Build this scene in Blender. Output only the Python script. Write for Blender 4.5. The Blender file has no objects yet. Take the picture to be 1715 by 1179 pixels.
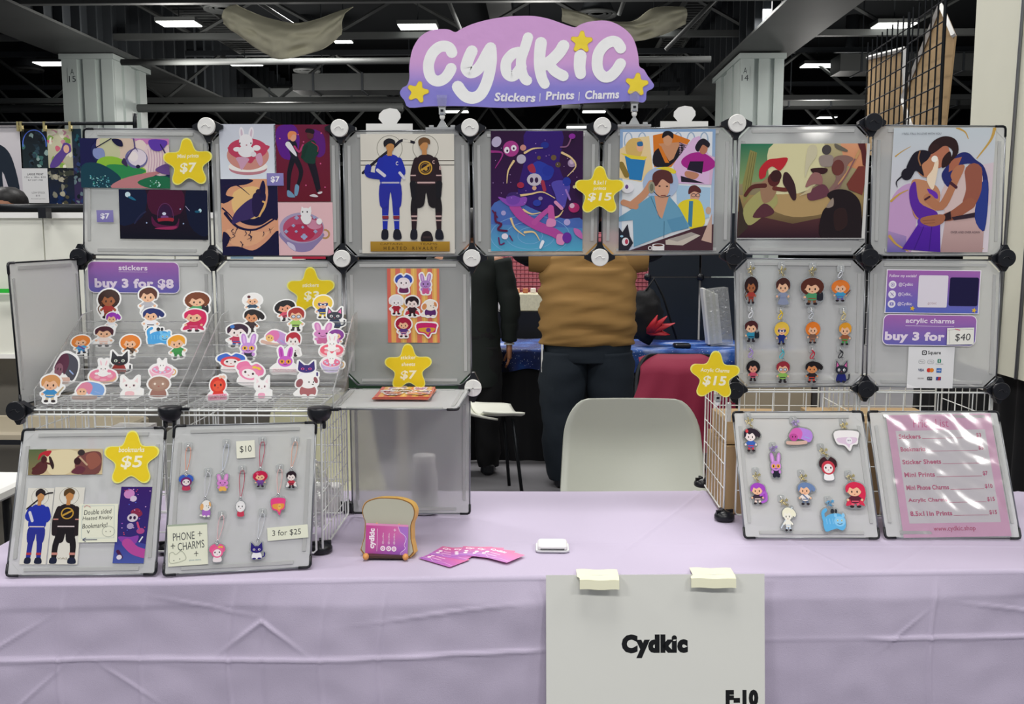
import bpy, math, random
from mathutils import Vector, Matrix, noise
random.seed(7)
PI = math.pi
V = Vector
COL = bpy.context.scene.collection
SC = bpy.context.scene

# ------------------------------------------------------------------ camera, world, lights, exposure
W, H, FPX = 1715, 1179, 1606.0
CAMP = V((0.0047, -2.7271, 1.5442))
cd = bpy.data.cameras.new('camera')
cd.sensor_width = 36.0
cd.lens = FPX / W * 36.0
cd.clip_end = 300
cam = bpy.data.objects.new('camera', cd)
COL.objects.link(cam)
cam.location = CAMP
cam.rotation_euler = (PI / 2 - 0.1152, 0, 0.0277)
SC.camera = cam
CAMR = cam.rotation_euler.to_matrix()

world = bpy.data.worlds.new('hall_air')
SC.world = world
world.use_nodes = True
bg = world.node_tree.nodes['Background']
bg.inputs[0].default_value = (0.80, 0.86, 1.0, 1)
bg.inputs[1].default_value = 0.30
SC.view_settings.view_transform = 'Standard'
SC.view_settings.look = 'None'
SC.view_settings.gamma = 1
SC.view_settings.use_curve_mapping = False
SC.view_settings.exposure = 0.0
SC.cycles.use_denoising = True
SC.cycles.max_bounces = 8
SC.cycles.transparent_max_bounces = 24
SC.cycles.transmission_bounces = 8
SC.cycles.caustics_reflective = False
SC.cycles.caustics_refractive = False
SC.cycles.sample_clamp_indirect = 4

def area(x, y, z, sx, sy, power, col=(1, 0.98, 0.95), tilt=(0, 0, 0)):
    l = bpy.data.lights.new('hall_light', 'AREA')
    l.shape = 'RECTANGLE'
    l.size, l.size_y = sx, sy
    l.energy = power
    l.color = col
    o = bpy.data.objects.new('hall_light', l)
    COL.objects.link(o)
    o.location = (x, y, z)
    o.rotation_euler = tilt
    return o
# rows of ceiling fixtures over the stall, in front of it and behind it
for lx in (-6.3, 0.0, 6.3):
    for ly, pw in ((-6.5, 300), (-1.2, 170), (4.4, 260), (10.5, 170), (20.8, 520)):
        area(lx, ly, 7.0, 2.6, 1.2, pw)
# added fill lights without fixtures, to brighten the trusses and columns
for lx in (-9.0, 0.0, 9.5):
    for ly, pw in ((12, 60), (21.5, 260), (31, 260)):
        l = bpy.data.lights.new('truss_fill_light', 'POINT')
        l.energy = pw
        l.shadow_soft_size = 0.5
        l.color = (1.0, 0.97, 0.92)
        o = bpy.data.objects.new('truss_fill_light', l)
        COL.objects.link(o)
        o.location = (lx, ly, 5.6)

# ------------------------------------------------------------------ helpers
def lin(c):
    if isinstance(c, str):
        c = [int(c[i:i + 2], 16) / 255 for i in (0, 2, 4)]
    return tuple((x / 12.92 if x <= 0.04045 else ((x + 0.055) / 1.055) ** 2.4) for x in c[:3])

def mat(name, col, rough=0.5, metal=0.0, spec=0.5, emit=None, estr=0, trans=0, ior=1.45, bump=0, bscale=200, coat=0, var=0, vscale=8, alpha=1):
    m = bpy.data.materials.new(name)
    m.use_nodes = True
    nt = m.node_tree
    b = nt.nodes['Principled BSDF']
    c = lin(col) + (1,)
    b.inputs['Base Color'].default_value = c
    b.inputs['Roughness'].default_value = rough
    b.inputs['Metallic'].default_value = metal
    b.inputs['Specular IOR Level'].default_value = spec
    b.inputs['IOR'].default_value = ior
    b.inputs['Transmission Weight'].default_value = trans
    b.inputs['Coat Weight'].default_value = coat
    b.inputs['Alpha'].default_value = alpha
    if emit:
        b.inputs['Emission Color'].default_value = lin(emit) + (1,)
        b.inputs['Emission Strength'].default_value = estr
    if bump or var:
        tc = nt.nodes.new('ShaderNodeTexCoord')
        n = nt.nodes.new('ShaderNodeTexNoise')
        nt.links.new(tc.outputs['Object'], n.inputs['Vector'])
        if bump:
            n.inputs['Scale'].default_value = bscale
            bn = nt.nodes.new('ShaderNodeBump')
            bn.inputs['Strength'].default_value = bump
            bn.inputs['Distance'].default_value = 0.002
            nt.links.new(n.outputs['Fac'], bn.inputs['Height'])
            nt.links.new(bn.outputs['Normal'], b.inputs['Normal'])
        if var:
            n2 = nt.nodes.new('ShaderNodeTexNoise')
            n2.inputs['Scale'].default_value = vscale
            n2.inputs['Detail'].default_value = 5
            nt.links.new(tc.outputs['Object'], n2.inputs['Vector'])
            mx = nt.nodes.new('ShaderNodeMix')
            mx.data_type = 'RGBA'
            mx.inputs['A'].default_value = tuple(x * (1 - var) for x in c[:3]) + (1,)
            mx.inputs['B'].default_value = tuple(min(1, x * (1 + var)) for x in c[:3]) + (1,)
            nt.links.new(n2.outputs['Fac'], mx.inputs['Factor'])
            nt.links.new(mx.outputs['Result'], b.inputs['Base Color'])
    return m

def print_mat(name, rough, coat=0.0, bump=0.0, bscale=30):
    m = mat(name, 'ffffff', rough, coat=coat, bump=bump, bscale=bscale)
    nt = m.node_tree
    a = nt.nodes.new('ShaderNodeAttribute')
    a.attribute_name = 'Col'
    nt.links.new(a.outputs['Color'], nt.nodes['Principled BSDF'].inputs['Base Color'])
    return m

def clear_mat(name, tint=(0.97, 0.98, 0.97), gloss=0.16, rough=0.06, bump=0.0, bscale=20, ior=1.3, diff=None):
    m = bpy.data.materials.new(name)
    m.use_nodes = True
    nt = m.node_tree
    nt.nodes.clear()
    o = nt.nodes.new('ShaderNodeOutputMaterial')
    t = nt.nodes.new('ShaderNodeBsdfTransparent')
    t.inputs[0].default_value = tuple(tint) + (1,)
    g = nt.nodes.new('ShaderNodeBsdfGlossy')
    g.inputs['Roughness'].default_value = rough
    d = nt.nodes.new('ShaderNodeBsdfDiffuse')
    d.inputs[0].default_value = (0.85, 0.87, 0.86, 1)
    lw = nt.nodes.new('ShaderNodeLayerWeight')
    lw.inputs['Blend'].default_value = ior - 1
    ma = nt.nodes.new('ShaderNodeMath')
    ma.operation = 'MULTIPLY_ADD'
    ma.inputs[1].default_value = 0.35
    ma.inputs[2].default_value = gloss
    mx = nt.nodes.new('ShaderNodeMixShader')
    mx2 = nt.nodes.new('ShaderNodeMixShader')
    mx2.inputs[0].default_value = gloss * 0.6 if diff is None else diff
    nt.links.new(lw.outputs['Fresnel'], ma.inputs[0])
    nt.links.new(ma.outputs[0], mx.inputs[0])
    nt.links.new(t.outputs[0], mx2.inputs[1])
    nt.links.new(d.outputs[0], mx2.inputs[2])
    nt.links.new(mx2.outputs[0], mx.inputs[1])
    nt.links.new(g.outputs[0], mx.inputs[2])
    if bump:
        tc = nt.nodes.new('ShaderNodeTexCoord')
        n = nt.nodes.new('ShaderNodeTexNoise')
        n.inputs['Scale'].default_value = bscale
        bn = nt.nodes.new('ShaderNodeBump')
        bn.inputs['Strength'].default_value = bump
        bn.inputs['Distance'].default_value = 0.01
        nt.links.new(tc.outputs['Object'], n.inputs['Vector'])
        nt.links.new(n.outputs['Fac'], bn.inputs['Height'])
        nt.links.new(bn.outputs['Normal'], g.inputs['Normal'])
    nt.links.new(mx.outputs[0], o.inputs[0])
    return m

def frost_mat(name, col, fac, rough=0.35, tcol=(0.9, 0.92, 0.91), tl_fac=0.22):
    m = bpy.data.materials.new(name)
    m.use_nodes = True
    nt = m.node_tree
    b = nt.nodes['Principled BSDF']
    b.inputs['Base Color'].default_value = lin(col) + (1,)
    b.inputs['Roughness'].default_value = 0.38
    o = nt.nodes['Material Output']
    tl = nt.nodes.new('ShaderNodeBsdfTranslucent')
    tl.inputs[0].default_value = lin(col) + (1,)
    rf = nt.nodes.new('ShaderNodeBsdfRefraction')
    rf.inputs['Roughness'].default_value = rough
    rf.inputs['IOR'].default_value = 1.12
    rf.inputs[0].default_value = tcol + (1,)
    m1 = nt.nodes.new('ShaderNodeMixShader')
    m1.inputs[0].default_value = tl_fac
    m2 = nt.nodes.new('ShaderNodeMixShader')
    m2.inputs[0].default_value = fac
    nt.links.new(b.outputs[0], m1.inputs[1])
    nt.links.new(tl.outputs[0], m1.inputs[2])
    nt.links.new(rf.outputs[0], m2.inputs[1])
    nt.links.new(m1.outputs[0], m2.inputs[2])
    nt.links.new(m2.outputs[0], o.inputs[0])
    return m

M = dict(
    frost=frost_mat('frosted_plastic', 'f3f5f3', 0.38, .2, (1, 1, 1)),
    frost3=frost_mat('frosted_plastic_half_lit', 'f4f6f5', 0.50, .2, (1, 1, 1), .1),  # same plastic in a whiter copy, light behind the panels mixed into it
    frost2=frost_mat('frosted_plastic_lit', 'f4f6f5', 0.62, .25, (1, 1, 1), .1),  # same plastic, whitest copy, imitating light that shines through the panels
    strip=frost_mat('ribbed_strip_plastic', 'f4f5f3', 0.62),
    clear=clear_mat('clear_acrylic', tint=(1, 1, 1), gloss=0.04, diff=0.10),
    clearedge=clear_mat('clear_acrylic_edge', gloss=0.2, rough=0.15, diff=0.45),
    plate=clear_mat('charm_acrylic', gloss=0.2),
    sleeve=clear_mat('plastic_sleeve', tint=(1, 1, 1), gloss=0.11, rough=0.2, bump=0.8, bscale=7),
    bag=clear_mat('plastic_bag', diff=0.22, gloss=0.16, rough=0.15, bump=1.0, bscale=40),
    print=print_mat('printed_paper', 0.45),
    gloss=print_mat('glossy_print', 0.22),
    paperc=print_mat('crinkled_print', 0.38, bump=0.5, bscale=28),
    white=mat('white_plastic', 'f2f2ef', 0.35),
    cap=mat('white_cap_plastic', 'e9e9e5', 0.45, bump=0.3, bscale=60),
    black=mat('black_plastic', '14161c', 0.35),
    dark=mat('dark_metal', '1d2024', 0.4, 0.6),
    rod=mat('grey_rod_metal', '8d9094', 0.35, 0.7),
    wire=mat('white_coated_wire', 'ecefec', 0.35),
    cloth=mat('lilac_tablecloth_fabric', 'c3b9cf', 0.9, spec=0.15, bump=0.25, bscale=500),
    paper=mat('white_paper', 'eeeeea', 0.6),
    masking=mat('cream_masking_tape', 'e9e8cc', 0.6),
    skin=mat('skin', '9c6b4e', 0.5), skin2=mat('deep_skin', '7d4e38', 0.5),
    hair=mat('black_hair', '0d0c0e', 0.5, bump=0.6, bscale=80),
    brown=mat('brown_shirt_fabric', '9c7844', 0.85, bump=0.3, bscale=300),
    slate=mat('dark_slate_fabric', '16202a', 0.85, bump=0.3, bscale=300),
    greenblack=mat('dark_green_black_fabric', '121a18', 0.8, bump=0.3, bscale=250),
    blackf=mat('black_fabric', '0b0c10', 0.8),
    burg=mat('burgundy_fabric', '7d1535', 0.8, bump=0.3, bscale=300),
    shell=mat('grey_green_chair_plastic', 'c3c7bb', 0.42, bump=0.1, bscale=400),
    colm=mat('pale_grey_painted_metal', 'b4bdb9', 0.5, var=0.05, vscale=1),
    steel=mat('dark_ceiling_steel', '33373b', 0.7, var=0.3, vscale=0.7),
    steel2=mat('brown_grey_duct_metal', '4e504f', 0.55, var=0.25, vscale=0.8),
    deck=mat('black_ceiling_deck', '101418', 0.9),
    lamp=mat('lit_panel', 'ffffff', 0.5, emit='fbfff8', estr=3.5),
    linen=mat('natural_linen', 'bcb9a2', 1.0, spec=0.0, bump=0.3, bscale=90),
    cream=mat('cream_wall_board', 'dcdccb', 0.6, var=0.03),
    floor=mat('grey_concrete', '77767a', 0.6, var=0.15, vscale=2),
    card=mat('cardboard', 'b1946c', 0.8, var=0.12, vscale=6),
    board=mat('white_display_board', 'e6e7dc', 0.45),
    gold=mat('gold_metal', 'd9c98c', 0.25, 0.9), silver=mat('silver_metal', 'd5d8dc', 0.2, 0.9),
    bread=mat('bread_face', 'b9b8a6', 0.55), crust=mat('bread_crust', 'e0b25a', 0.5), crust2=mat('crust_edge', '8c6238', 0.5),
    tan=mat('tan_knob', 'd99a55', 0.45),
    galaxy=mat('galaxy_cloth', '0d1f4f', 0.5), pink=mat('pink_mesh_board', 'd87a84', 0.7),
)
def galaxy_nodes():
    m = M['galaxy']
    nt = m.node_tree
    b = nt.nodes['Principled BSDF']
    tc = nt.nodes.new('ShaderNodeTexCoord')
    n = nt.nodes.new('ShaderNodeTexNoise')
    n.inputs['Scale'].default_value = 3.5
    n.inputs['Detail'].default_value = 6
    r = nt.nodes.new('ShaderNodeValToRGB')
    e = r.color_ramp.elements
    e[0].position, e[0].color = 0.35, lin('05081c') + (1,)
    e[1].position, e[1].color = 0.72, lin('b9c4e8') + (1,)
    for p, c in ((0.5, '12307a'), (0.6, '2d5fae')):
        x = e.new(p)
        x.color = lin(c) + (1,)
    v = nt.nodes.new('ShaderNodeTexVoronoi')
    v.inputs['Scale'].default_value = 60
    lt = nt.nodes.new('ShaderNodeMath')
    lt.operation = 'LESS_THAN'
    lt.inputs[1].default_value = 0.14
    mx = nt.nodes.new('ShaderNodeMix')
    mx.data_type = 'RGBA'
    mx.inputs['B'].default_value = (0.7, 0.8, 1, 1)
    nt.links.new(tc.outputs['Object'], n.inputs['Vector'])
    nt.links.new(tc.outputs['Object'], v.inputs['Vector'])
    nt.links.new(n.outputs['Fac'], r.inputs[0])
    nt.links.new(v.outputs['Distance'], lt.inputs[0])
    nt.links.new(lt.outputs[0], mx.inputs['Factor'])
    nt.links.new(r.outputs[0], mx.inputs['A'])
    nt.links.new(mx.outputs['Result'], b.inputs['Base Color'])
galaxy_nodes()
_cm = {}
def cmat(hexcol, rough=0.45, metal=0.0):
    k = (hexcol, rough, metal)
    if k not in _cm:
        _cm[k] = mat('tinted_plastic', hexcol, rough, metal)
    return _cm[k]

def ray(px, py):
    d = CAMR @ V(((px - W / 2) / FPX, -(py - H / 2) / FPX, -1))
    return d.normalized()
def hit(px, py, p0, n):
    d = ray(px, py)
    return CAMP + d * ((V(p0) - CAMP).dot(V(n)) / d.dot(V(n)))
def hy(px, py, y):            # on the vertical plane at depth y
    return hit(px, py, (0, y, 0), (0, 1, 0))
def hz(px, py, z):            # on the horizontal plane at height z
    return hit(px, py, (0, 0, z), (0, 0, 1))

class G:
    """collects geometry (world or local coordinates) and links it as ONE mesh object"""
    def __init__(s):
        s.v, s.f, s.c, s.sm = [], [], [], []
    def add(s, vs, fs, smooth=False):
        b = len(s.v)
        s.v += [V(p) for p in vs]
        s.f += [[b + i for i in f] for f in fs]
        s.sm += [smooth] * len(fs)
        return s
    def box(s, c, d, R=None):
        c = V(c)
        x, y, z = [k / 2 for k in d]
        p = [V((i, j, k)) for i in (-x, x) for j in (-y, y) for k in (-z, z)]
        if R is not None:
            p = [R @ q for q in p]
        return s.add([c + q for q in p], [(0, 1, 3, 2), (4, 6, 7, 5), (0, 4, 5, 1), (2, 3, 7, 6), (0, 2, 6, 4), (1, 5, 7, 3)])
    def bbox2(s, a, b):
        a, b = V(a), V(b)
        return s.box((a + b) / 2, [abs(b[i] - a[i]) for i in range(3)])
    def rbox(s, c, d, r, R=None, seg=3):
        """box with rounded vertical edges and softened rims"""
        x, y, z = d[0] / 2, d[1] / 2, d[2] / 2
        out = []
        for cx, cy, a0 in ((x - r, y - r, 0), (-x + r, y - r, 90), (-x + r, -y + r, 180), (x - r, -y + r, 270)):
            for k in range(seg + 1):
                a = math.radians(a0 + 90 * k / seg)
                out.append((cx + r * math.cos(a), cy + r * math.sin(a), math.cos(a), math.sin(a)))
        e = min(r, z) * 0.5
        rings = [(-z, -e), (-z + e, 0), (z - e, 0), (z, -e)]
        vs = []
        for zz, o in rings:
            for a in out:
                vs.append(V((a[0] + a[2] * o, a[1] + a[3] * o, zz)))
        if R is not None:
            vs = [R @ q for q in vs]
        vs = [V(c) + q for q in vs]
        n = len(out)
        fs = [[j * n + i, j * n + (i + 1) % n, (j + 1) * n + (i + 1) % n, (j + 1) * n + i] for j in range(3) for i in range(n)]
        fs += [list(range(n))[::-1], list(range(3 * n, 4 * n))]
        return s.add(vs, fs)
    def tube(s, pts, r, n=6, closed=False, caps=True):
        pts = [V(p) for p in pts]
        m = len(pts)
        rs = r if isinstance(r, (list, tuple)) else [r] * m
        vs = []
        up = None
        for i, p in enumerate(pts):
            a = pts[(i - 1) % m] if (closed or i > 0) else p
            b = pts[(i + 1) % m] if (closed or i < m - 1) else p
            t = (b - a).normalized()
            if up is None:
                up = V((0, 0, 1)) if abs(t.z) < 0.9 else V((1, 0, 0))
            x = t.cross(up).normalized()
            y = x.cross(t).normalized()
            up = y
            for k in range(n):
                q = 2 * PI * k / n
                vs.append(p + (x * math.cos(q) + y * math.sin(q)) * rs[i])
        fs = []
        for i in range(m if closed else m - 1):
            j = (i + 1) % m
            for k in range(n):
                fs.append((i * n + k, i * n + (k + 1) % n, j * n + (k + 1) % n, j * n + k))
        if caps and not closed:
            fs += [list(range(n))[::-1], list(range((m - 1) * n, m * n))]
        return s.add(vs, fs, n > 4)
    def loft(s, rings, caps=True, smooth=True):
        n = len(rings[0])
        vs = [p for r in rings for p in r]
        fs = [(i * n + k, i * n + (k + 1) % n, (i + 1) * n + (k + 1) % n, (i + 1) * n + k) for i in range(len(rings) - 1) for k in range(n)]
        if caps:
            fs += [list(range(n))[::-1], list(range((len(rings) - 1) * n, len(rings) * n))]
        return s.add(vs, fs, smooth)
    def lathe(s, c, prof, n=20, axis='z', R=None, smooth=True):
        c = V(c)
        rings = []
        for r, z in prof:
            ring = []
            for k in range(n):
                a = 2 * PI * k / n
                q = V((r * math.cos(a), r * math.sin(a), z))
                if axis == 'y':
                    q = V((q.x, -q.z, q.y))
                if R is not None:
                    q = R @ q
                ring.append(c + q)
            rings.append(ring)
        return s.loft(rings, smooth=smooth)
    def ell(s, c, r, n=14, m=9, R=None):
        c = V(c)
        rings = []
        for j in range(m + 1):
            t = PI * (0.02 + 0.96 * j / m) - PI / 2
            ring = []
            for k in range(n):
                a = 2 * PI * k / n
                q = V((r[0] * math.cos(t) * math.cos(a), r[1] * math.cos(t) * math.sin(a), r[2] * math.sin(t)))
                ring.append(c + (R @ q if R is not None else q))
            rings.append(ring)
        return s.loft(rings)
    def prism(s, out, z0, z1, Mx=None):
        n = len(out)
        vs = [V((p[0], p[1], z0)) for p in out] + [V((p[0], p[1], z1)) for p in out]
        if Mx is not None:
            vs = [Mx @ q for q in vs]
        fs = [list(range(n))[::-1], list(range(n, 2 * n))] + [(i, (i + 1) % n, n + (i + 1) % n, n + i) for i in range(n)]
        return s.add(vs, fs)
    def grid(s, fn, nu, nv, smooth=True):
        vs = [fn(i / nu, j / nv) for j in range(nv + 1) for i in range(nu + 1)]
        w = nu + 1
        return s.add(vs, [(j * w + i, j * w + i + 1, (j + 1) * w + i + 1, (j + 1) * w + i) for j in range(nv) for i in range(nu)], smooth)
    def build(s, name, m, parent=None, local=False, origin=None):
        me = bpy.data.meshes.new(name)
        vs = s.v
        base = None
        if parent is not None:
            if not local:
                inv = WM[parent.name].inverted()
                vs = [inv @ p for p in vs]
        else:
            if origin is None:
                xs = [p.x for p in vs]; ys = [p.y for p in vs]; zs = [p.z for p in vs]
                origin = V(((min(xs) + max(xs)) / 2, (min(ys) + max(ys)) / 2, min(zs)))
            base = Matrix.Translation(V(origin))
            vs = [p - V(origin) for p in vs]
        me.from_pydata([tuple(p) for p in vs], [], s.f)
        me.polygons.foreach_set('use_smooth', s.sm)
        me.materials.append(M[m] if isinstance(m, str) else m)
        me.update()
        o = bpy.data.objects.new(name, me)
        COL.objects.link(o)
        if parent is not None:
            o.parent = parent
            WM[o.name] = WM[parent.name]
        else:
            o.matrix_world = base
            WM[o.name] = base
        return o
WM = {}

def tag(o, label, cat, group=None, kind=None):
    o['label'] = label
    o['category'] = cat
    if group:
        o['group'] = group
    if kind:
        o['kind'] = kind
    return o
def thing(name, label, cat, loc=(0, 0, 0), group=None, Mx=None):
    o = bpy.data.objects.new(name, None)
    o.empty_display_size = 0.05
    COL.objects.link(o)
    mx = Mx if Mx is not None else Matrix.Translation(V(loc))
    o.matrix_world = mx
    WM[o.name] = mx.copy()
    return tag(o, label, cat, group)
def struct(g, name, m, **k):
    o = g.build(name, m, **k)
    if o.parent is None:
        o['kind'] = 'structure'
    return o
def frame(o, ux, uy):
    ux = V(ux).normalized()
    n = ux.cross(V(uy)).normalized()
    uy = n.cross(ux)
    mx = Matrix.Identity(4)
    for i in range(3):
        mx[i][0], mx[i][1], mx[i][2], mx[i][3] = ux[i], uy[i], n[i], V(o)[i]
    return mx
def catmull(pts, closed=True, k=5):
    n = len(pts)
    out = []
    rng = range(n) if closed else range(n - 1)
    for i in rng:
        g = (lambda j: pts[j % n]) if closed else (lambda j: pts[max(0, min(n - 1, j))])
        p0, p1, p2, p3 = g(i - 1), g(i), g(i + 1), g(i + 2)
        for q in range(k):
            t = q / k
            out.append(tuple(0.5 * (2 * p1[a] + (p2[a] - p0[a]) * t + (2 * p0[a] - 5 * p1[a] + 4 * p2[a] - p3[a]) * t * t + (3 * p1[a] - p0[a] - 3 * p2[a] + p3[a]) * t ** 3) for a in range(len(p1))))
    if not closed:
        out.append(tuple(pts[-1]))
    return out

# ------------------------------------------------------------------ flat printed art as layered vector shapes
_txt = {}
def text_mesh(s, bold=0.0, shear=0.0):
    k = (s, bold, shear)
    if k in _txt:
        return _txt[k]
    c = bpy.data.curves.new('t', 'FONT')
    c.body = s
    c.offset = bold
    c.shear = shear
    c.space_character = 1 + bold * 1.7
    c.resolution_u = 3
    o = bpy.data.objects.new('t', c)
    COL.objects.link(o)
    dg = bpy.context.evaluated_depsgraph_get()
    me = o.evaluated_get(dg).to_mesh()
    vs = [(v.co.x, v.co.y) for v in me.vertices]
    fs = [tuple(p.vertices) for p in me.polygons]
    o.evaluated_get(dg).to_mesh_clear()
    bpy.data.objects.remove(o)
    bpy.data.curves.remove(c)
    _txt[k] = (vs, fs)
    return _txt[k]

def clip_poly(pts, box):
    x0, y0, x1, y1 = box
    def cl(P, ins, inter):
        out = []
        for i in range(len(P)):
            a, b = P[i - 1], P[i]
            if ins(b):
                if not ins(a):
                    out.append(inter(a, b))
                out.append(b)
            elif ins(a):
                out.append(inter(a, b))
        return out
    def ix(x):
        return lambda a, b: tuple(a[k] + (b[k] - a[k]) * (x - a[0]) / (b[0] - a[0]) for k in range(len(a)))
    def iy(y):
        return lambda a, b: tuple(a[k] + (b[k] - a[k]) * (y - a[1]) / (b[1] - a[1]) for k in range(len(a)))
    for ins, it in ((lambda p: p[0] >= x0, ix(x0)), (lambda p: p[0] <= x1, ix(x1)), (lambda p: p[1] >= y0, iy(y0)), (lambda p: p[1] <= y1, iy(y1))):
        if len(pts) < 3:
            return []
        pts = cl(pts, ins, it)
    return pts

class Art:
    """shapes in the print's own units, y down; every call is one layer"""
    def __init__(s, x0=0, y0=0, x1=1, y1=1, clip=True):
        s.vb = (x0, y0, x1, y1)
        s.clip = clip
        s.L = []
    def shape(s, pts, cols):
        if not isinstance(cols, list):
            cols = [lin(cols)] * len(pts)
        q = [(p[0], p[1]) + tuple(c) for p, c in zip(pts, cols)]
        if s.clip:
            q = clip_poly(q, s.vb)
        if len(q) >= 3:
            s.L.append([q])
        return s
    def poly(s, pts, c):
        return s.shape(pts, c)
    def blob(s, pts, c, k=4):
        return s.shape(catmull(pts, True, k), c)
    def rect(s, x0, y0, x1, y1, c, c2=None):
        cs = c if c2 is None else [lin(c), lin(c), lin(c2), lin(c2)]
        return s.shape([(x0, y0), (x1, y0), (x1, y1), (x0, y1)], cs)
    def rrect(s, x0, y0, x1, y1, r, c, c2=None, k=5):
        pts = []
        for cx, cy, a0 in ((x1 - r, y1 - r, 0), (x0 + r, y1 - r, 90), (x0 + r, y0 + r, 180), (x1 - r, y0 + r, 270)):
            for i in range(k + 1):
                a = math.radians(a0 + 90 * i / k)
                pts.append((cx + r * math.cos(a), cy + r * math.sin(a)))
        return s.vg(pts, c, c2)
    def vg(s, pts, c, c2=None):
        if c2 is None:
            return s.shape(pts, c)
        a, b = lin(c), lin(c2)
        ys = [p[1] for p in pts]
        lo, hi = min(ys), max(ys)
        return s.shape(pts, [tuple(a[k] + (b[k] - a[k]) * (y - lo) / (hi - lo) for k in range(3)) for y in ys])
    def ell(s, cx, cy, rx, ry, c, rot=0, n=18):
        a = math.radians(rot)
        return s.shape([(cx + rx * math.cos(t) * math.cos(a) - ry * math.sin(t) * math.sin(a), cy + rx * math.cos(t) * math.sin(a) + ry * math.sin(t) * math.cos(a)) for t in [2 * PI * i / n for i in range(n)]], c)
    def ring(s, cx, cy, rx, ry, w, c, n=28, a0=0, a1=360):
        return s.line([(cx + rx * math.cos(math.radians(a0 + (a1 - a0) * i / n)), cy + ry * math.sin(math.radians(a0 + (a1 - a0) * i / n))) for i in range(n + 1)], w, c, sm=False, cap=False)
    def line(s, pts, w, c, sm=True, cap=True, w2=None):
        if sm and len(pts) > 2:
            pts = catmull(pts, False, 5)
        n = len(pts)
        L, R = [], []
        for i, p in enumerate(pts):
            a, b = pts[max(0, i - 1)], pts[min(n - 1, i + 1)]
            dx, dy = b[0] - a[0], b[1] - a[1]
            d = math.hypot(dx, dy) or 1
            ww = w if w2 is None else w + (w2 - w) * i / (n - 1)
            L.append((p[0] - dy / d * ww / 2, p[1] + dx / d * ww / 2))
            R.append((p[0] + dy / d * ww / 2, p[1] - dx / d * ww / 2))
        col = lin(c)
        lay = []
        def put(q):
            q = [(x, y) + col for x, y in q]
            if s.clip:
                q = clip_poly(q, s.vb)
            if len(q) >= 3:
                lay.append(q)
        for i in range(n - 1):
            put([L[i], L[i + 1], R[i + 1], R[i]])
        if lay:
            s.L.append(lay)
        if cap:
            for p, ww in ((pts[0], w), (pts[-1], w if w2 is None else w2)):
                s.ell(p[0], p[1], ww / 2, ww / 2, c, n=12)
        return s
    def text(s, t, x0, y0, x1, y1, c, bold=0.0, shear=0.0, rot=0):
        vs, fs = text_mesh(t, bold, shear)
        ax, bx = min(v[0] for v in vs), max(v[0] for v in vs)
        ay, by = min(v[1] for v in vs), max(v[1] for v in vs)
        col = lin(c)
        r = math.radians(rot)
        mx, my = (x0 + x1) / 2, (y0 + y1) / 2
        P = []
        for v in vs:
            X = x0 + (v[0] - ax) / (bx - ax) * (x1 - x0) - mx
            Y = y1 - (v[1] - ay) / (by - ay) * (y1 - y0) - my
            P.append((mx + X * math.cos(r) - Y * math.sin(r), my + X * math.sin(r) + Y * math.cos(r)) + col)
        s.L.append([[P[i] for i in f] for f in fs])
        return s
    def outline(s, grow, n=72):
        """smooth die-cut outline around everything drawn"""
        pts = []
        for lay in s.L:
            for q in lay:
                for i in range(len(q)):
                    a, b = q[i - 1], q[i]
                    k = max(1, int(math.hypot(b[0] - a[0], b[1] - a[1]) / 0.03))
                    for j in range(k):
                        pts.append((a[0] + (b[0] - a[0]) * j / k, a[1] + (b[1] - a[1]) * j / k))
        cx = (min(p[0] for p in pts) + max(p[0] for p in pts)) / 2
        cy = (min(p[1] for p in pts) + max(p[1] for p in pts)) / 2
        R = [0.02] * n
        for x, y in pts:
            a = math.atan2(y - cy, x - cx)
            d = math.hypot(x - cx, y - cy)
            i = int((a + PI) / (2 * PI) * n) % n
            for j in (-1, 0, 1):
                R[(i + j) % n] = max(R[(i + j) % n], d - abs(j) * 0.01)
        R = [max(R[i], (R[i - 1] + R[(i + 1) % n]) / 2 * 0.96) for i in range(n)]
        out = []
        for i in range(n):
            a = (i + 0.5) / n * 2 * PI - PI
            d = R[i] + grow
            out.append((cx + d * math.cos(a), cy + d * math.sin(a)))
        return out
    def build(s, name, Mx, w, h, parent=None, base='f4f4f2', thick=0.0006, m='print', outline=None, dz=3e-5, skew=None, plate=False):
        """Mx: frame whose origin is the print's centre"""
        x0, y0, x1, y1 = s.vb
        sx, sy = w / (x1 - x0), h / (y1 - y0)
        def T(p):
            X, Y = (p[0] - (x0 + x1) / 2) * sx, -(p[1] - (y0 + y1) / 2) * sy
            if skew:
                X += skew * Y
            return X, Y
        vs, fs, cs = [], [], []
        if base:
            o = outline or [(x0, y0), (x1, y0), (x1, y1), (x0, y1)]
            o = [T(p) for p in o]
            n = len(o)
            vs += [(p[0], p[1], 0) for p in o] + [(p[0], p[1], thick) for p in o]
            fs += [list(range(n)), list(range(n, 2 * n))[::-1]] + [[i, n + i, n + (i + 1) % n, (i + 1) % n] for i in range(n)]
            cs += [lin(base)] * sum(len(f) for f in fs)
        z = thick + dz
        for lay in s.L:
            for q in lay:
                b = len(vs)
                vs += [(*T(p), z) for p in q]
                fs.append(list(range(b, b + len(q)))[::-1])
                cs += [tuple(p[2:5]) for p in q][::-1]
            z += dz
        # keep normals toward +z
        me = bpy.data.meshes.new(name)
        mx = Mx
        if parent is not None:
            mx = WM[parent.name].inverted() @ Mx
            me.from_pydata([tuple(mx @ V(p)) for p in vs], [], fs)
        else:
            me.from_pydata(vs, [], fs)
        at = me.color_attributes.new('Col', 'FLOAT_COLOR', 'CORNER')
        flat = []
        for c in cs:
            flat += [c[0], c[1], c[2], 1.0]
        at.data.foreach_set('color', flat)
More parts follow.
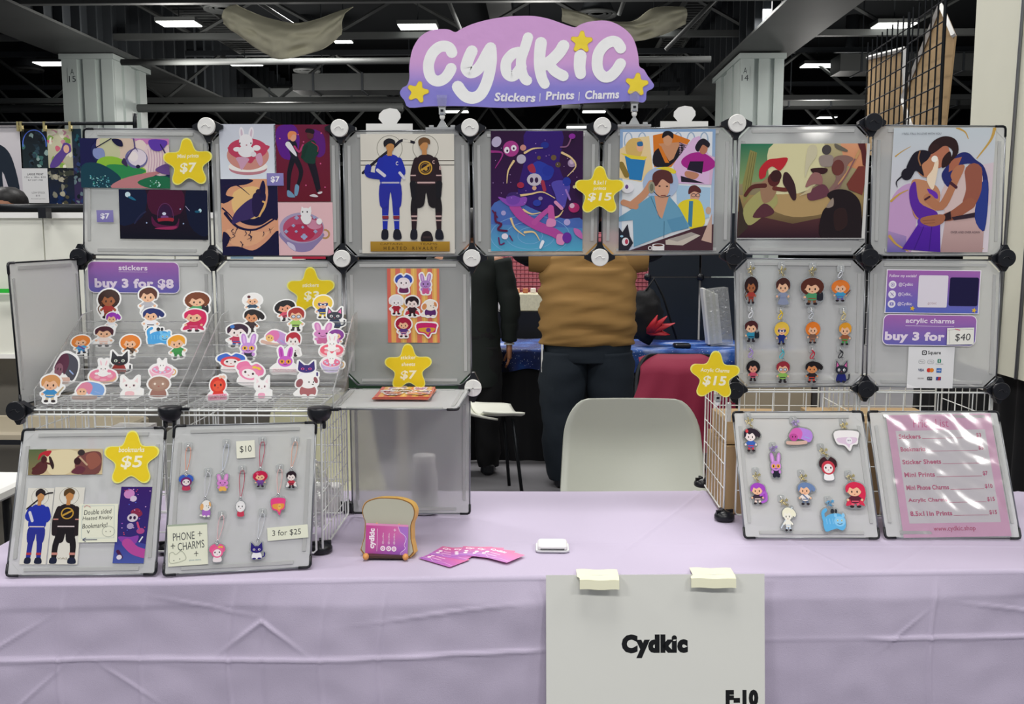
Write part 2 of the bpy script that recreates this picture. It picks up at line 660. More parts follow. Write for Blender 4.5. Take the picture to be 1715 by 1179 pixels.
        me.materials.append(M[m] if isinstance(m, str) else m)
        o = bpy.data.objects.new(name, me)
        COL.objects.link(o)
        if parent is not None:
            o.parent = parent
            WM[o.name] = WM[parent.name]
        else:
            o.matrix_world = Mx
            WM[o.name] = Mx.copy()
        return o

class Face:
    """a flat face (panel front) that takes things: origin, axes, normal toward the viewer"""
    def __init__(s, o, ux, uy):
        s.M = frame(o, ux, uy)
        s.o = V(o)
        s.ux, s.uy, s.n = [V((s.M[0][i], s.M[1][i], s.M[2][i])) for i in range(3)]
    def at(s, px, py, off=0.0):
        return hit(px, py, s.o + s.n * off, s.n)
    def place(s, px, py, w, h, rot=0, off=0.004):
        c = s.at(px, py, off)
        ww = (s.at(px + w / 2, py, off) - s.at(px - w / 2, py, off)).length
        hh = (s.at(px, py + h / 2, off) - s.at(px, py - h / 2, off)).length
        R = Matrix.Rotation(math.radians(rot), 3, s.n)
        return frame(c, R @ s.ux, R @ s.uy), ww, hh

# ------------------------------------------------------------------ the hall
struct(G().bbox2((-45, -14, -0.1), (45, 55, 0)), 'floor', 'floor')
struct(G().bbox2((-45, -14, 9.3), (45, 55, 9.5)), 'ceiling', 'deck')
struct(G().bbox2((-45, 54, 0), (45, 54.3, 9.3)), 'wall_back', 'deck')
struct(G().bbox2((-45.3, -14, 0), (-45, 55, 9.3)), 'wall_left', 'steel2')
struct(G().bbox2((45, -14, 0), (45.3, 55, 9.3)), 'wall_right', 'steel2')

def column(x0, x1, y0, y1, top, code, codepx, label):
    t = thing('wrapped_column', label, 'column', ((x0 + x1) / 2, (y0 + y1) / 2, 0))
    g = G().bbox2((x0 + 0.08, y0 + 0.08, 0), (x1 - 0.08, y1 - 0.08, top))
    g.build('core', 'colm', t)
    w = x1 - x0
    for fx in (0, 0.42, 0.78):      # proud vertical cladding panels on the front face
        wd = {0: 0.3, 0.42: 0.24, 0.78: 0.22}[fx] * w
        G().bbox2((x0 + fx * w, y0, 0), (x0 + fx * w + wd, y0 + 0.1, top - 0.12)).build('cladding_panel', 'colm', t)
    d = y1 - y0
    for side in (x0, x1 - 0.1):
        for fy in (0.035, 0.3, 0.72):
            G().bbox2((side, y0 + fy * d, 0), (side + 0.1, y0 + fy * d + 0.2 * d, top - 0.12)).build('cladding_panel', 'colm', t)
    G().bbox2((x0 - 0.05, y0 - 0.05, top - 0.14), (x1 + 0.05, y1 + 0.05, top)).build('cap_plate', 'colm', t)
    a = Art(0, 0, 1, 1)
    a.text(code[0], 0.3, 0.05, 0.7, 0.45, '2e3438')
    a.text(code[1:], 0.12, 0.55, 0.88, 0.97, '2e3438')
    f = Face((0, y0 - 0.012, 0), (1, 0, 0), (0, 0, 1))
    mx, ww, hh = f.place(codepx[0], codepx[1], 15, 24)
    a.build('printed_code', mx, ww, hh, t, base='b4bdb9')
    return t
def side_depth(px, x, y0):
    y = y0
    while abs(hy(px, 150, y).x) < abs(x) and y < y0 + 6:
        y += .05
    return y
ax0, ax1 = hy(105, 150, 24.2).x, hy(190, 150, 24.2).x
bx0_, bx1_ = hy(1240, 150, 24.2).x, hy(1312, 150, 24.2).x
column(ax0, ax1, 24.2, side_depth(249, ax1, 24.2), 6.68, 'A15', (121, 126), 'pale grey clad column marked A 15 under the left girder')
column(bx0_, bx1_, 24.2, side_depth(1196, bx0_, 24.2), 6.6, 'A14', (1248, 124), 'pale grey clad column marked A 14 right of the cloud sign')

def girder(x0, x1, y0, y1, z0, z1, label):
    t = thing('box_girder', label, 'girder', ((x0 + x1) / 2, y0, z0), group='ceiling girders')
    G().bbox2((x0 + 0.25, y0, z0 + 0.05), (x1 - 0.25, y1, z1)).build('web_plate', 'steel', t)
    G().bbox2((x0, y0, z0), (x1, y1, z0 + 0.06)).build('bottom_flange', 'steel2', t)
    g = G()
    y = y0
    while y < y1:
        for s in (x0 + 0.02, x1 - 0.26):
            g.bbox2((s, y, z0 + 0.06), (s + 0.24, y + 0.08, z1))
        y += 0.9
    g.build('stiffener_ribs', 'steel', t)['kind'] = 'stuff'
girder(ax0 - .2, ax1 + .3, 2, 50, 6.7, 8.9, 'long dark box girder over the left column marked A 15')
girder(bx0_ - .2, bx1_ + .3, 2, 50, 6.65, 8.8, 'long dark box girder over the right column marked A 14')
girder(-1.5, -0.8, 12, 50, 8.2, 9.2, 'narrow dark girder high up between the two columns')

def tray(xc, y0, y1, z, w, label):
    t = thing('ribbed_cable_tray', label, 'tray', (xc, y0, z))
    for s in (-1, 1):
        G().bbox2((xc + s * w / 2 - 0.03, y0, z - 0.02), (xc + s * w / 2 + 0.03, y1, z + 0.16)).build('side_rail', 'steel2', t)
    y = y0
    while y < y1:
        G().bbox2((xc - w / 2, y, z), (xc + w / 2, y + 0.09, z + 0.03)).build('rib', 'steel2', t)
        y += 0.32
tray(-9.3, 18, 30, 7.65, 1.0, 'ribbed cable tray slanting under the ceiling at upper left')
tray(4.4, 16, 34, 8.0, 0.8, 'ribbed cable tray right of the cloud sign under the deck')

def truss(y, z0, z1, x0, x1, label, step=1.6):
    t = thing('roof_truss', label, 'truss', ((x0 + x1) / 2, y, z0))
    G().bbox2((x0, y - 0.09, z0), (x1, y + 0.09, z0 + 0.16)).build('bottom_chord', 'steel2', t)
    G().bbox2((x0, y - 0.09, z1), (x1, y + 0.09, z1 + 0.16)).build('top_chord', 'steel', t)
    x, k = x0, 0
    while x < x1 - step:
        a, b = (z0 + 0.1, z1 + 0.05) if k % 2 == 0 else (z1 + 0.05, z0 + 0.1)
        G().tube([(x, y, a), (x + step, y, b)], 0.055, 4).build('web_bar', 'steel2', t)
        x += step
        k += 1
for yy, z0, z1, ww_, lb in ((19.0, 6.75, 7.6, 15, 'nearest'), (24.0, 7.0, 8.1, 17, 'second'), (29.5, 6.1, 7.6, 20, 'third'),
                            (35.0, 5.4, 7.4, 23, 'fourth'), (42.0, 5.0, 7.6, 27, 'farthest')):
    truss(yy, z0, z1, -ww_, ww_, f'dark roof truss across the hall, {lb} of the five from the stall', 1.9)
def pipe(pts, r, label, m='steel2'):
    tag(G().tube(pts, r, 8).build('ceiling_pipe', m), label, 'pipe')
pipe([(ax1 + .35, 17.5, 6.6), (bx0_ - .25, 17.5, 6.7)], 0.1, 'long horizontal pipe along the top edge of the view')
pipe([(ax1 + 1.2, 22, 6.05), (bx0_ - 1.2, 22, 6.05)], 0.08, 'dark horizontal pipe behind the left linen swag')
pipe([(-18, 26, 5.45), (-4, 26, 5.45)], 0.12, 'pipe passing behind the column marked A 15')
pipe([(-9, 20, 8.6), (-5.2, 20, 6.2)], 0.05, 'slanted brace left of the cloud sign')
pipe([(-2.9, 21, 9.0), (-1.9, 21, 6.6)], 0.05, 'slanted brace above the cloud sign, left one')
pipe([(2.6, 21, 8.9), (1.9, 21, 6.9)], 0.05, 'slanted brace above the cloud sign, right one')
pipe([(4.6, 20, 7.6), (2.9, 20, 5.9)], 0.05, 'slanted brace left of the column marked A 14')
pipe([(-13.2, 14, 6.2), (-9.9, 14, 5.2), (-9.5, 14, 5.2), (-9.4, 14, 5.8)], 0.07, 'bent conduit under the left girder')
# duct boxes across the hall
for k, (x0, x1, yy, z, dz_, lb) in enumerate(((-20, ax0 - .5, 20, 5.7, 0.5, 'square duct beside the column marked A 15'), (-7.5, 0.5, 27, 6.1, 0.5, 'square duct behind the cloud sign, lower one'),
                                          (9, 20, 27, 6.6, 0.5, 'square duct at upper right beyond the girder'), (0.8, bx0_ - .5, 31, 6.2, 0.45, 'square duct left of the column marked A 14'),
                                          (-10.5, -4, 33, 6.6, 0.5, 'square duct beyond the left linen swag'), (8.4, 18, 33, 6.4, 0.3, 'flat duct behind the wire display grid'))):
    t = thing('air_duct', lb, 'duct', ((x0 + x1) / 2, yy, z))
    G().bbox2((x0, yy, z), (x1, yy + 1.0, z + dz_)).build('duct_body', 'steel2', t)
    x = x0 + 0.6
    while x < x1:
        G().bbox2((x, yy - 0.03, z - 0.03), (x + 0.06, yy + 1.03, z + dz_ + 0.03)).build('seam_band', 'steel', t)
        x += 1.5
    for xx in (x0 + .8, x1 - .8):
        G().tube([(xx, yy + .5, z + dz_), (xx, yy + .5, 9.32)], .02, 4).build('hanger', 'steel', t)

LT = [(300, 40, 1), (700, 45, 1), (1095, 45, 1), (1497, 43, 1), (88, 107, 1), (410, 107, 1), (1370, 110, 1), (485, 152, 1), (75, 182, 1), (308, 183, 1), (540, 185, 1), (765, 187, 1), (995, 187, 1), (1385, 197, .8), (575, 70, .5), (968, 213, 1)]
where = ['above the column marked A 15', 'just left of the cloud sign top', 'on the right linen swag beyond the cloud sign', 'above the wire display grid', 'left of the column marked A 15, upper one', 'below the left linen swag', 'right of the column marked A 14', 'second lamp under the left linen swag', 'left of the column marked A 15, lower one', 'above the first white cap on the left', 'low lamp above the hockey print', 'under the middle of the cloud sign', 'under the right half of the cloud sign', 'tiny lamp left of the wire display grid', 'small lamp beside the left linen swag', 'low behind the top of the purple print']
for (px, py, s), wq in zip(LT, where):
    p = hz(px, py, 7.2 if py < 205 else 6.6)
    t = thing('ceiling_light', 'lit flat hall light ' + wq, 'light', p, group='hall ceiling lights')
    G().box(p + V((0, 0, 0.06)), (1.06 * s, 0.66 * s, 0.1)).build('housing', 'steel2', t)
    G().box(p, (1.0 * s, 0.6 * s, 0.03)).build('diffuser', 'lamp', t)
    G().tube([p + V((0, 0, 0.1)), p + V((0, 0, 1.8))], 0.015, 4).build('hanger', 'steel', t)
for px, py, r, lb in ((375, 15, 0.5, 'round air diffuser above the left linen swag'), (1000, 24, 0.52, 'round air diffuser at the right linen swag'), (514, 118, 0.46, 'round air diffuser below the left linen swag'),
                      (590, 178, 0.42, 'round air diffuser low left of the cloud sign'), (47, 117, 0.5, 'round air diffuser left of the column marked A 15'), (1425, 118, 0.45, 'round air diffuser left of the wire display grid')):
    p = hz(px, py, 7.45)
    t = thing('round_diffuser', lb, 'vent', p, group='round air diffusers')
    for q in (1, 0.72, 0.45):
        G().lathe(p, [(r * q - 0.07, 0.02), (r * q, -0.04 + 0.05 * (1 - q)), (r * q + 0.02, 0.03), (r * q - 0.05, 0.06)], 28).build('vane_ring', 'steel2', t)
    G().lathe(p + V((0, 0, 0.05)), [(r * 0.9, 0), (r * 0.5, 0.4), (r * 0.5, 1.795)], 20).build('duct_drop', 'steel', t)

def swag(top, bot, y, label):
    T = [hy(a, b, y) for a, b in catmull(top, False, 8)]
    B = [hy(a, b, y - 0.5) for a, b in catmull(bot, False, 8)]
    n = min(len(T), len(B)) - 1
    def fn(u, v):
        i = u * n
        a = T[int(i)].lerp(B[int(i)], v)
        a += V((0, -0.35 * math.sin(v * PI), 0))
        a += V((0, 1, 0.25)) * (0.10 * noise.noise(V((u * 5, v * 4, 2))) + 0.07 * noise.noise(V((u * 17, v * 6 + u * 5, 5))) + 0.035 * math.sin(v * 21 + 6 * math.sin(u * 4)) * math.sin(PI * u))
        return a
    t = G().grid(fn, n, 24).build('linen_swag', 'linen')
    md = t.modifiers.new('thick', 'SOLIDIFY')
    md.thickness = 0.01
    tag(t, label, 'drape')
swag([(395, 8), (430, 24), (480, 38), (520, 36), (560, 22), (592, 12)], [(374, 40), (405, 62), (440, 88), (472, 99), (535, 84), (572, 58)], 16.5, 'natural linen swag hanging from the ceiling at upper left')
swag([(940, 14), (975, 22), (1010, 34), (1060, 36), (1095, 14), (1143, 12)], [(941, 36), (985, 50), (1020, 62), (1062, 69), (1110, 58), (1149, 40)], 17, 'natural linen swag hanging behind the right end of the cloud sign')

# ------------------------------------------------------------------ cream partition at the right, black drape below
t = thing('display_partition', 'tall cream partition board at the right edge beyond the stall', 'partition', (1.68, 0.2, 1.07))
for k, (a, b) in enumerate(((-0.4, 0.10), (0.105, 0.60), (0.605, 1.08))):
    G().bbox2((1.66, a, 1.07), (1.70, b, 4.2)).build('board', 'cream', t)
for yy in (0.603, 0.75):
    G().tube([(1.655, yy, 1.07), (1.655, yy - 0.10, 4.2)], 0.006, 6).build('seam_cable', 'rod', t)
g = G()
def dr(u, v):
    y = -0.4 + 2.1 * u
    return V((1.74 + 0.025 * math.sin(y * 40 + 2 * math.sin(y * 9)) * (0.4 + 0.6 * v), y, 1.10 - 1.09 * v))
g.grid(dr, 160, 4)
tag(g.build('black_drape', 'blackf'), 'black gathered drape hanging below the cream partition', 'drape')

# black wire display grid with cardboard sheets behind it
def grid_wall(y0, y1, xa, xb, z0, z1, label, cell=0.115):
    X = lambda y: xa + (xb - xa) * (y - y0) / (y1 - y0)
    t = thing('wire_display_grid', label, 'display grid', (xa, y0, z0))
    y = y0
    k = 0
    while y <= y1 + 1e-6:
        G().tube([(X(y), y, z0), (X(y), y, z1)], 0.0045 if k % 12 else 0.009, 4).build('upright_wire', 'dark', t)
        y += cell
        k += 1
    z = z0
    while z <= z1 + 1e-6:
        G().tube([(xa, y0, z), (xb, y1, z)], 0.0045, 4).build('cross_wire', 'dark', t)
        z += cell
    return t
gn, gm, gf = hy(1583, 20, 2.1), hy(1520, 60, 2.68), hy(1451, 96, 3.55)
grid_wall(2.72, 3.55, gm.x + .02, gf.x, 0.9, 2.78, 'black wire display grid, left-hand half beside the cream partition', .1)
grid_wall(2.1, 2.66, gn.x, gm.x, 0.9, 2.78, 'black wire display grid, right-hand half beside the cream partition', .1)
def quad_sheet(name, pts, y0, y1, label, m='card', edge=(0, 1)):
    """a sheet standing along the grid; pts are its corners, each with its own depth"""
    P = [hy(*q) for q in pts]
    n_ = V((1, .35, 0)).normalized() * .012
    t = thing(name, label, 'cardboard', P[0])
    g = G().add(P + [p + n_ for p in P], [(0, 1, 2, 3), (7, 6, 5, 4), (0, 4, 5, 1), (1, 5, 6, 2), (2, 6, 7, 3), (3, 7, 4, 0)])
    g.build('sheet', m, t)
    for e in edge:
        a, b = P[e], P[(e + 1) % 4]
        G().tube([a - n_ * .6, b - n_ * .6], .014, 4).build('white_edge', 'white', t)
quad_sheet('cardboard_sheet', [(1455, 97, 3.70), (1516, 82, 3.02), (1520, 260, 3.02), (1450, 260, 3.70)], 0, 0, 'tan cardboard sheet with a white top edge behind the wire grid')
quad_sheet('tilted_cardboard', [(1577, 8, 2.35), (1599, 60, 2.2), (1570, 330, 2.25), (1513, 165, 2.9)], 0, 0, 'tan cardboard sheet tilted to a point behind the wire grid', edge=(0, 3, 2))

# ------------------------------------------------------------------ neighbouring stall at the left: rods, posters, boards, a visitor
def rod(y, a, b, z, r, label):
    tag(G().tube([(a, y, z), (b, y, z)], r, 8).build('black_rod', 'dark'), label, 'rod')
pr = hy(110, 207, 2.35)
rod(2.35, hy(-60, 207, 2.35).x, hy(228, 207, 2.35).x, pr.z, 0.009, 'thin black rod above the posters at the left')
pr2 = hy(60, 349, 1.9)
rod(1.9, hy(-60, 349, 1.9).x, hy(150, 349, 1.9).x, pr2.z, 0.022, 'thick black rail crossing in front of the visitor at the left')
tag(G().tube([hy(226, 190, 2.35), hy(226, 222, 2.35)], 0.011, 6).build('rod_end_post', 'dark'), 'short black upright at the end of the thin poster rod', 'rod')
PF = Face((0, 2.38, 0), (1, 0, 0), (0, 0, 1))
def pp(x0, y0, x1, y1, art, label, cat='poster', face=PF, off=0.0, name='hanging_poster', m='gloss', rot=0, group=None, base='f4f4f2', skew=None, thick=0.0006):
    mx, w, h = face.place((x0 + x1) / 2, (y0 + y1) / 2, x1 - x0, y1 - y0, rot, off)
    o = art.build(name, mx, w, h, base=base, m=m, skew=skew, thick=thick)
    tag(o, label, cat, group)
    return o
a = Art(0, 0, 100, 260)
a.rect(0, 0, 100, 260, 'd9d5d8', 'c3bec6')
a.blob([(-20, 75), (20, 60), (60, 80), (80, 130), (92, 230), (70, 235), (50, 160), (45, 260), (-20, 260)], '1d2733')
a.poly([(-10, 62), (18, 62), (8, 100)], 'e8e4e2'); a.ell(5, 30, 24, 32, 'c79a80'); a.blob([(-30, 15), (0, -8), (30, 6), (28, 30), (12, 18), (-20, 24)], '1a1718')
pp(-30, 207, 36, 338, a, 'large pale poster of a figure in a dark suit', off=0.01)
random.seed(3)
def scatter(x0, y0, x1, y1, bgc, bg2, cols, n, s, seed):
    r = random.Random(seed)
    a = Art(x0, y0, x1, y1)
    a.rect(x0, y0, x1, y1, bgc, bg2)
    for i in range(n):
        cx, cy = r.uniform(x0, x1), r.uniform(y0, y1)
        k = r.randint(5, 7)
        a.blob([(cx + s * r.uniform(.3, 1.2) * math.cos(2 * PI * j / k), cy + s * r.uniform(.3, 1.2) * math.sin(2 * PI * j / k)) for j in range(k)], r.choice(cols), 3)
    return a
a = scatter(0, 0, 44, 66, '10161d', '1c2a2e', ['20303a', '8fa8a4', '2d4450', '0e1216', '3d6a66'], 26, 5, 5)
a.ring(22, 26, 20, 24, 1.6, '5a7be8', a0=170, a1=370)
pp(37, 216, 80, 281, a, 'dark foil poster with a blue arc of light')
a = Art(0, 0, 100, 130); a.rect(0, 0, 100, 130, 'dfdfe0')
a.text('LARGE PRINT', 20, 18, 82, 26, '3a3a40', 0.02); a.text('12in x 18in: $20', 10, 30, 90, 37, '4a4a50'); a.text('BUY 2 GET 1 FREE', 22, 41, 78, 47, '4a4a50')
a.text('LOW STOCK', 34, 88, 84, 95, '4a4a50'); a.text('$15', 48, 99, 64, 106, '4a4a50'); a.text('limited prints', 30, 112, 84, 117, '77777a')
pp(38, 282, 82, 340, a, 'white price poster below the dark foil poster', 'sign', off=0.012)
a = scatter(0, 0, 42, 66, 'd9d5b4', 'b8b79a', ['86ab4c', 'd46a80', 'e7e3cc', 'a8c06a', 'c98fa0', 'efe9d8'], 30, 6, 8)
a.blob([(2, 64), (10, 48), (22, 36), (28, 24), (38, 26), (40, 38), (32, 44), (20, 60), (10, 66)], '5d4390'); a.ell(32, 34, 5, 7, 'e3b49a')
pp(80, 216, 121, 281, a, 'bright floral poster with a violet-haired figure')
pp(81, 282, 126, 345, scatter(0, 0, 42, 60, '14181c', '1a2744', ['3b3f34', '8a8878', '1b2f5c', 'b4ae98', '22262a', '54503f'], 34, 5, 11), 'dark gold and blue poster below the floral poster', off=0.012)
pp(123, 216, 139, 345, scatter(0, 0, 16, 120, '0e2a33', '3a2a55', ['1c5560', '0b1c22', '6a7f86', '2b3d6e'], 30, 4, 12), 'narrow teal poster half hidden beside the frosted panels', off=0.02)
pp(83, 349, 137, 356, scatter(0, 0, 50, 8, 'b8b8a8', '3b3b44', ['22242a', 'd8d6c8'], 8, 3, 13), 'poster strip peeking out below the black rail', off=0.03)
for k, px in enumerate((31, 36, 75, 118)):
    p = hy(px, 212, 2.35)
    tag(G().box(p, (0.012, 0.02, 0.05)).build('poster_clip', 'gold'), ('small metal clip holding the poster on the thin rod, %s from the left' % ('first', 'second', 'third', 'fourth')[k]), 'clip', 'poster clips')
# white display boards standing behind the left of the stall
seams = [-215, 71, 290, 508]
for k, lb in enumerate(('leftmost of the white display boards behind the stall', 'white display board behind the forest print panel', 'white display board behind the sticker racks')):
    p0, p1 = hy(seams[k] + 1, 356, 1.55), hy(seams[k + 1] - 1, 356, 1.55)
    t = thing('white_display_board', lb, 'board', ((p0.x + p1.x) / 2, 1.57, 1.0), group='white display boards')
    zt, zb = p0.z, hy(70, 600, 1.55).z
    G().bbox2((p0.x, 1.55, zb), (p1.x, 1.58, zt)).build('sheet', 'board', t)
    G().bbox2((p0.x, 1.535, zt - 0.025), (p1.x, 1.595, zt)).build('top_rail', 'white', t)
    G().bbox2((p0.x, 1.535, zb), (p1.x, 1.595, zb + 0.02)).build('bottom_rail', 'white', t)
tag(G().box(hy(75, 357, 1.5), (0.035, 0.05, 0.045)).build('binder_clip', 'black'), 'black clip joining two white display boards', 'clip')
tag(G().box(hy(-2, 487, 1.5), (0.14, 0.02, 0.018)).build('green_tape', cmat('2bbf3a')), 'strip of bright green tape on the leftmost white board', 'tape')
tag(G().bbox2((-2.9, 1.75, 0.0), (-0.9, 1.78, 1.2)).build('grey_screen', cmat('77736a', 0.8)), 'taupe screen behind the white display boards', 'screen')
# neighbours' tables
def plain_table(x0, x1, y0, y1, z, label, m, cat='table', apron=None):
    t = thing('side_table', label, cat, ((x0 + x1) / 2, (y0 + y1) / 2, 0))
    G().rbox(((x0 + x1) / 2, (y0 + y1) / 2, z - 0.02), (x1 - x0, y1 - y0, 0.04), 0.02).build('tabletop', m, t)
    G().bbox2((x0 + 0.01, y0 - 0.004, z - 0.05), (x1 - 0.01, y0 + 0.01, z - 0.03)).build('dark_edge', 'black', t)
    for x in (x0 + 0.08, x1 - 0.08):
        for y in (y0 + 0.08, y1 - 0.08):
            G().tube([(x, y, 0), (x, y, z - 0.04)], 0.014, 6).build('leg', 'black', t)
plain_table(-3.2, -1.75, 1.1, 1.5, 0.76, 'beige table of the neighbouring stall behind the left board', cmat('b9ae98', 0.6))
tl = hz(22, 822, 0.755)
plain_table(-3.0, tl.x - 0.02, -0.12, 0.42, 0.765, 'white tabletop just visible at the left edge beside the stall', 'white')

# ------------------------------------------------------------------ people
def skin_body(name, joints, edges, m, parent):
    me = bpy.data.meshes.new(name)
    keys = list(joints)
    me.from_pydata([joints[k][0] for k in keys], [(keys.index(a), keys.index(b)) for a, b in edges], [])
    o = bpy.data.objects.new(name, me)
    COL.objects.link(o)
    md = o.modifiers.new('skin', 'SKIN')
    for i, k in enumerate(keys):
        r = joints[k][1]
        me.skin_vertices[0].data[i].radius = (r, r) if not isinstance(r, tuple) else r
        me.skin_vertices[0].data[i].use_root = (i == 0)
    s = o.modifiers.new('sub', 'SUBSURF')
    s.levels = s.render_levels = 2
    me.materials.append(M[m])
    dg = bpy.context.evaluated_depsgraph_get()
    m2 = bpy.data.meshes.new_from_object(o.evaluated_get(dg))
    m2.name = name
    m2.materials.clear()
    m2.materials.append(M[m])
    m2.polygons.foreach_set('use_smooth', [True] * len(m2.polygons))
    bpy.data.objects.remove(o)
    return m2

def add_mesh(g, me, Mx=None):
    vs = [(Mx @ v.co) if Mx is not None else v.co.copy() for v in me.vertices]
    g.add(vs, [tuple(p.vertices) for p in me.polygons], True)

def head_geo(g, c, s=1.0):
    """head with jaw, nose, ears facing -y; c is the head's centre"""
    prof = [(-.118, .028, .03, -.03), (-.105, .045, .05, -.022), (-.08, .058, .07, -.012), (-.04, .068, .085, -.004), (0, .073, .094, 0), (.04, .075, .097, .003), (.075, .068, .088, .006), (.1, .05, .066, .008), (.116, .025, .034, .008)]
    rings = []
    for z, rx, ry, dy in prof:
        rings.append([V(c) + V((rx * math.cos(a), ry * math.sin(a) + dy, z)) * s for a in [2 * PI * k / 20 for k in range(20)]])
    g.loft(rings)
    g.loft([[V(c) + V((r * math.cos(a), -.088 + dy + r * .5 * math.sin(a), z)) * s for a in [2 * PI * k / 8 for k in range(8)]] for z, r, dy in ((.03, .008, 0), (0, .011, -.010), (-.022, .017, -.02), (-.032, .008, -.008))])
    for sx in (-1, 1):
        g.ell(V(c) + V((sx * .077, .008, -.004)) * s, (.012 * s, .022 * s, .034 * s), 8, 6)

def hand_geo(g, w, d, side, up, L=0.18, curl=0.5):
    """wrist point w, finger direction d, thumb side vector, palm normal up; five separate bent fingers"""
    d, side, up = V(d).normalized(), V(side).normalized(), V(up).normalized()
    rings = []
    for t, a, b in ((0, .026, .02), (.25, .036, .019), (.5, .042, .016), (.55, .041, .013)):
        rings.append([V(w) + d * (t * L) + side * (a * math.cos(q)) + up * (b * math.sin(q)) for q in [2 * PI * k / 12 for k in range(12)]])
    g.loft(rings)
    for k, (o, ln) in enumerate(((.030, .40), (.011, .45), (-.010, .42), (-.029, .34))):
        p = V(w) + d * (.48 * L) + side * o
        pts = [p]
        dd = d.copy()
        for j in range(3):
            dd = (dd + up * curl * .38).normalized()
            p = p + dd * (ln * L / 2.6) * (1 - .15 * j)
            pts.append(p)
        g.tube(pts, [.0095, .009, .008, .0065], 8)
    p = V(w) + d * (.14 * L) + side * .026
    g.tube([p, p + (d * .6 + side * .7) * .035, p + (d * .9 + side * .75 + up * .3) * .06, p + (d * 1.3 + side * .7 + up * .5) * .075], [.013, .012, .010, .008], 8)

def person(name, label, X, Y, hgt, m_skin, arms, hip=.17, chest=.16, face=0, legs=((-.12, 0), (.12, 0))):
    """arms: two tuples (shoulder offset, elbow, wrist, finger dir, thumb side, palm normal), local coordinates facing -y"""
    t = thing(name, label, 'person', Mx=Matrix.Translation((X, Y, 0)) @ Matrix.Rotation(face, 4, 'Z'))
    k = hgt / 1.78
    J = dict(pelvis=((0, 0, .94 * k), hip * .85), waist=((0, .0, 1.10 * k), chest * .9), chest_=((0, .0, 1.30 * k), chest), neck0=((0, .0, 1.46 * k), .07), neck1=((0, -.005, 1.54 * k), .052), head0=((0, -.01, 1.61 * k), .05))
    E = [('pelvis', 'waist'), ('waist', 'chest_'), ('chest_', 'neck0'), ('neck0', 'neck1'), ('neck1', 'head0')]
    for i, s in enumerate((-1, 1)):
        sh, el, wr = arms[i][:3]
        J['sh%d' % i] = (sh, .065); J['ua%d' % i] = (tuple((sh[q] + el[q]) / 2 for q in range(3)), .052)
        J['el%d' % i] = (el, .043); J['fa%d' % i] = (tuple((wr[q] * .4 + el[q] * .6) for q in range(3)), .04); J['wr%d' % i] = (wr, .026)
        E += [('chest_', 'sh%d' % i), ('sh%d' % i, 'ua%d' % i), ('ua%d' % i, 'el%d' % i), ('el%d' % i, 'fa%d' % i), ('fa%d' % i, 'wr%d' % i)]
        lx, ly = legs[i]
        J['hp%d' % i] = ((s * .1, 0, .86 * k), .10); J['th%d' % i] = ((lx * .9 + s * .01, ly * .3, .68 * k), .085); J['kn%d' % i] = ((lx, ly * .6 - .01, .49 * k), .058)
        J['cf%d' % i] = ((lx, ly + .02, .33 * k), .055); J['an%d' % i] = ((lx, ly + .02, .09 * k), .036); J['to%d' % i] = ((lx + s * .03, ly - .15, .035), .034)
        E += [('pelvis', 'hp%d' % i), ('hp%d' % i, 'th%d' % i), ('th%d' % i, 'kn%d' % i), ('kn%d' % i, 'cf%d' % i), ('cf%d' % i, 'an%d' % i), ('an%d' % i, 'to%d' % i)]
    g = G()
    add_mesh(g, skin_body('body', J, E, m_skin, t))
    hc = V((0, -.02, 1.665 * k))
    head_geo(g, hc)
    for i in range(2):
        hand_geo(g, arms[i][2], *arms[i][3:])
    g.build('body', m_skin, t, local=True)
    h = G()
    rings = []
    for z, rx, ry, dy in ((-.06, .03, .02, .085), (-.03, .066, .05, .05), (0, .081, .085, .025), (.04, .084, .096, .018), (.075, .082, .098, .010), (.105, .064, .078, .01), (.125, .03, .04, .01)):
        rings.append([hc + V((rx * math.cos(a), ry * math.sin(a) + dy, z)) * 1.04 for a in [2 * PI * q / 20 for q in range(20)]])
    h.loft(rings)
    h.build('hair', 'hair', t, local=True)
    e = G()
    for s in (-1, 1):
        e.ell(hc + V((s * .031, -.083, .004)), (.013, .008, .007), 8, 6)
    e.build('eyes', 'white', t, local=True)
    e = G()
    for s in (-1, 1):
        e.ell(hc + V((s * .031, -.0905, .004)), (.0055, .003, .0055), 8, 6)
        e.tube([hc + V((s * .016, -.09, .024)), hc + V((s * .034, -.091, .029)), hc + V((s * .05, -.08, .022))], .0035, 6)
    e.build('irises_and_brows', 'hair', t, local=True)
    G().tube([hc + V((-.022, -.083, -.052)), hc + V((0, -.092, -.05)), hc + V((.022, -.083, -.052))], .0045, 6).build('mouth', cmat('8a4a42'), t, local=True)
    return t, k

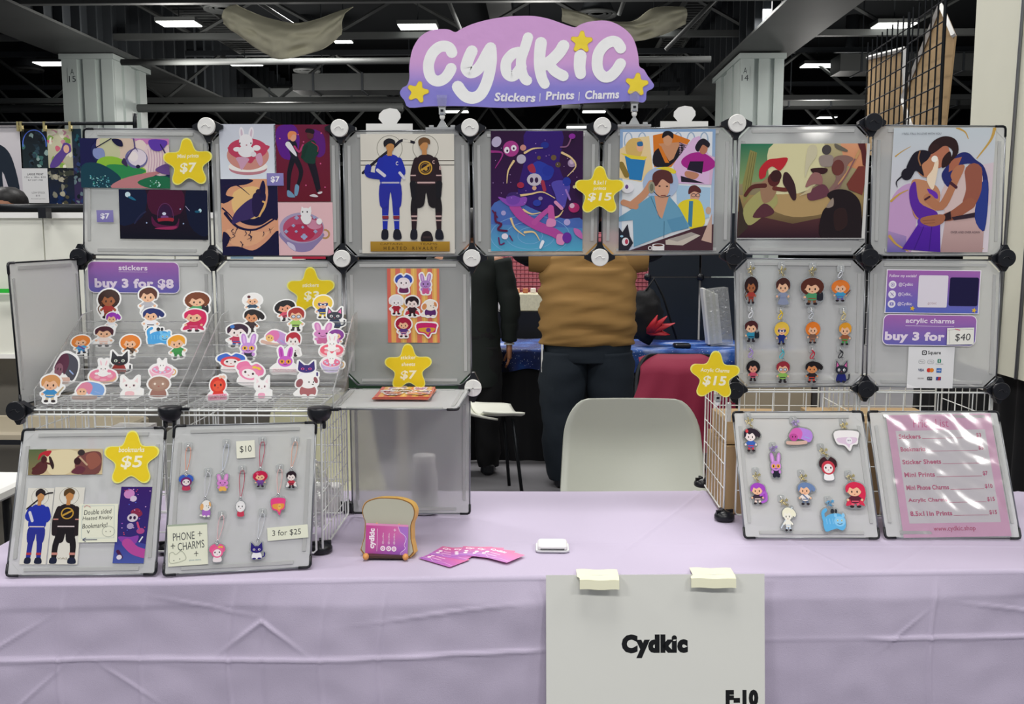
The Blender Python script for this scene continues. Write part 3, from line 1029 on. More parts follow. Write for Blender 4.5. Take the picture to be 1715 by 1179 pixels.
def torso_rings(levels, n=44, wr=0.0, seed=1, fold=38, skip=None):
    """levels: (z, rx, ry, cx, cy); wr = depth of cloth folds"""
    out = []
    L = catmull(levels, False, 6)
    for z, rx, ry, cx, cy in L:
        ring = []
        for k in range(n):
            a = 2 * PI * k / n
            w = 0.5 * wr * (2.6 * noise.noise(V((math.cos(a) * 1.6, math.sin(a) * 1.6, z * fold * .55 + 1.5 * math.sin(a + seed)))) + math.sin(z * fold + 1.6 * math.sin(a * 2 + seed) + 0.9 * math.sin(z * 9)) + .6 * math.sin(z * fold * .47 + a * 3 + seed)) * (0.35 + 0.65 * abs(math.sin(a * 1.5 + seed)))
            ring.append(V((cx + (rx + w) * math.cos(a), cy + (ry + w) * math.sin(a), z)))
        out.append(ring)
    return out
def sleeve(g, a, b, c, r0, r1, r2, n=14, cuff=True):
    pts = catmull([tuple(a), tuple((V(a) + V(b)) / 2), tuple(b), tuple((V(b) + V(c)) / 2), tuple(c)], False, 4)
    m = len(pts) - 1
    rs = [(r0 + (r1 - r0) * (i / m * 2) if i < m / 2 else r1 + (r2 - r1) * (i / m * 2 - 1)) + .004 * math.sin(i * 2.1) for i in range(m + 1)]
    g.tube(pts, rs, n)

# man with the mustard-brown shirt, back to the camera (faces +y)
c0 = hy(984, 560, 3.27)
armsA = [((-.23, 0, 1.45), (-.44, -.06, 1.50), (-.22, -.36, 1.36), (.5, -.8, .1), (0, 0, 1), (.6, .4, 0)), ((.23, 0, 1.45), (.42, -.08, 1.47), (.18, -.36, 1.34), (-.5, -.8, .1), (0, 0, 1), (-.6, .4, 0))]
t, k = person('person', 'person in a mustard brown shirt standing with back turned behind the grey chair', c0.x, 3.27, 1.82, 'skin2', armsA, hip=.2, chest=.19, face=PI, legs=((-.15, 0), (.16, .04)))
g = G()
g.loft(torso_rings([(.905, .285, .20, 0, 0), (.93, .295, .215, 0, 0), (1.02, .302, .225, 0, .01), (1.14, .300, .22, 0, .01), (1.26, .298, .205, 0, 0), (1.38, .292, .18, 0, 0), (1.47, .245, .135, 0, .01), (1.53, .12, .09, 0, .01)], 60, .017, 2, 62), caps=False)
for s in (-1, 1):
    g.loft([[V(p) + V((0, math.cos(a), math.sin(a))) * r for a in [2 * PI * q / 16 for q in range(16)]] for p, r in (((s * .17, 0, 1.42), .09), ((s * .27, -.01, 1.44), .098), ((s * .37, -.035, 1.455), .10))], caps=False)
g.build('shirt', 'brown', t, local=True)
for s, A in ((-1, armsA[0]), (1, armsA[1])):
    g = G()
    sleeve(g, V(A[0]) + V((s * .02, 0, 0)), A[1], V(A[2]) + V((0, 0.02, 0)), .07, .062, .04)
    g.build('black_undersleeve', 'blackf', t, local=True)
def trousers(t, waist, legs, m, top=1.0, rx=.27, ry=.19, r=(.165, .135, .12, .1), wr=.006, off=0):
    g = G()
    g.loft(torso_rings([(.80, rx * .98, ry, 0, off), (.88, rx * 1.02, ry * 1.03, 0, off), (.95, rx, ry, 0, off), (top, rx * .93, ry * .92, 0, off)], 40, wr, 3, 40))
    for lx, ly in legs:
        s = 1 if lx > 0 else -1
        g.loft(torso_rings([(.05, r[3] * .8, r[3] * .85, lx, ly), (.12, r[3], r[3] * 1.05, lx, ly), (.3, r[2], r[2] * 1.05, lx, ly), (.5, r[1], r[1] * 1.1, lx * .97, ly * .6), (.7, r[0] * .97, r[0] * 1.08, lx * .92, ly * .3), (.86, r[0], r[0] * 1.1, lx * .8, 0)], 28, wr * 1.5, s + 4, 34))
    g.build('trousers', m, t, local=True)
trousers(t, 1, ((-.15, 0), (.16, .04)), 'slate', top=.97)
g = G()
for lx, ly in ((-.15, 0), (.16, .04)):
    g.rbox((lx, ly - .06, .045), (.1, .28, .09), .045)
g.build('shoes', 'black', t, local=True)
G().box((.285, .06, .82), (.01, .06, .17)).build('zip_pocket', 'white', t, local=True)
# dark-clad person, back half turned, left of him
c1 = hy(786, 560, 3.55)
armsB = [((-.2, 0, 1.42), (-.27, .03, 1.13), (-.262, -.03, .865), (0, -.15, -1), (0, -1, 0), (1, 0, 0)), ((.2, 0, 1.42), (.27, .04, 1.14), (.25, -.02, .88), (0, -.15, -1), (0, -1, 0), (-1, 0, 0))]
t, k = person('person', 'person in a long dark green-black jacket standing behind the sticker sheet panel', c1.x, 3.55, 1.74, 'skin', armsB, hip=.15, chest=.14, face=PI)
g = G()
g.loft(torso_rings([(.60, .215, .16, 0, 0), (.75, .21, .155, 0, 0), (.95, .20, .145, 0, 0), (1.15, .19, .14, 0, 0), (1.32, .21, .14, 0, 0), (1.43, .185, .11, 0, .01), (1.49, .08, .07, 0, .01)], 44, .006, 4, 30), caps=False)
for A in armsB:
    sleeve(g, A[0], A[1], V(A[2]) + V((0, 0, .03)), .078, .07, .05)
g.build('jacket', 'greenblack', t, local=True)
trousers(t, 1, ((-.12, 0), (.12, 0)), 'blackf', rx=.19, ry=.14, r=(.11, .095, .085, .08))
g = G()
for lx in (-.12, .12):
    g.rbox((lx, -.05, .045), (.095, .27, .09), .045)
g.build('shoes', 'black', t, local=True)
G().tube([armsB[0][2], V(armsB[0][2]) + V((0, 0, .012))], .034, 12).build('white_cuff', 'white', t, local=True)
# visitor at the neighbouring stall: only hair, forehead and eyes show
c2 = hy(17, 350, 2.1)
armsC = [((-.2, 0, 1.42), (-.26, .02, 1.13), (-.24, -.06, .87), (0, -.1, -1), (0, -1, 0), (1, 0, 0)), ((.2, 0, 1.42), (.26, .02, 1.13), (.24, -.06, .87), (0, -.1, -1), (0, -1, 0), (-1, 0, 0))]
t, k = person('person', 'black-haired person whose forehead shows above the white board at the left', c2.x, 2.1, 1.80, 'skin', armsC, face=0)
g = G()
g.loft(torso_rings([(.85, .19, .14, 0, 0), (1.1, .19, .14, 0, 0), (1.32, .205, .135, 0, 0), (1.43, .18, .11, 0, .01), (1.5, .08, .07, 0, .01)], 30, .004, 4, 30), caps=False)
for A in armsC:
    sleeve(g, A[0], A[1], V(A[2]) + V((0, 0, .03)), .075, .062, .045)
g.build('shirt', 'greenblack', t, local=True)
trousers(t, 1, ((-.12, 0), (.12, 0)), 'blackf', rx=.18, ry=.13, r=(.1, .085, .075, .07))

# ------------------------------------------------------------------ chairs
def shell_chair(X, Y, z_seat, z_top, w, label, m, rot=0, legm='dark', group=None):
    t = thing('shell_chair', label, 'chair', Mx=Matrix.Translation((X, Y, 0)) @ Matrix.Rotation(rot, 4, 'Z'), group=group)
    H_ = z_top - z_seat
    def half(v):           # outline half width over the height of the back
        e = max(0.0, (v - .72) / .28)
        return w / 2 * (1.0 - .12 * v) * (.66 + .34 * math.sqrt(max(0.0, 1 - e * e)))
    def back(u, v):
        v = 1 - (1 - v) ** 1.5
        hw = half(v)
        x = (u * 2 - 1) * hw
        return V((x, .02 + .05 * v - .22 * ((1 - v) ** 3) - .09 * (x / (w / 2)) ** 2 * (1 - .4 * v), z_seat + H_ * v * 1.0 + .0))
    def seat(u, v):
        x = (u * 2 - 1) * w / 2 * (1 - .08 * v ** 3)
        return V((x, -.20 - .26 * v, z_seat + .04 * (x / (w / 2)) ** 2 - .012 * math.sin(v * PI) - .02 * v ** 4))
    g = G()
    g.grid(back, 20, 18)
    b = g.build('backrest', m, t, local=True)
    md = b.modifiers.new('s', 'SOLIDIFY'); md.thickness = .012
    g = G().grid(seat, 16, 12)
    b = g.build('seat', m, t, local=True)
    md = b.modifiers.new('s', 'SOLIDIFY'); md.thickness = .012
    for sx in (-1, 1):
        for sy, yy in ((-1, -.40), (1, -.05)):
            G().tube([(sx * w * .3, yy, z_seat - .015), (sx * w * .42, yy + sy * .05, 0.0)], .011, 8).build('leg', legm, t, local=True)
    return t
pc = hy(1059, 740, .80)
shell_chair(pc.x, .80, .46, hy(1059, 668, .85).z, .555, 'large pale grey shell chair right behind the lilac table', 'shell')
pc = hy(1140, 620, 2.3)
t2 = shell_chair(pc.x, 2.3, .46, .95, .52, 'grey shell chair under the burgundy jacket', 'dark')
def jk(u, v):
    # draped over the backrest: hangs down the near side and spreads at the hem
    x = (u * 2 - 1) * (.205 + .17 * v) + .02 * math.sin(v * 7)
    drop = v * .62
    z = .945 - .03 * (abs(u * 2 - 1) ** 4) - drop + .05 * math.sin(u * 9 + 1) * v
    y = 2.3 - .07 - .16 * v ** .5 - .11 * (u * 2 - 1) ** 2 * (-1) + .022 * math.sin(u * 26 + 2 * math.sin(v * 4)) * v
    if v < .08:
        y += (.08 - v) * 1.2
    return V((pc.x + x, y, z))
j = G().grid(jk, 60, 30).build('draped_jacket', 'burg')
md = j.modifiers.new('s', 'SOLIDIFY'); md.thickness = .006
tag(j, 'burgundy jacket draped over the chair back right of the standing man', 'jacket')
pc = hy(742, 700, 2.9)
shell_chair(pc.x, 2.95, .50, .66, .36, 'white side chair half hidden behind the lower frosted panel', 'board', rot=PI / 2 + .3)
pc = hy(575, 700, 1.9)
shell_chair(pc.x - .04, 1.6, .46, .84, .5, 'beige shell chair seen through the wire cube side', cmat('b3b294', .5), rot=.3)
pc = hy(95, 700, 1.2)
pc = hy(420, 700, 2.0)
shell_chair(pc.x, 1.25, .44, .74, .5, 'grey chair behind the wire cubes under the sticker racks', cmat('8d8f88', .5), rot=-.4)
# dark green mesh barrier behind the cubes
p0, p1 = hy(215, 640, 2.6), hy(790, 760, 2.6)
t = thing('green_mesh_barrier', 'dark green mesh barrier with cream posts behind the wire cubes', 'barrier', ((p0.x + p1.x) / 2, 2.6, 0))
n = 5
for i in range(n):
    a, b = p0.x + (p1.x - p0.x) * i / n, p0.x + (p1.x - p0.x) * (i + 1) / n
    G().bbox2((a + .02, 2.59, .3), (b - .02, 2.60, 1.1)).build('mesh_panel', cmat('23402c', .8), t)
    G().bbox2((a - .03, 2.57, 0), (a + .03, 2.61, 1.12)).build('post', cmat('b9b79c', .6), t)

# ------------------------------------------------------------------ the stall behind: galaxy table and black backdrop
gx0, gx1 = hy(700, 590, 3.87).x, hy(1330, 590, 3.87).x
t = thing('trestle_table', 'long trestle table of the stall behind under a galaxy cloth', 'table', ((gx0 + gx1) / 2, 4.2, 0))
G().bbox2((gx0 + .03, 3.9, .76), (gx1 - .03, 4.6, .795)).build('tabletop', 'board', t)
for x in (gx0 + .1, gx1 - .1):
    for y in (3.98, 4.5):
        G().tube([(x, y, 0), (x, y, .76)], .015, 6).build('leg', 'dark', t)
G().grid(lambda u, v: V((gx0 + (gx1 - gx0) * u, 3.885 + .012 * math.sin(u * 90), .79 - .78 * v)), 140, 3).build('black_skirt', 'blackf', t)
def gal(u, v):
    x = gx0 + (gx1 - gx0) * u
    if v < .7:
        return V((x, 4.6 - .74 * v / .7, .80 + .002 * math.sin(u * 60 + v * 9)))
    w_ = (v - .7) / .3
    return V((x, 3.857 - .015 * math.sin(u * 80) * w_, .80 - w_ * (.15 + .015 * math.sin(u * 37))))
tag(G().grid(gal, 120, 20).build('galaxy_tablecloth', 'galaxy'), 'blue galaxy print cloth over the table of the stall behind', 'tablecloth')
# black backdrop made of grid cubes
p0, p1 = hy(1085, 410, 4.55), hy(1262, 410, 4.55)
t = thing('black_backdrop', 'black panel backdrop on the galaxy table at the right', 'backdrop', (p0.x, 4.55, .8))
for i in range(2):
    for q, (za, zb) in enumerate(((.799, 1.27), (1.28, 1.75))):
        a, b = p0.x + (p1.x - p0.x) * i / 2, p0.x + (p1.x - p0.x) * (i + 1) / 2
        G().bbox2((a + .008, 4.54, za), (b - .008, 4.555, zb)).build('panel', cmat('0e1a26', .6), t)
for x in (p0.x, (p0.x + p1.x) / 2):
    G().ell((x + .0, 4.525, 1.275), (.028, .02, .028), 10, 6).build('knob', 'black', t)
# pink mesh board and cream speckled box
p0, p1 = hy(838, 400, 5.6), hy(1088, 400, 5.6)
zt, zb = 1.62, hy(850, 492, 5.6).z
t = thing('pink_pegboard', 'pink mesh display board beyond the galaxy table', 'board', (p0.x, 5.6, zb))
G().bbox2((p0.x, 5.61, zb), (p1.x, 5.63, zt)).build('sheet', 'pink', t)
g = G()
x = p0.x
while x < p1.x:
    g.tube([(x, 5.6, zb), (x, 5.6, zt)], .003, 4); x += .035
z = zb
while z < zt:
    g.tube([(p0.x, 5.6, z), (p1.x, 5.6, z)], .003, 4); z += .035
g.build('mesh_wires', cmat('8e3b4c'), t)['kind'] = 'stuff'
G().bbox2((p0.x, 5.5, 0), (p1.x, 5.9, zb)).build('stand', 'blackf', t)
p0, p1 = hy(852, 492, 5.0), hy(1000, 521, 5.0)
tag(G().rbox(((p0.x + p1.x) / 2, 5.1, (p0.z + p1.z) / 2), (p1.x - p0.x, .25, p0.z - p1.z), .01).build('cream_box', mat('speckled_cream', 'd8d3b6', .7, var=.25, vscale=60)), 'long cream speckled box beyond the galaxy table', 'box')
tag(G().bbox2((p0.x - .3, 4.95, 0), (p1.x, 5.25, p1.z - .002)).build('black_counter', 'black'), 'black counter under the cream speckled box', 'counter')
for i, (px, cc) in enumerate(((866, 'c98a6a'), (880, 'b06a48'), (893, 'd8cfc8'))):
    p = hy(px, 490, 5.05)
    tag(G().rbox((p.x, 5.08, p0.z + .022), (.045, .04, .04), .01).build('small_figure_box', cmat(cc)), ('tan', 'rust', 'white')[i] + ' small box on the cream speckled box', 'box')
# white folded paper stack standing on the galaxy table, in a plastic sleeve
p = hy(1192, 575, 4.15)
R = Matrix.Rotation(math.radians(-7), 3, 'Y')
t = thing('folded_paper_stack', 'white folded papers in a clear bag standing on the galaxy table', 'papers', (p.x, 4.15, .8))
for i in range(5):
    G().box(V((p.x - .05 + i * .022, 4.15 + i * .006, 1.012 - i * .004)), (.02, .12, .40 - .012 * i), R).build('folded_sheet', 'board' if i % 2 else 'white', t)
G().box(V((p.x + .035, 4.15, 1.01)), (.16, .16, .40), R).build('clear_bag', 'bag', t)
# black bag with red spikes
p = hy(1082, 560, 4.1)
t = thing('black_bag', 'crumpled black bag with red pointed flaps on the galaxy table', 'bag', (p.x, 4.1, .8))
g = G()
def bagf(u, v):
    a, b = 2 * PI * u, PI * v
    q = V((.12 * math.sin(b) * math.cos(a), .09 * math.sin(b) * math.sin(a), -.19 * math.cos(b)))
    return V((p.x, 4.1, 1.01)) + q * (1 + .22 * noise.noise(q * 16))
g.grid(bagf, 26, 16).build('body', 'blackf', t)
for a, l in ((20, .17), (45, .15), (-10, .13), (70, .12)):
    r_ = math.radians(a)
    d = V((math.cos(r_), -.3, math.sin(r_)))
    g = G().loft([[V((p.x + .02, 3.99, .92)) + d * l * f + V((math.sin(q) * w_, math.cos(q) * .01, math.cos(q) * w_)) for q in [2 * PI * i / 6 for i in range(6)]] for f, w_ in ((0, .035), (.5, .022), (1, .002))])
    g.build('red_flap', cmat('b01f2c', .5), t)
G().tube([(p.x - .02, 4.1, 1.17), (p.x + .05, 4.1, 1.28), (p.x + .12, 4.12, 1.15), (p.x + .22, 4.12, .85)], .008, 6).build('strap', 'blackf', t)
p = hy(1142, 572, 4.0)
tag(G().rbox((p.x, 4.0, .815), (.12, .1, .03), .02).build('black_card_tray', 'black'), 'flat black tray on the galaxy table left of the white papers', 'tray')

# ------------------------------------------------------------------ our table and its cloth
ZT = 0.742
FL, FR = hz(100, 972, ZT), hz(1600, 952, ZT)
BL, BR = hz(700, 822, ZT), hz(1300, 823, ZT)
def fy(x):
    return FL.y + (FR.y - FL.y) * (x - FL.x) / (FR.x - FL.x)
def by(x):
    return BL.y + (BR.y - BL.y) * (x - BL.x) / (BR.x - BL.x)
TX0, TX1 = -1.42, 1.62
t = thing('folding_table', 'long folding table hidden under the lilac cloth', 'table', (0, -.1, 0))
G().add([(TX0 + .02, fy(TX0) + .06, ZT - .045), (TX1 - .02, fy(TX1) + .06, ZT - .045), (TX1 - .02, by(TX1) - .02, ZT - .045), (TX0 + .02, by(TX0) - .02, ZT - .045),
         (TX0 + .02, fy(TX0) + .06, ZT - .006), (TX1 - .02, fy(TX1) + .06, ZT - .006), (TX1 - .02, by(TX1) - .02, ZT - .006), (TX0 + .02, by(TX0) - .02, ZT - .006)],
        [(3, 2, 1, 0), (4, 5, 6, 7), (0, 1, 5, 4), (1, 2, 6, 5), (2, 3, 7, 6), (3, 0, 4, 7)]).build('tabletop', 'board', t)
for x in (TX0 + .2, TX1 - .2):
    for y in (fy(x) + .15, by(x) - .12):
        G().tube([(x, y, 0), (x, y, ZT - .045)], .014, 8).build('leg', 'dark', t)

def ridge(d, w):
    return math.exp(-(d / w) ** 2)
def cloth_front(x, z):
    """outward bulge of the hanging front, metres"""
    o = .012 * math.sin(x * 2.3 + 1) + .006 * math.sin(x * 7 + 2 * math.sin(x * 2))
    zc = .562 + .010 * math.sin(x * 3) + .012 * (x + .2)
    o += .007 * ridge(z - zc, .0035) + .004 * (1 / (1 + math.exp((z - zc) * 120)))
    for xc, w, a in ((-1.12, .004, .004), (-.72, .004, .005), (-.50, .006, .003), (-.64, .008, -.003), (-.36, .004, .004), (.08, .004, .003), (.98, .004, .005), (-.93, .004, .003), (1.25, .005, .004), (.66, .004, .003)):
        o += a * ridge(x - xc - .015 * math.sin(z * 9), w)
    # peaked pinch around x = -0.66
    dx = x + .655
    o += .007 * ridge(z - (.640 - abs(dx) * .75), .005) * ridge(dx, .07)
    for xa, za, k_, ln in ((-1.25, .60, .6, .07), (-.98, .50, -.7, .06), (-.2, .66, .12, .16), (.5, .68, .10, .2), (.9, .60, .8, .05), (-.8, .68, -.2, .1), (-1.2, .47, .9, .08), (1.2, .64, -.15, .12)):
        o += .004 * ridge(z - za - k_ * (x - xa), .003) * ridge(x - xa, ln)
    o *= 1 - .8 * max(0, min(1, (x + .03) / .06)) * max(0, min(1, (.86 - x) / .06))      # the paper sign holds the cloth flat
    o += .0025 * noise.noise(V((x * 14, z * 14, 2))) + .004 * noise.noise(V((x * 4, z * 5, 7)))
    return o
def cl(u, v):
    x = TX0 + (TX1 - TX0) * u
    Y0, Y1 = by(x), fy(x)
    if v < .42:
        q = v / .42
        y = Y0 + (Y1 - Y0) * q
        z = ZT + .0035 * noise.noise(V((x * 2.2, y * 5, 1))) * (1 - q ** 6) - .001
        z += .0028 * ridge(y + .235 + .004 * math.sin(x * 3), .004) + .0025 * ridge(x - .23 - .5 * (y + .3), .006) * (1 if y > -.3 else .4)
        z += .0022 * ridge(x - .62 + .35 * y, .006) + .0016 * ridge(x - 1.25 - .9 * y, .008)
        return V((x, y, z))
    if v < .52:
        q = (v - .42) / .10 * PI / 2
        r = .012
        return V((x, Y1 - r * math.sin(q), ZT - .001 - r * (1 - math.cos(q)) + .0012 * noise.noise(V((x * 9, q, 4)))))
    q = (v - .52) / .48
    z = ZT - .013 - (ZT - .04) * q
    flare = .012 * min(1, q / .07) + .03 * q
    return V((x, Y1 - .012 - flare - cloth_front(x, z) * min(1, q * 12), z))
c = G().grid(cl, 760, 270).build('tablecloth', 'cloth', origin=(0, -.1, .74))
tag(c, 'wrinkled lilac cloth covering the stall table and hanging to the floor', 'tablecloth')
g = G().grid(lambda u, v: V((TX0 + (TX1 - TX0) * u, by(TX0 + (TX1 - TX0) * u) + .004 + .012 * v, ZT - .002 - .5 * v)), 60, 6)
g.build('back_drop', 'cloth', c)
def tablez(p):
    return V((p.x, p.y, ZT + .001))

# paper booth sign taped to the front of the cloth
p0, p1 = hz(916, 962, ZT), hz(1279, 962, ZT)
yy = (fy(p0.x) + fy(p1.x)) / 2 - .054
SF = Face((0, yy, .7), (1, .045, 0), (0, .12, 1))
mx, w, h = SF.place(1098, 1085, 366, 246, 0, 0)
a = Art(0, 0, 366, 246)
a.rect(0, 0, 366, 246, 'e6e7e0')
a.text('Cydkic', 126, 100, 237, 140, '0c0d10', .075)
a.text('F-10', 300, 194, 355, 222, '0c0d10', .08)
for x in (84, 276):
    a.ell(x, 20, 3.2, 3.2, '77776f'); a.ell(x, 20, 1.6, 1.6, 'b9b9b0')
o = a.build('booth_sign', mx, w, h, base='e6e7e0')
tag(o, 'white paper booth sign with bold black lettering taped to the cloth front', 'sign')
for cx, rr, lb in ((999, 1, 'cream masking tape strip over the left corner of the booth sign'), (1190, -1, 'cream masking tape strip over the right corner of the booth sign')):
    q0, q1 = hz(cx - 34, 958, ZT), hz(cx + 34, 956, ZT)
    g = G()
    pr_ = [(.012, .0035), (-.018, .0045), (-.044, .005), (-.0555, .001), (-.0605, -.020)]
    g.grid(lambda u, v: (lambda i, f: V((q0.x + (q1.x - q0.x) * u + (.006 * rr if v > .6 else 0) * (1 - u), fy(q0.x) + .004 + (pr_[i][0] * (1 - f) + pr_[min(4, i + 1)][0] * f), ZT + .0012 + (pr_[i][1] * (1 - f) + pr_[min(4, i + 1)][1] * f) + .001 * math.sin(u * 9))))(int(v * 4), v * 4 - int(v * 4)), 10, 8, smooth=False)
    o = g.build('masking_tape', 'masking')
    md = o.modifiers.new('s', 'SOLIDIFY'); md.thickness = .0006
    tag(o, lb, 'tape')

# ------------------------------------------------------------------ grid connectors and frosted panels
CP = {(0, 3): (137, 212), (1, 3): (350, 213), (2, 3): (571, 216), (3, 3): (788, 215), (4, 3): (1008, 213), (5, 3): (1232, 208), (6, 3): (1459, 206), (7, 3): (1688, 208),
      (0, 2): (137, 430), (1, 2): (357, 432), (2, 2): (575, 433), (3, 2): (791, 432), (4, 2): (1004, 431), (5, 2): (1227, 429), (6, 2): (1453, 431), (7, 2): (1680, 432),
      (2, 1): (580, 648), (3, 1): (793, 648), (5, 1): (1229, 652), (6, 1): (1447, 650), (7, 1): (1671, 653), (2, 0): (585, 852), (3, 0): (795, 852), (5, 0): (1213, 866), (0, 1): (147, 650), (1, 1): (366, 648)}
C3 = {k: hy(v[0], v[1], 0) for k, v in CP.items()}
DIR = {'L': (-1, 0), 'R': (1, 0), 'U': (0, 1), 'D': (0, -1)}
def connector(p, color, arms, label, R=None, r=.0245, cross=False):
    """round hub cap on a body with one grooved socket per held panel"""
    t = thing('grid_connector', label, 'connector', p, group='%s cap grid connectors' % color)
    R = R or Matrix.Identity(3)
    ar = .043 if color == 'white' else .037
    g = G()
    g.lathe(p, [(.017, -.012), (.021, -.008), (.021, .006), (.016, .012)], 16, 'y', R)
    g.build('hub', 'black', t)
    for d in arms:
        dx, dz = DIR[d]
        a, b = V((dx, 0, dz)), V((-dz, 0, dx))
        g = G()
        vs = []
        for yy_ in (-.011, .011):
            for s, e in ((.006, -.022), (ar, -.004), (ar, .004), (.006, .022)):
                vs.append(p + R @ (a * s + b * e + V((0, yy_, 0))))
        g.add(vs, [(0, 1, 2, 3), (7, 6, 5, 4), (0, 4, 5, 1), (1, 5, 6, 2), (2, 6, 7, 3), (3, 7, 4, 0)])
        g.build('socket', 'black', t)
    g = G()
    g.lathe(p, [(r * .9, .012), (r, .015), (r, .021), (r * .94, .0235), (.002, .0238)], 32, 'y', R, False)
    cap = g.build('cap', 'cap' if color == 'white' else 'black', t)
    if cross:
        g = G()
        for aa in ((1, 0), (0, 1)):
            g.box(p + R @ V((0, -.0255, 0)), (.044 if aa[0] else .003, .002, .003 if aa[0] else .044), R)
        g.build('cap_groove_ribs', 'cap', cap) if False else g.build('groove_rib', 'cap', t)
    else:
        g = G()
        pts = catmull([(-.013, -.003), (-.006, .003), (.002, .004), (.006, -.002), (.013, -.001)], False, 4)
        g.tube([p + R @ V((x, -.0247, z)) for x, z in pts], .0009, 5)
        g.build('moulded_mark', 'cap' if color == 'white' else 'black', t)
    return t
rows = {3: 'top row', 2: 'second row', 1: 'third row', 0: 'bottom row'}
spec = [((1, 3), 'white', 'LRD', 'between the forest print panel and the four-print panel'), ((2, 3), 'white', 'LRD', 'left above the hockey print'), ((3, 3), 'white', 'LRD', 'right above the hockey print'),
        ((4, 3), 'white', 'LRD', 'right above the purple swirl print'), ((5, 3), 'white', 'LRD', 'right above the comic print'), ((6, 3), 'black', 'LRD', 'at the top between the two rightmost prints'),
        ((0, 2), 'black', 'URD', 'left below the forest print'), ((1, 2), 'black', 'LRUD', 'right above the sticker offer sign'), ((2, 2), 'white', 'LRUD', 'left below the hockey print'),
        ((3, 2), 'white', 'LRUD', 'right below the hockey print'), ((4, 2), 'white', 'LRU', 'below the yellow star between the purple and comic prints'), ((5, 2), 'black', 'LRUD', 'left above the twelve acrylic charms'),
        ((6, 2), 'black', 'LRUD', 'right above the twelve acrylic charms'), ((7, 2), 'black', 'LUD', 'at the right end of the second row'),
        ((3, 1), 'white', 'LUD', 'with a cross groove beside the sticker sheet shelf'), ((5, 1), 'black', 'RUD', 'behind the yellow star beside the twelve charms'), ((6, 1), 'black', 'LRUD', 'right below the twelve acrylic charms'), ((7, 1), 'black', 'LUD', 'right below the payment card')]
for k, c_, arms, w_ in spec:
    connector(C3[k] + V((0, -.002, 0)), c_, arms, 'round %s grid connector %s' % (c_, w_), cross=(k == (3, 1)))

def panel(TL, TR, BR_, BL_, label, inset=.006, corners='black', edge='rod', group='frosted grid panels', ch=.036, strips=('T', 'B', 'L', 'R'), name='frosted_display', m='frost', glow=0):
    """frosted plastic sheet with chamfered corners, edge rods, ribbed strips and corner clips"""
    TL, TR, BR_, BL_ = V(TL), V(TR), V(BR_), V(BL_)
    cen = (TL + TR + BR_ + BL_) / 4
    Fm = frame(cen, TR + BR_ - TL - BL_, TL + TR - BL_ - BR_)
    t = thing(name, label, 'panel', Mx=Fm, group=group)
    n = V((Fm[0][2], Fm[1][2], Fm[2][2]))
    Wd, Hd = ((TR - TL).length + (BR_ - BL_).length) / 2, ((TL - BL_).length + (TR - BR_).length) / 2
    def P(u, v, off=0):      # u right, v up in metres from the lower left corner
        a, b = (u + inset) / (Wd), (v + inset) / (Hd)
        return (BL_ * (1 - a) + BR_ * a) * (1 - b) + (TL * (1 - a) + TR * a) * b + n * off
    w, h = Wd - 2 * inset, Hd - 2 * inset
    oct_ = [(ch, .002), (w - ch, .002), (w - .002, ch), (w - .002, h - ch), (w - ch, h - .002), (ch, h - .002), (.002, h - ch), (.002, ch)]
    vs = [P(u, v, -.0008) for u, v in oct_] + [P(u, v, .0008) for u, v in oct_]
    G().add(vs, [tuple(range(8))[::-1], tuple(range(8, 16))] + [(i, (i + 1) % 8, 8 + (i + 1) % 8, 8 + i) for i in range(8)]).build('sheet', m, t)
    c = .028
    for a, b in (((c, 0), (w - c, 0)), ((w, c), (w, h - c)), ((w - c, h), (c, h)), ((0, h - c), (0, c))):
        G().tube([P(*a), P(*b)], .0024, 6).build('edge_rod', edge, t)
    for cx, cy, sx, sy in ((0, 0, 1, 1), (w, 0, -1, 1), (w, h, -1, -1), (0, h, 1, -1)):
        if corners is None:
            G().tube([P(cx + sx * c, cy), P(cx, cy + sy * c)], .0024, 6).build('corner_rod', edge, t)
            continue
        g = G()
        r = .007
        g.tube([P(cx + sx * c, cy), P(cx + sx * r, cy), P(cx + sx * r * .3, cy + sy * r * .3), P(cx, cy + sy * r), P(cx, cy + sy * c)], .0036, 8)
        g.build('corner_sleeve', corners, t)
        g = G()
        vs = [P(cx + sx * .003, cy + sy * .003, o_) if k == 0 else (P(cx + sx * ch * 1.0, cy + sy * .003, o_) if k == 1 else P(cx + sx * .003, cy + sy * ch * 1.0, o_)) for o_ in (-.001, .001) for k in range(3)]
        g.add(vs, [(0, 1, 2), (5, 4, 3), (0, 3, 4, 1), (1, 4, 5, 2), (2, 5, 3, 0)])
        g.build('corner_web', m, t)
    sl, sw = .040, .0085
    for s in strips:
        g = G()
        if s in 'TB':
            v0 = .010 if s == 'B' else h - .010 - sw
            q = [(sl, v0), (w - sl, v0), (w - sl, v0 + sw), (sl, v0 + sw)]
        else:
            u0 = .012 if s == 'L' else w - .012 - sw
            q = [(u0, sl), (u0 + sw, sl), (u0 + sw, h - sl), (u0, h - sl)]
        vs = [P(u, v, .001) for u, v in q] + [P(u, v, .0032) for u, v in q]
        g.add(vs, [(0, 3, 2, 1), (4, 5, 6, 7), (0, 1, 5, 4), (1, 2, 6, 5), (2, 3, 7, 6), (3, 0, 4, 7)])
        g.build('ribbed_strip', 'strip', t)
    # fine ribs moulded into the strips' centre line
    return t
def gp(c, r, label, **k):
    k['corners'] = 'dark' if k.get('corners') == 'dark' else None
    TL, TR, BR_, BL_ = C3[(c, r)], C3[(c + 1, r)], C3[(c + 1, r - 1)], C3[(c, r - 1)]
    return panel(TL, TR, BR_, BL_, label, **k)
gp(0, 3, 'frosted panel holding the forest print and the dark red print', corners='dark', m='frost3')
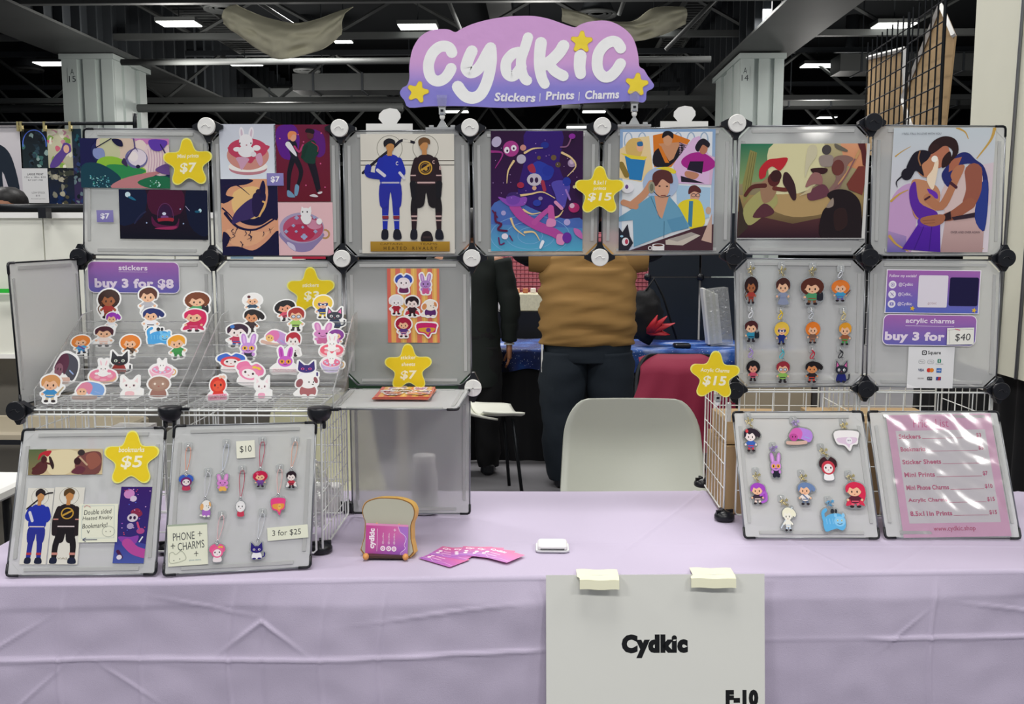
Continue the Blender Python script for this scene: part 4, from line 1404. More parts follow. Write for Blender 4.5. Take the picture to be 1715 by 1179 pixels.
gp(1, 3, 'frosted panel fully covered by four small prints')
gp(2, 3, 'frosted panel holding the hockey print')
gp(3, 3, 'frosted panel holding the purple swirl print')
gp(4, 3, 'frosted panel holding the comic style print')
gp(5, 3, 'frosted panel holding the red-crested warrior print', m='frost3')
gp(6, 3, 'frosted panel holding the embracing couple print', corners='dark', m='frost3')
gp(0, 2, 'frosted panel behind the sticker offer sign', m='frost2')
gp(1, 2, 'frosted panel behind the right sticker rack', m='frost2')
gp(2, 2, 'frosted panel holding the striped sticker sheet')
gp(5, 2, 'frosted panel holding twelve acrylic charms', m='frost3')
gp(6, 2, 'frosted panel holding the social media and payment signs', m='frost3')
panel(C3[(2, 1)] + V((.004, 0, -.006)), C3[(3, 1)] + V((-.004, 0, -.006)), V((hy(790, 852, 0).x, 0, ZT + .004)), V((hy(587, 852, 0).x, 0, ZT + .004)), 'lower frosted panel standing on the table under the sticker sheet shelf', m='frost3')
# cubes on the left stand forward of the grid
YF = -.37
F1 = {0: hy(33, 686, YF), 1: hy(285, 687, YF), 2: hy(535, 689, YF)}
F0 = {2: hy(538, 918, YF)}
zf = ZT + .016
B1 = {c_: V((C3[(c_, 2)].x + .003, 0, (F1[0].z + F1[1].z + F1[2].z) / 3)) for c_ in (0, 1, 2)}
for k in F1:
    F1[k] = V((F1[k].x, YF, B1[0].z))
panel(V((F1[0].x - .012, YF, B1[0].z + .375)), C3[(0, 2)] + V((-.004, -.012, 0)), B1[0] + V((-.004, -.012, .0)), F1[0] + V((0, 0, .004)), 'frosted side panel closing the left end of the sticker racks', edge='dark', m='frost2')
p = B1[2].z
t = panel(V((B1[2].x + .002, -.006, p)), V((C3[(3, 1)].x - .004, -.006, p)), V((C3[(3, 1)].x - .012, -.345, p)), V((F1[2].x + .016, -.345, p)), 'horizontal frosted shelf carrying the stack of sticker sheets', name='frosted_shelf', m='frost2')
SHELFZ = p
conn_R = Matrix.Rotation(-PI / 2, 3, 'X')
for k, lb in ((0, 'at the left front corner of the sticker rack shelf'), (1, 'in the middle of the sticker rack shelf front'), (2, 'at the right front corner of the sticker rack shelf')):
    p = F1[k]
    if k == 0:
        connector(p, 'black', 'RD', 'black grid connector ' + lb)
    else:
        t = thing('grid_connector', 'flat-topped black grid connector ' + lb, 'connector', p, group='black cap grid connectors')
        G().lathe(p, [(.012, -.030), (.025, -.018), (.030, -.006), (.030, .006), (.028, .010), (.006, .011)], 24).build('cap', 'black', t)
        for s in (-1, 1):
            G().box(p + V((s * .012, -.004, -.028)), (.007, .012, .03)).build('socket', 'black', t)
        G().box(p + V((.034, 0, .004)), (.03, .008, .006)).build('socket', 'black', t)
def foot(p, label):
    t = thing('connector_foot', label, 'connector', (p.x, p.y, ZT), group='black connector feet')
    G().lathe((p.x, p.y, ZT + .001), [(.024, 0), (.029, .004), (.029, .013), (.024, .022), (.012, .027)], 24).build('cap', 'black', t)
    for a in range(4):
        d = V((math.cos(a * PI / 2 + .3), math.sin(a * PI / 2 + .3), 0))
        G().box(V((p.x, p.y, ZT + .018)) + d * .016, (.02, .007, .026), Matrix.Rotation(a * PI / 2 + .3, 3, 'Z')).build('socket', 'black', t)
foot(hz(585, 856, ZT), 'black connector foot on the table behind the toast card holder')
foot(hz(538, 925, ZT), 'black connector foot on the table right of the phone charm panel')
foot(hz(1213, 871, ZT), 'black connector foot on the table left of the lower charm panel')
foot(hz(1177, 815, ZT), 'black connector foot at the back edge of the table beside the grey chair')
foot(hz(285, 925, ZT), 'black connector foot behind the gap of the two left leaning panels')

def wire_panel(p00, p10, p11, p01, label, n=7, m_=7, name='wire_grid', r=.0016, group='white wire grid panels'):
    p00, p10, p11, p01 = V(p00), V(p10), V(p11), V(p01)
    t = thing(name, label, 'wire panel', (p00 + p10 + p11 + p01) / 4, group=group)
    def P(u, v):
        return (p00 * (1 - u) + p10 * u) * (1 - v) + (p01 * (1 - u) + p11 * u) * v
    e = .02
    G().tube([P(e, 0), P(1 - e, 0), P(1, e), P(1, 1 - e), P(1 - e, 1), P(e, 1), P(0, 1 - e), P(0, e)], .0028, 6, closed=True).build('frame', 'wire', t)
    for i in range(1, n):
        G().tube([P(i / n, 0), P(i / n, 1)], r, 4).build('wire', 'wire', t)
    for i in range(1, m_):
        G().tube([P(0, i / m_), P(1, i / m_)], r, 4).build('cross_wire', 'wire', t)
    return t
sz = SHELFZ
for c_, lb in ((0, 'left'), (1, 'right')):
    a, b = F1[c_] + V((.016, 0, 0)), F1[c_ + 1] - V((.016, 0, 0))
    A_, B_ = B1[c_] + V((.016, 0, 0)), B1[c_ + 1] - V((.016, 0, 0))
    wire_panel(a, b, B_, A_, 'horizontal white wire shelf under the %s sticker rack' % lb, 7, 12)
    z0 = ZT + .012
    wire_panel(V((a.x, YF, z0)), V((b.x, YF, z0)), b - V((0, 0, .012)), a - V((0, 0, .012)), 'upright white wire panel behind the %s leaning panel on the left' % ('first' if c_ == 0 else 'second'), 7, 7)
    wire_panel(V((A_.x, -.01, z0)), V((B_.x, -.01, z0)), B_ - V((0, 0.01, .012)), A_ - V((0, 0.01, .012)), 'rear white wire panel of the %s cube under the sticker racks' % lb, 7, 7)
for c_, lb in ((0, 'left end wire panel of the sticker rack cubes'), (1, 'middle wire divider between the two sticker rack cubes'), (2, 'right end wire panel of the cubes beside the toast card holder')):
    x0, x1 = F1[c_].x, B1[c_].x
    if c_ == 2:
        x0, x1 = (F1[2].x + F0[2].x) / 2 - .002, C3[(2, 0)].x
    wire_panel((x0, YF + .016, z0), (x1, -.016, z0), (x1, -.016, sz - .012), (F1[c_].x, YF + .016, sz - .012), lb, 9, 7)
# right-hand cubes stand behind the grid
for c_, lb in ((5, 'left'), (6, 'right')):
    a, b = C3[(c_, 1)].copy(), C3[(c_ + 1, 1)].copy()
    a.x += .018; b.x -= .018; a.y = b.y = .004
    a.z = b.z = (C3[(5, 1)].z + C3[(7, 1)].z) / 2 - .008
    wire_panel((a.x - .004, .004, z0), (b.x - .004, .004, z0), b, a, 'upright white wire panel behind the %s leaning panel on the right' % ('first' if c_ == 5 else 'second'), 7, 5)
    wire_panel((a.x, .375, z0), (b.x, .375, z0), b + V((0, .371, 0)), a + V((0, .371, 0)), 'rear white wire panel of the %s cube on the right side' % lb, 7, 7)
for c_, lb in ((5, 'left end wire panel of the right-hand cubes holding brown boxes'), (6, 'middle wire divider of the right-hand cubes'), (7, 'right end wire panel of the right-hand cubes')):
    x = C3[(c_, 1)].x - (.016 if c_ == 5 else .004)
    zt = (C3[(5, 1)].z + C3[(7, 1)].z) / 2 - .01
    wire_panel((x, .02, z0), (x, .36, z0), (x, .36, zt), (x, .02, zt), lb, 7, 5)
# things stored inside the cubes
def carton(x0, x1, y0, y1, z0_, z1, label, m='card'):
    t = thing('cardboard_box', label, 'box', ((x0 + x1) / 2, (y0 + y1) / 2, z0_))
    G().bbox2((x0, y0, z0_), (x1, y1, z1)).build('body', m, t)
    ym = (y0 + y1) / 2
    for s in (-1, 1):
        G().bbox2((x0, ym + s * .002, z1), (x1, y0 if s < 0 else y1, z1 + .003)).build('flap', m, t)
    G().bbox2(((x0), ym - .02, z1 + .003), (x1, ym + .02, z1 + .0036)).build('packing_tape', cmat('c8ad7c', .3), t)
cx = C3[(5, 0)].x
carton(cx + .004, cx + .24, .05, .32, ZT + .002, ZT + .20, 'tall brown cardboard box in the right-hand wire cube')
carton(cx + .012, cx + .20, .07, .30, ZT + .2065, ZT + .27, 'small brown cardboard box on top of the tall one')
carton(cx + .30, cx + .66, .06, .33, ZT + .002, ZT + .27, 'wide brown cardboard box in the second right-hand cube')
bx0, bx1 = hy(1240, 670, .9).x, hy(1358, 670, .9).x
tag(G().bbox2((bx0, .90, 0), (bx1, .94, 1.13)).build('beige_board', cmat('b8ad96', .7)), 'beige board seen through the wires above the charm panel', 'board')
tag(G().bbox2((bx1 + .005, .90, 0), (bx1 + .035, .93, 1.13)).build('dark_post', cmat('4a4846')), 'dark post beside the beige board behind the right cubes', 'post')
# crinkled clear bags in the left cubes
def crumple(c, s, label, seed, m='bag'):
    def f(u, v):
        a, b = 2 * PI * u, PI * v
        q = V((math.sin(b) * math.cos(a), math.sin(b) * math.sin(a), -math.cos(b)))
        k = 1 + .35 * noise.noise(q * 2.5 + V((seed, 0, 0))) + .18 * noise.noise(q * 8 + V((0, seed, 0)))
        return V(c) + V((q.x * s[0], q.y * s[1], max(q.z, -.9) * s[2])) * k
    tag(G().grid(f, 34, 20, smooth=False).build('plastic_bag', m), label, 'bag')
crumple((F1[2].x - .085, -.2, ZT + .112), (.06, .08, .10), 'crinkled clear plastic bags piled in the wire cube beside the phone charm panel', 3)
crumple((F1[1].x + .06, -.2, ZT + .095), (.035, .07, .075), 'small crinkled clear bag behind the phone charm panel', 9)
p = hz(715, 850, ZT)
t = thing('clear_jar', 'blurred pale jar standing behind the lower frosted panel', 'jar', (p.x, .045, ZT))
p = V((p.x, .045, ZT))
G().lathe(p, [(.035, 0), (.040, .004), (.040, .12), (.030, .14), (.028, .15)], 24).build('body', cmat('e4e6e4', .3), t)
G().lathe(p + V((0, 0, .15)), [(.033, 0), (.033, .022), (.029, .025)], 24).build('lid', 'white', t)
tag(G().rbox((p.x - .30, .06, ZT + .04), (.09, .06, .08), .01).build('white_carton', 'white'), 'white carton behind the left edge of the lower frosted panel', 'carton')
p = hy(163, 690, -.2)
t = thing('marker_pen', 'red and white marker pen standing in the left cube', 'pen', (p.x - .02, -.2, ZT))
G().tube([(p.x - .02, -.2, ZT + .002), (p.x - .02, -.2, ZT + .22)], .009, 8).build('barrel', 'white', t)
G().tube([(p.x - .02, -.2, ZT + .22), (p.x - .02, -.2, ZT + .27)], .0105, 8).build('pen_cap', cmat('c22c34'), t)
tag(G().bbox2((p.x - .006, -.16, ZT + .002), (p.x + .10, -.05, ZT + .285)).build('pale_carton', cmat('d6d4d0')), 'pale carton inside the left wire cube', 'box')

# ------------------------------------------------------------------ leaning panels
LEAN = {}
def leaning(tl, tr, br, bl, label, L=.352):
    B0, B1_ = hz(bl[0], bl[1], ZT + .004), hz(br[0], br[1], ZT + .004)
    def up(px, py, base):
        d = ray(px, py)
        q = CAMP - base
        bb, cc = q.dot(d), q.dot(q) - L * L
        disc = max(0, bb * bb - cc)
        s = -bb + math.sqrt(disc)
        return CAMP + d * s
    T0, T1 = up(*tl, B0), up(*tr, B1_)
    t = panel(T0, T1, B1_, B0, label, inset=.002, name='leaning_display', group='leaning frosted panels', edge='rod', m='frost2')
    return Face((T0 + T1 + B0 + B1_) / 4, T1 + B1_ - T0 - B0, T0 + T1 - B0 - B1_), (T0, T1, B1_, B0)
LF1, q1 = leaning((38, 718), (279, 715), (262, 963), (9, 966), 'leaning frosted panel with the bookmarks, leftmost of the four')
LF2, q2 = leaning((291, 712), (531, 706), (521, 951), (272, 965), 'leaning frosted panel with nine phone charms')
LF3, q3 = leaning((1226, 689), (1445, 688), (1474, 903), (1246, 902), 'leaning frosted panel with ten acrylic charms')
LF4, q4 = leaning((1452, 688), (1672, 688), (1711, 903), (1482, 902), 'leaning frosted panel with the price list, rightmost of the four')
print('lean tops', [tuple(round(x, 3) for x in q) for Q in (q1, q2, q3, q4) for q in Q[:2]], 'F1', F1[0], 'SZ', SHELFZ, 'front y', fy(-1), fy(1), 'back', by(0))
MF = Face((0, -.0015, 0), (1, 0, 0), (0, 0, 1))      # the upright panel fronts

# ------------------------------------------------------------------ acrylic step racks
def rack(x0, x1, label):
    t = thing('acrylic_step_rack', label, 'rack', ((x0 + x1) / 2, -.2, SHELFZ))
    z = SHELFZ + .004
    for x in (x0, x1 - .003):
        out = [(-.355, 0), (-.355, .045), (-.30, .075), (-.075, .215), (-.015, .222), (-.015, .16), (-.25, 0)]
        G().add([(x, y, z + q) for y, q in out] + [(x + .003, y, z + q) for y, q in out], [tuple(range(7)), tuple(range(7, 14))[::-1]] + [(i, 7 + i, 7 + (i + 1) % 7, (i + 1) % 7) for i in range(7)]).build('side_plate', 'clear', t)
        pts = [V((x + .0015, y, z + q)) for y, q in out[:5]]
        G().tube(pts, .0017, 4).build('polished_edge', 'clearedge', t)
    for i in range(7):
        f = i / 6
        y, zz = -.345 + .285 * f, z + .003 + .165 * f
        G().bbox2((x0 + .003, y, zz), (x1 - .003, y + .045, zz + .0025)).build('step', 'clear', t)
        G().bbox2((x0 + .003, y - .0025, zz), (x1 - .003, y, zz + .026)).build('lip', 'clear', t)
        G().tube([(x0 + .003, y - .001, zz + .026), (x1 - .003, y - .001, zz + .026)], .0014, 4).build('polished_edge', 'clearedge', t)
    return t
xa, xb = hy(52, 680, -.355).x, hy(303, 672, -.355).x
rack(F1[0].x + .03, F1[0].x + .03 + .372, 'clear stepped acrylic rack, left one, filled with stickers')
rack(F1[0].x + .424, F1[0].x + .424 + .372, 'clear stepped acrylic rack, right one, filled with stickers')
SLN = V((0, -.165, .285)).normalized()
SLO = V((0, -.345, SHELFZ + .012))

# ------------------------------------------------------------------ small generic figures for stickers and charms
SK, SKD = 'f0bd98', 'a8663f'
def fig_person(hair, top, bottom, skin=SK, style='short', extra=None, mask=None, ex='b0b0b0', lean=0):
    a = Art(-.6, -.6, .6, .6, clip=False)
    x = lean
    if style == 'long':
        a.blob([(x - .05, -.42), (x + .32, -.34), (x + .40, .0), (x + .28, .30), (x + .16, .10), (x - .26, -.1)], hair)
    if style == 'flow':
        a.blob([(x, -.40), (x + .30, -.38), (x + .50, -.20), (x + .42, -.06), (x + .22, -.16), (x - .1, -.1)], hair)
    if style == 'puff':
        a.ell(x, -.16, .40, .33, hair)
    if style == 'bun':
        a.ell(x + .27, -.06, .12, .12, hair)
    if extra == 'cape':
        a.blob([(x - .12, .05), (x + .12, .05), (x + .34, .42), (x + .05, .34), (x - .34, .42)], ex)
    if extra == 'staff':
        a.line([(x - .42, .36), (x + .30, -.44)], .05, ex, sm=False)
    # legs, body, arms
    for s in (-1, 1):
        a.line([(x + s * .07, .26), (x + s * .10, .42)], .10, bottom, sm=False)
        a.ell(x + s * .12, .45, .075, .045, '2b2226')
        a.line([(x + s * .10, .10), (x + s * .24, .20)], .08, top, sm=False)
        a.ell(x + s * .25, .21, .045, .045, skin)
    if style == 'dress':
        a.blob([(x - .10, .04), (x + .10, .04), (x + .16, .26), (x + .26, .48), (x - .20, .48), (x - .12, .26)], top)
    else:
        a.blob([(x - .12, .05), (x + .12, .05), (x + .14, .30), (x - .14, .30)], top)
    a.rect(x - .13, .24, x + .13, .28, bottom)
    # head
    a.ell(x, -.14, .25, .22, skin, n=22)
    a.ell(x - .24, -.10, .05, .05, skin); 
    a.blob([(x - .29, -.06), (x - .30, -.28), (x - .10, -.42), (x + .14, -.42), (x + .31, -.26), (x + .28, -.02), (x + .21, -.14), (x + .10, -.24), (x - .04, -.18), (x - .16, -.24), (x - .22, -.12)], hair, 3)
    if mask:
        a.blob([(x - .20, -.16), (x, -.13), (x + .20, -.16), (x + .17, -.04), (x, -.07), (x - .17, -.04)], mask)
        for s in (-1, 1):
            a.ell(x + s * .09, -.09, .04, .03, 'f5f5f5')
    elif style == 'glasses' or extra == 'glasses':
        for s in (-1, 1):
            a.ell(x + s * .10, -.08, .085, .07, '33405f'); a.ell(x + s * .10, -.08, .06, .048, 'cfd8e8')
    else:
        for s in (-1, 1):
            a.ell(x + s * .095, -.08, .026, .042, '2a1c1c')
    a.ell(x, .01, .03, .014, 'b2493f')
    if extra == 'pet':
        a.blob([(x + .16, .12), (x + .22, .02), (x + .27, .10), (x + .34, .02), (x + .38, .14), (x + .36, .32), (x + .18, .32)], ex, 3)
    if extra == 'sash':
        a.line([(x - .10, .06), (x + .12, .26)], .06, ex, sm=False)
    if extra == 'sword':
        a.line([(x + .24, .20), (x + .42, -.02)], .045, ex, sm=False)
    if extra == 'bow':
        a.line([(x - .24, .0), (x - .36, .16), (x - .26, .34)], .035, ex)
    if extra == 'tail':
        a.line([(x + .14, .1), (x + .38, -.02), (x + .40, .30), (x + .2, .40)], .10, ex)
    if extra == 'flower':
        a.ell(x - .16, -.32, .07, .07, ex)
    return a
def fig_bunny(c1, c2, body='d985b4', specs=None, label=None, ears=1):
    a = Art(-.6, -.6, .6, .6, clip=False)
    for s in (-1, 1):
        a.blob([(s * .06, -.12), (s * .10, -.40), (s * .20, -.50), (s * .27, -.40), (s * .22, -.12)], c1)
        a.blob([(s * .11, -.16), (s * .14, -.38), (s * .19, -.43), (s * .21, -.36), (s * .17, -.14)], c2)
    if body:
        a.blob([(-.12, .16), (.12, .16), (.17, .44), (-.17, .44)], body)
        for s in (-1, 1):
            a.ell(s * .10, .46, .08, .05, body); a.ell(s * .19, .28, .06, .07, c1)
    a.ell(0, .04, .27, .20, c1, n=22)
    if specs:
        for s in (-1, 1):
            a.ell(s * .12, .05, .10, .08, specs)
            a.ell(s * .12, .05, .03, .045, '2a1c2c')
    else:
        for s in (-1, 1):
            a.ell(s * .11, .02, .03, .04, '2a1c2c')
    a.line([(-.07, .13), (0, .16), (.07, .13)], .022, '6a2550')
    if label:
        a.rrect(-.5, .28, .5, .46, .06, 'fbeef0')
        a.text(label, -.42, .32, .42, .42, 'd9748c')
    return a
def fig_cat(c1, ear='f09ab8', body=None, eye='f5f5f5', pat=None, c3=None, sit=True):
    a = Art(-.6, -.6, .6, .6, clip=False)
    body = body or c1
    if sit:
        a.line([(.12, .40), (.34, .34), (.36, .14)], .06, c1)
        a.blob([(-.14, .08), (.14, .08), (.22, .44), (-.22, .44)], body)
        for s in (-1, 1):
            a.ell(s * .12, .45, .09, .05, c1)
    for s in (-1, 1):
        a.poly([(s * .06, -.22), (s * .25, -.48), (s * .28, -.08)], c1)
        a.poly([(s * .11, -.22), (s * .225, -.40), (s * .24, -.16)], ear)
    a.ell(0, -.06, .28, .20, c1, n=22)
    if pat:
        a.ell(-.12, -.12, .09, .07, pat)
    for s in (-1, 1):
        a.ell(s * .12, -.06, .055, .06, eye); a.ell(s * .12, -.055, .024, .042, '1a1a22')
    a.ell(0, .02, .022, .014, 'd06a78')
    if c3:
        a.blob([(-.12, .22), (.12, .22), (.12, .40), (-.12, .40)], c3)
    return a
def fig_round(c1, c2, c3, eyes='2a1a1a', hat=None, ribbon=None, text=None):
    a = Art(-.6, -.6, .6, .6, clip=False)
    if hat:
        a.blob([(-.34, .0), (-.40, -.26), (-.16, -.42), (0, -.30), (.16, -.42), (.40, -.26), (.34, .0)], hat)
    a.blob([(-.16, .18), (.16, .18), (.22, .46), (-.22, .46)], c2)
    a.ell(0, 0, .32, .27, c1, n=24)
    a.ell(0, .03, .22, .18, c3, n=20)
    for s in (-1, 1):
        a.ell(s * .12, .0, .035, .045, eyes)
    a.ell(0, .09, .03, .016, 'b04a4a')
    if ribbon:
        for s in (-1, 1):
            a.ell(.18 + s * .07, -.26, .07, .05, ribbon, rot=s * 25)
        a.ell(.18, -.26, .03, .03, ribbon)
    if text:
        a.rrect(-.42, .30, .36, .50, .05, 'f3a6c0')
        a.text(text, -.36, .335, .30, .46, 'b8345f', .02)
    return a
def fig_donut(c1='ef7f9f', c2='f6b9c8', who='bunny', bun='e8b48c'):
    a = Art(-.6, -.6, .6, .6, clip=False)
    a.ell(0, .20, .48, .25, bun, n=26)
    a.ell(0, .12, .46, .24, c1, n=26)
    a.ell(-.20, .20, .10, .06, c2); a.ell(.24, .14, .10, .08, c2); a.ell(.02, .30, .12, .04, c2)
    for s in (-1, 1):
        if who == 'bunny':
            a.ell(s * .09, -.34, .055, .16, 'fbf8f6', rot=s * 12)
            a.ell(s * .09, -.34, .025, .11, 'f6c9d2', rot=s * 12)
        else:
            a.poly([(s * .03, -.24), (s * .14, -.40), (s * .16, -.16)], 'fbf8f6')
    a.ell(0, -.12, .17, .15, 'fbf8f6'); a.ell(0, .06, .19, .12, 'fbf8f6')
    for s in (-1, 1):
        a.ell(s * .07, -.12, .018, .022, '3a2c2c'); a.ell(s * .22, .06, .07, .045, 'fbf8f6')
    a.ell(0, -.08, .02, .012, 'e08a98')
    return a
def fig_cup(c='f2b3c8', liq='e0708c', who='cat', scale=1):
    a = Art(-.6, -.6, .6, .6, clip=False)
    a.ring(.44, .14, .11, .11, .05, 'e2b478')
    a.blob([(-.44, .02), (.44, .02), (.34, .36), (.16, .46), (-.16, .46), (-.34, .36)], c)
    a.ell(0, .04, .45, .21, 'f7e8ee', n=26); a.ell(0, .05, .39, .17, liq, n=26)
    for x, y in ((-.2, .08), (.12, .14), (.26, .03), (-.05, .16), (-.28, .02)):
        a.ell(x, y, .05, .035, 'cfd6f2')
    for s in (-1, 1):
        a.poly([(s * .03, -.24), (s * .14, -.38), (s * .15, -.14)], 'fbf8f6')
    a.ell(0, -.12, .16, .14, 'fbf8f6'); a.ell(0, .03, .12, .09, 'fbf8f6')
    for s in (-1, 1):
        a.ell(s * .06, -.12, .016, .022, '3a2c2c')
    return a
def fig_beast(c1, c2, top='f3f6fa'):
    a = Art(-.6, -.6, .6, .6, clip=False)
    a.line([(-.36, .1), (-.42, -.2), (-.30, -.32)], .12, c1)
    a.blob([(-.42, .04), (-.20, -.16), (.2, -.20), (.42, -.06), (.44, .22), (.30, .36), (.10, .30), (-.1, .34), (-.34, .40), (-.42, .26)], c1)
    for s in (-1, 1):
        a.ell(.22 + s * .15, -.14, .06, .07, c2)
    a.ell(.22, .06, .22, .17, c2, n=20)
    for s in (-1, 1):
        a.ell(.22 + s * .08, .03, .03, .035, 'f2efb0'); a.ell(.22 + s * .08, .035, .014, .022, '1a2230')
    a.line([(.13, .13), (.22, .16), (.31, .13)], .02, '1a3050')
    for i in range(3):
        a.line([(-.30 + i * .12, -.02), (-.28 + i * .12, .14)], .028, c2)
    a.ell(-.04, -.28, .07, .08, '2c3038'); a.ell(.10, -.28, .05, .07, '2c3038')
    return a
def fig_lying(h1, h2, skin=SK):
    a = Art(-.6, -.6, .6, .6, clip=False)
    a.blob([(-.36, .05), (-.20, -.26), (.05, -.32), (.40, -.22), (.50, .0), (.36, .22), (.05, .10)], h2)
    a.blob([(-.40, .02), (-.24, -.26), (.0, -.30), (.12, -.12), (.02, .12), (-.1, .0)], h1)
    a.ell(-.22, .04, .16, .14, skin)
    a.ell(-.26, .02, .018, .03, '2a1c1c'); a.ell(-.15, .02, .018, .03, '2a1c1c')
    a.line([(-.46, .24), (-.1, .25), (.22, .22)], .13, 'd8b3a4')
    a.line([(.2, .02), (.36, .08)], .03, '9db6e6')
    return a
def fig_banner(c1, c2, c3):
    a = Art(-.6, -.6, .6, .6, clip=False)
    a.blob([(-.48, -.26), (.48, -.26), (.50, .0), (.44, .20), (.24, .24), (.10, .46), (-.12, .26), (-.44, .18)], c1)
    a.blob([(-.38, -.02), (.40, -.04), (.38, .14), (.14, .22), (.08, .34), (-.06, .22), (-.36, .14)], c2)
    a.ell(.10, .08, .13, .12, c3); a.ell(.06, .07, .018, .03, '4a3a5a'); a.ell(.14, .07, .018, .03, '4a3a5a')
    return a
def fig_dog(c1, c2, c3):
    a = Art(-.6, -.6, .6, .6, clip=False)
    a.line([(-.2, .42), (-.44, .40)], .08, c1)
    a.blob([(-.24, .12), (.22, .12), (.24, .44), (-.26, .44)], c3)
    for s in (-1, 1):
        a.ell(s * .14, .46, .10, .05, c1)
    a.ell(0, -.08, .34, .27, c1, n=24)
    a.ell(-.32, -.02, .12, .17, c2, rot=20); a.ell(.26, -.14, .07, .13, c2, rot=-20)
    a.ell(.02, -.06, .022, .03, '231a1a'); a.ell(.18, -.06, .022, .03, '231a1a'); a.ell(.16, .03, .035, .02, '231a1a')
    return a

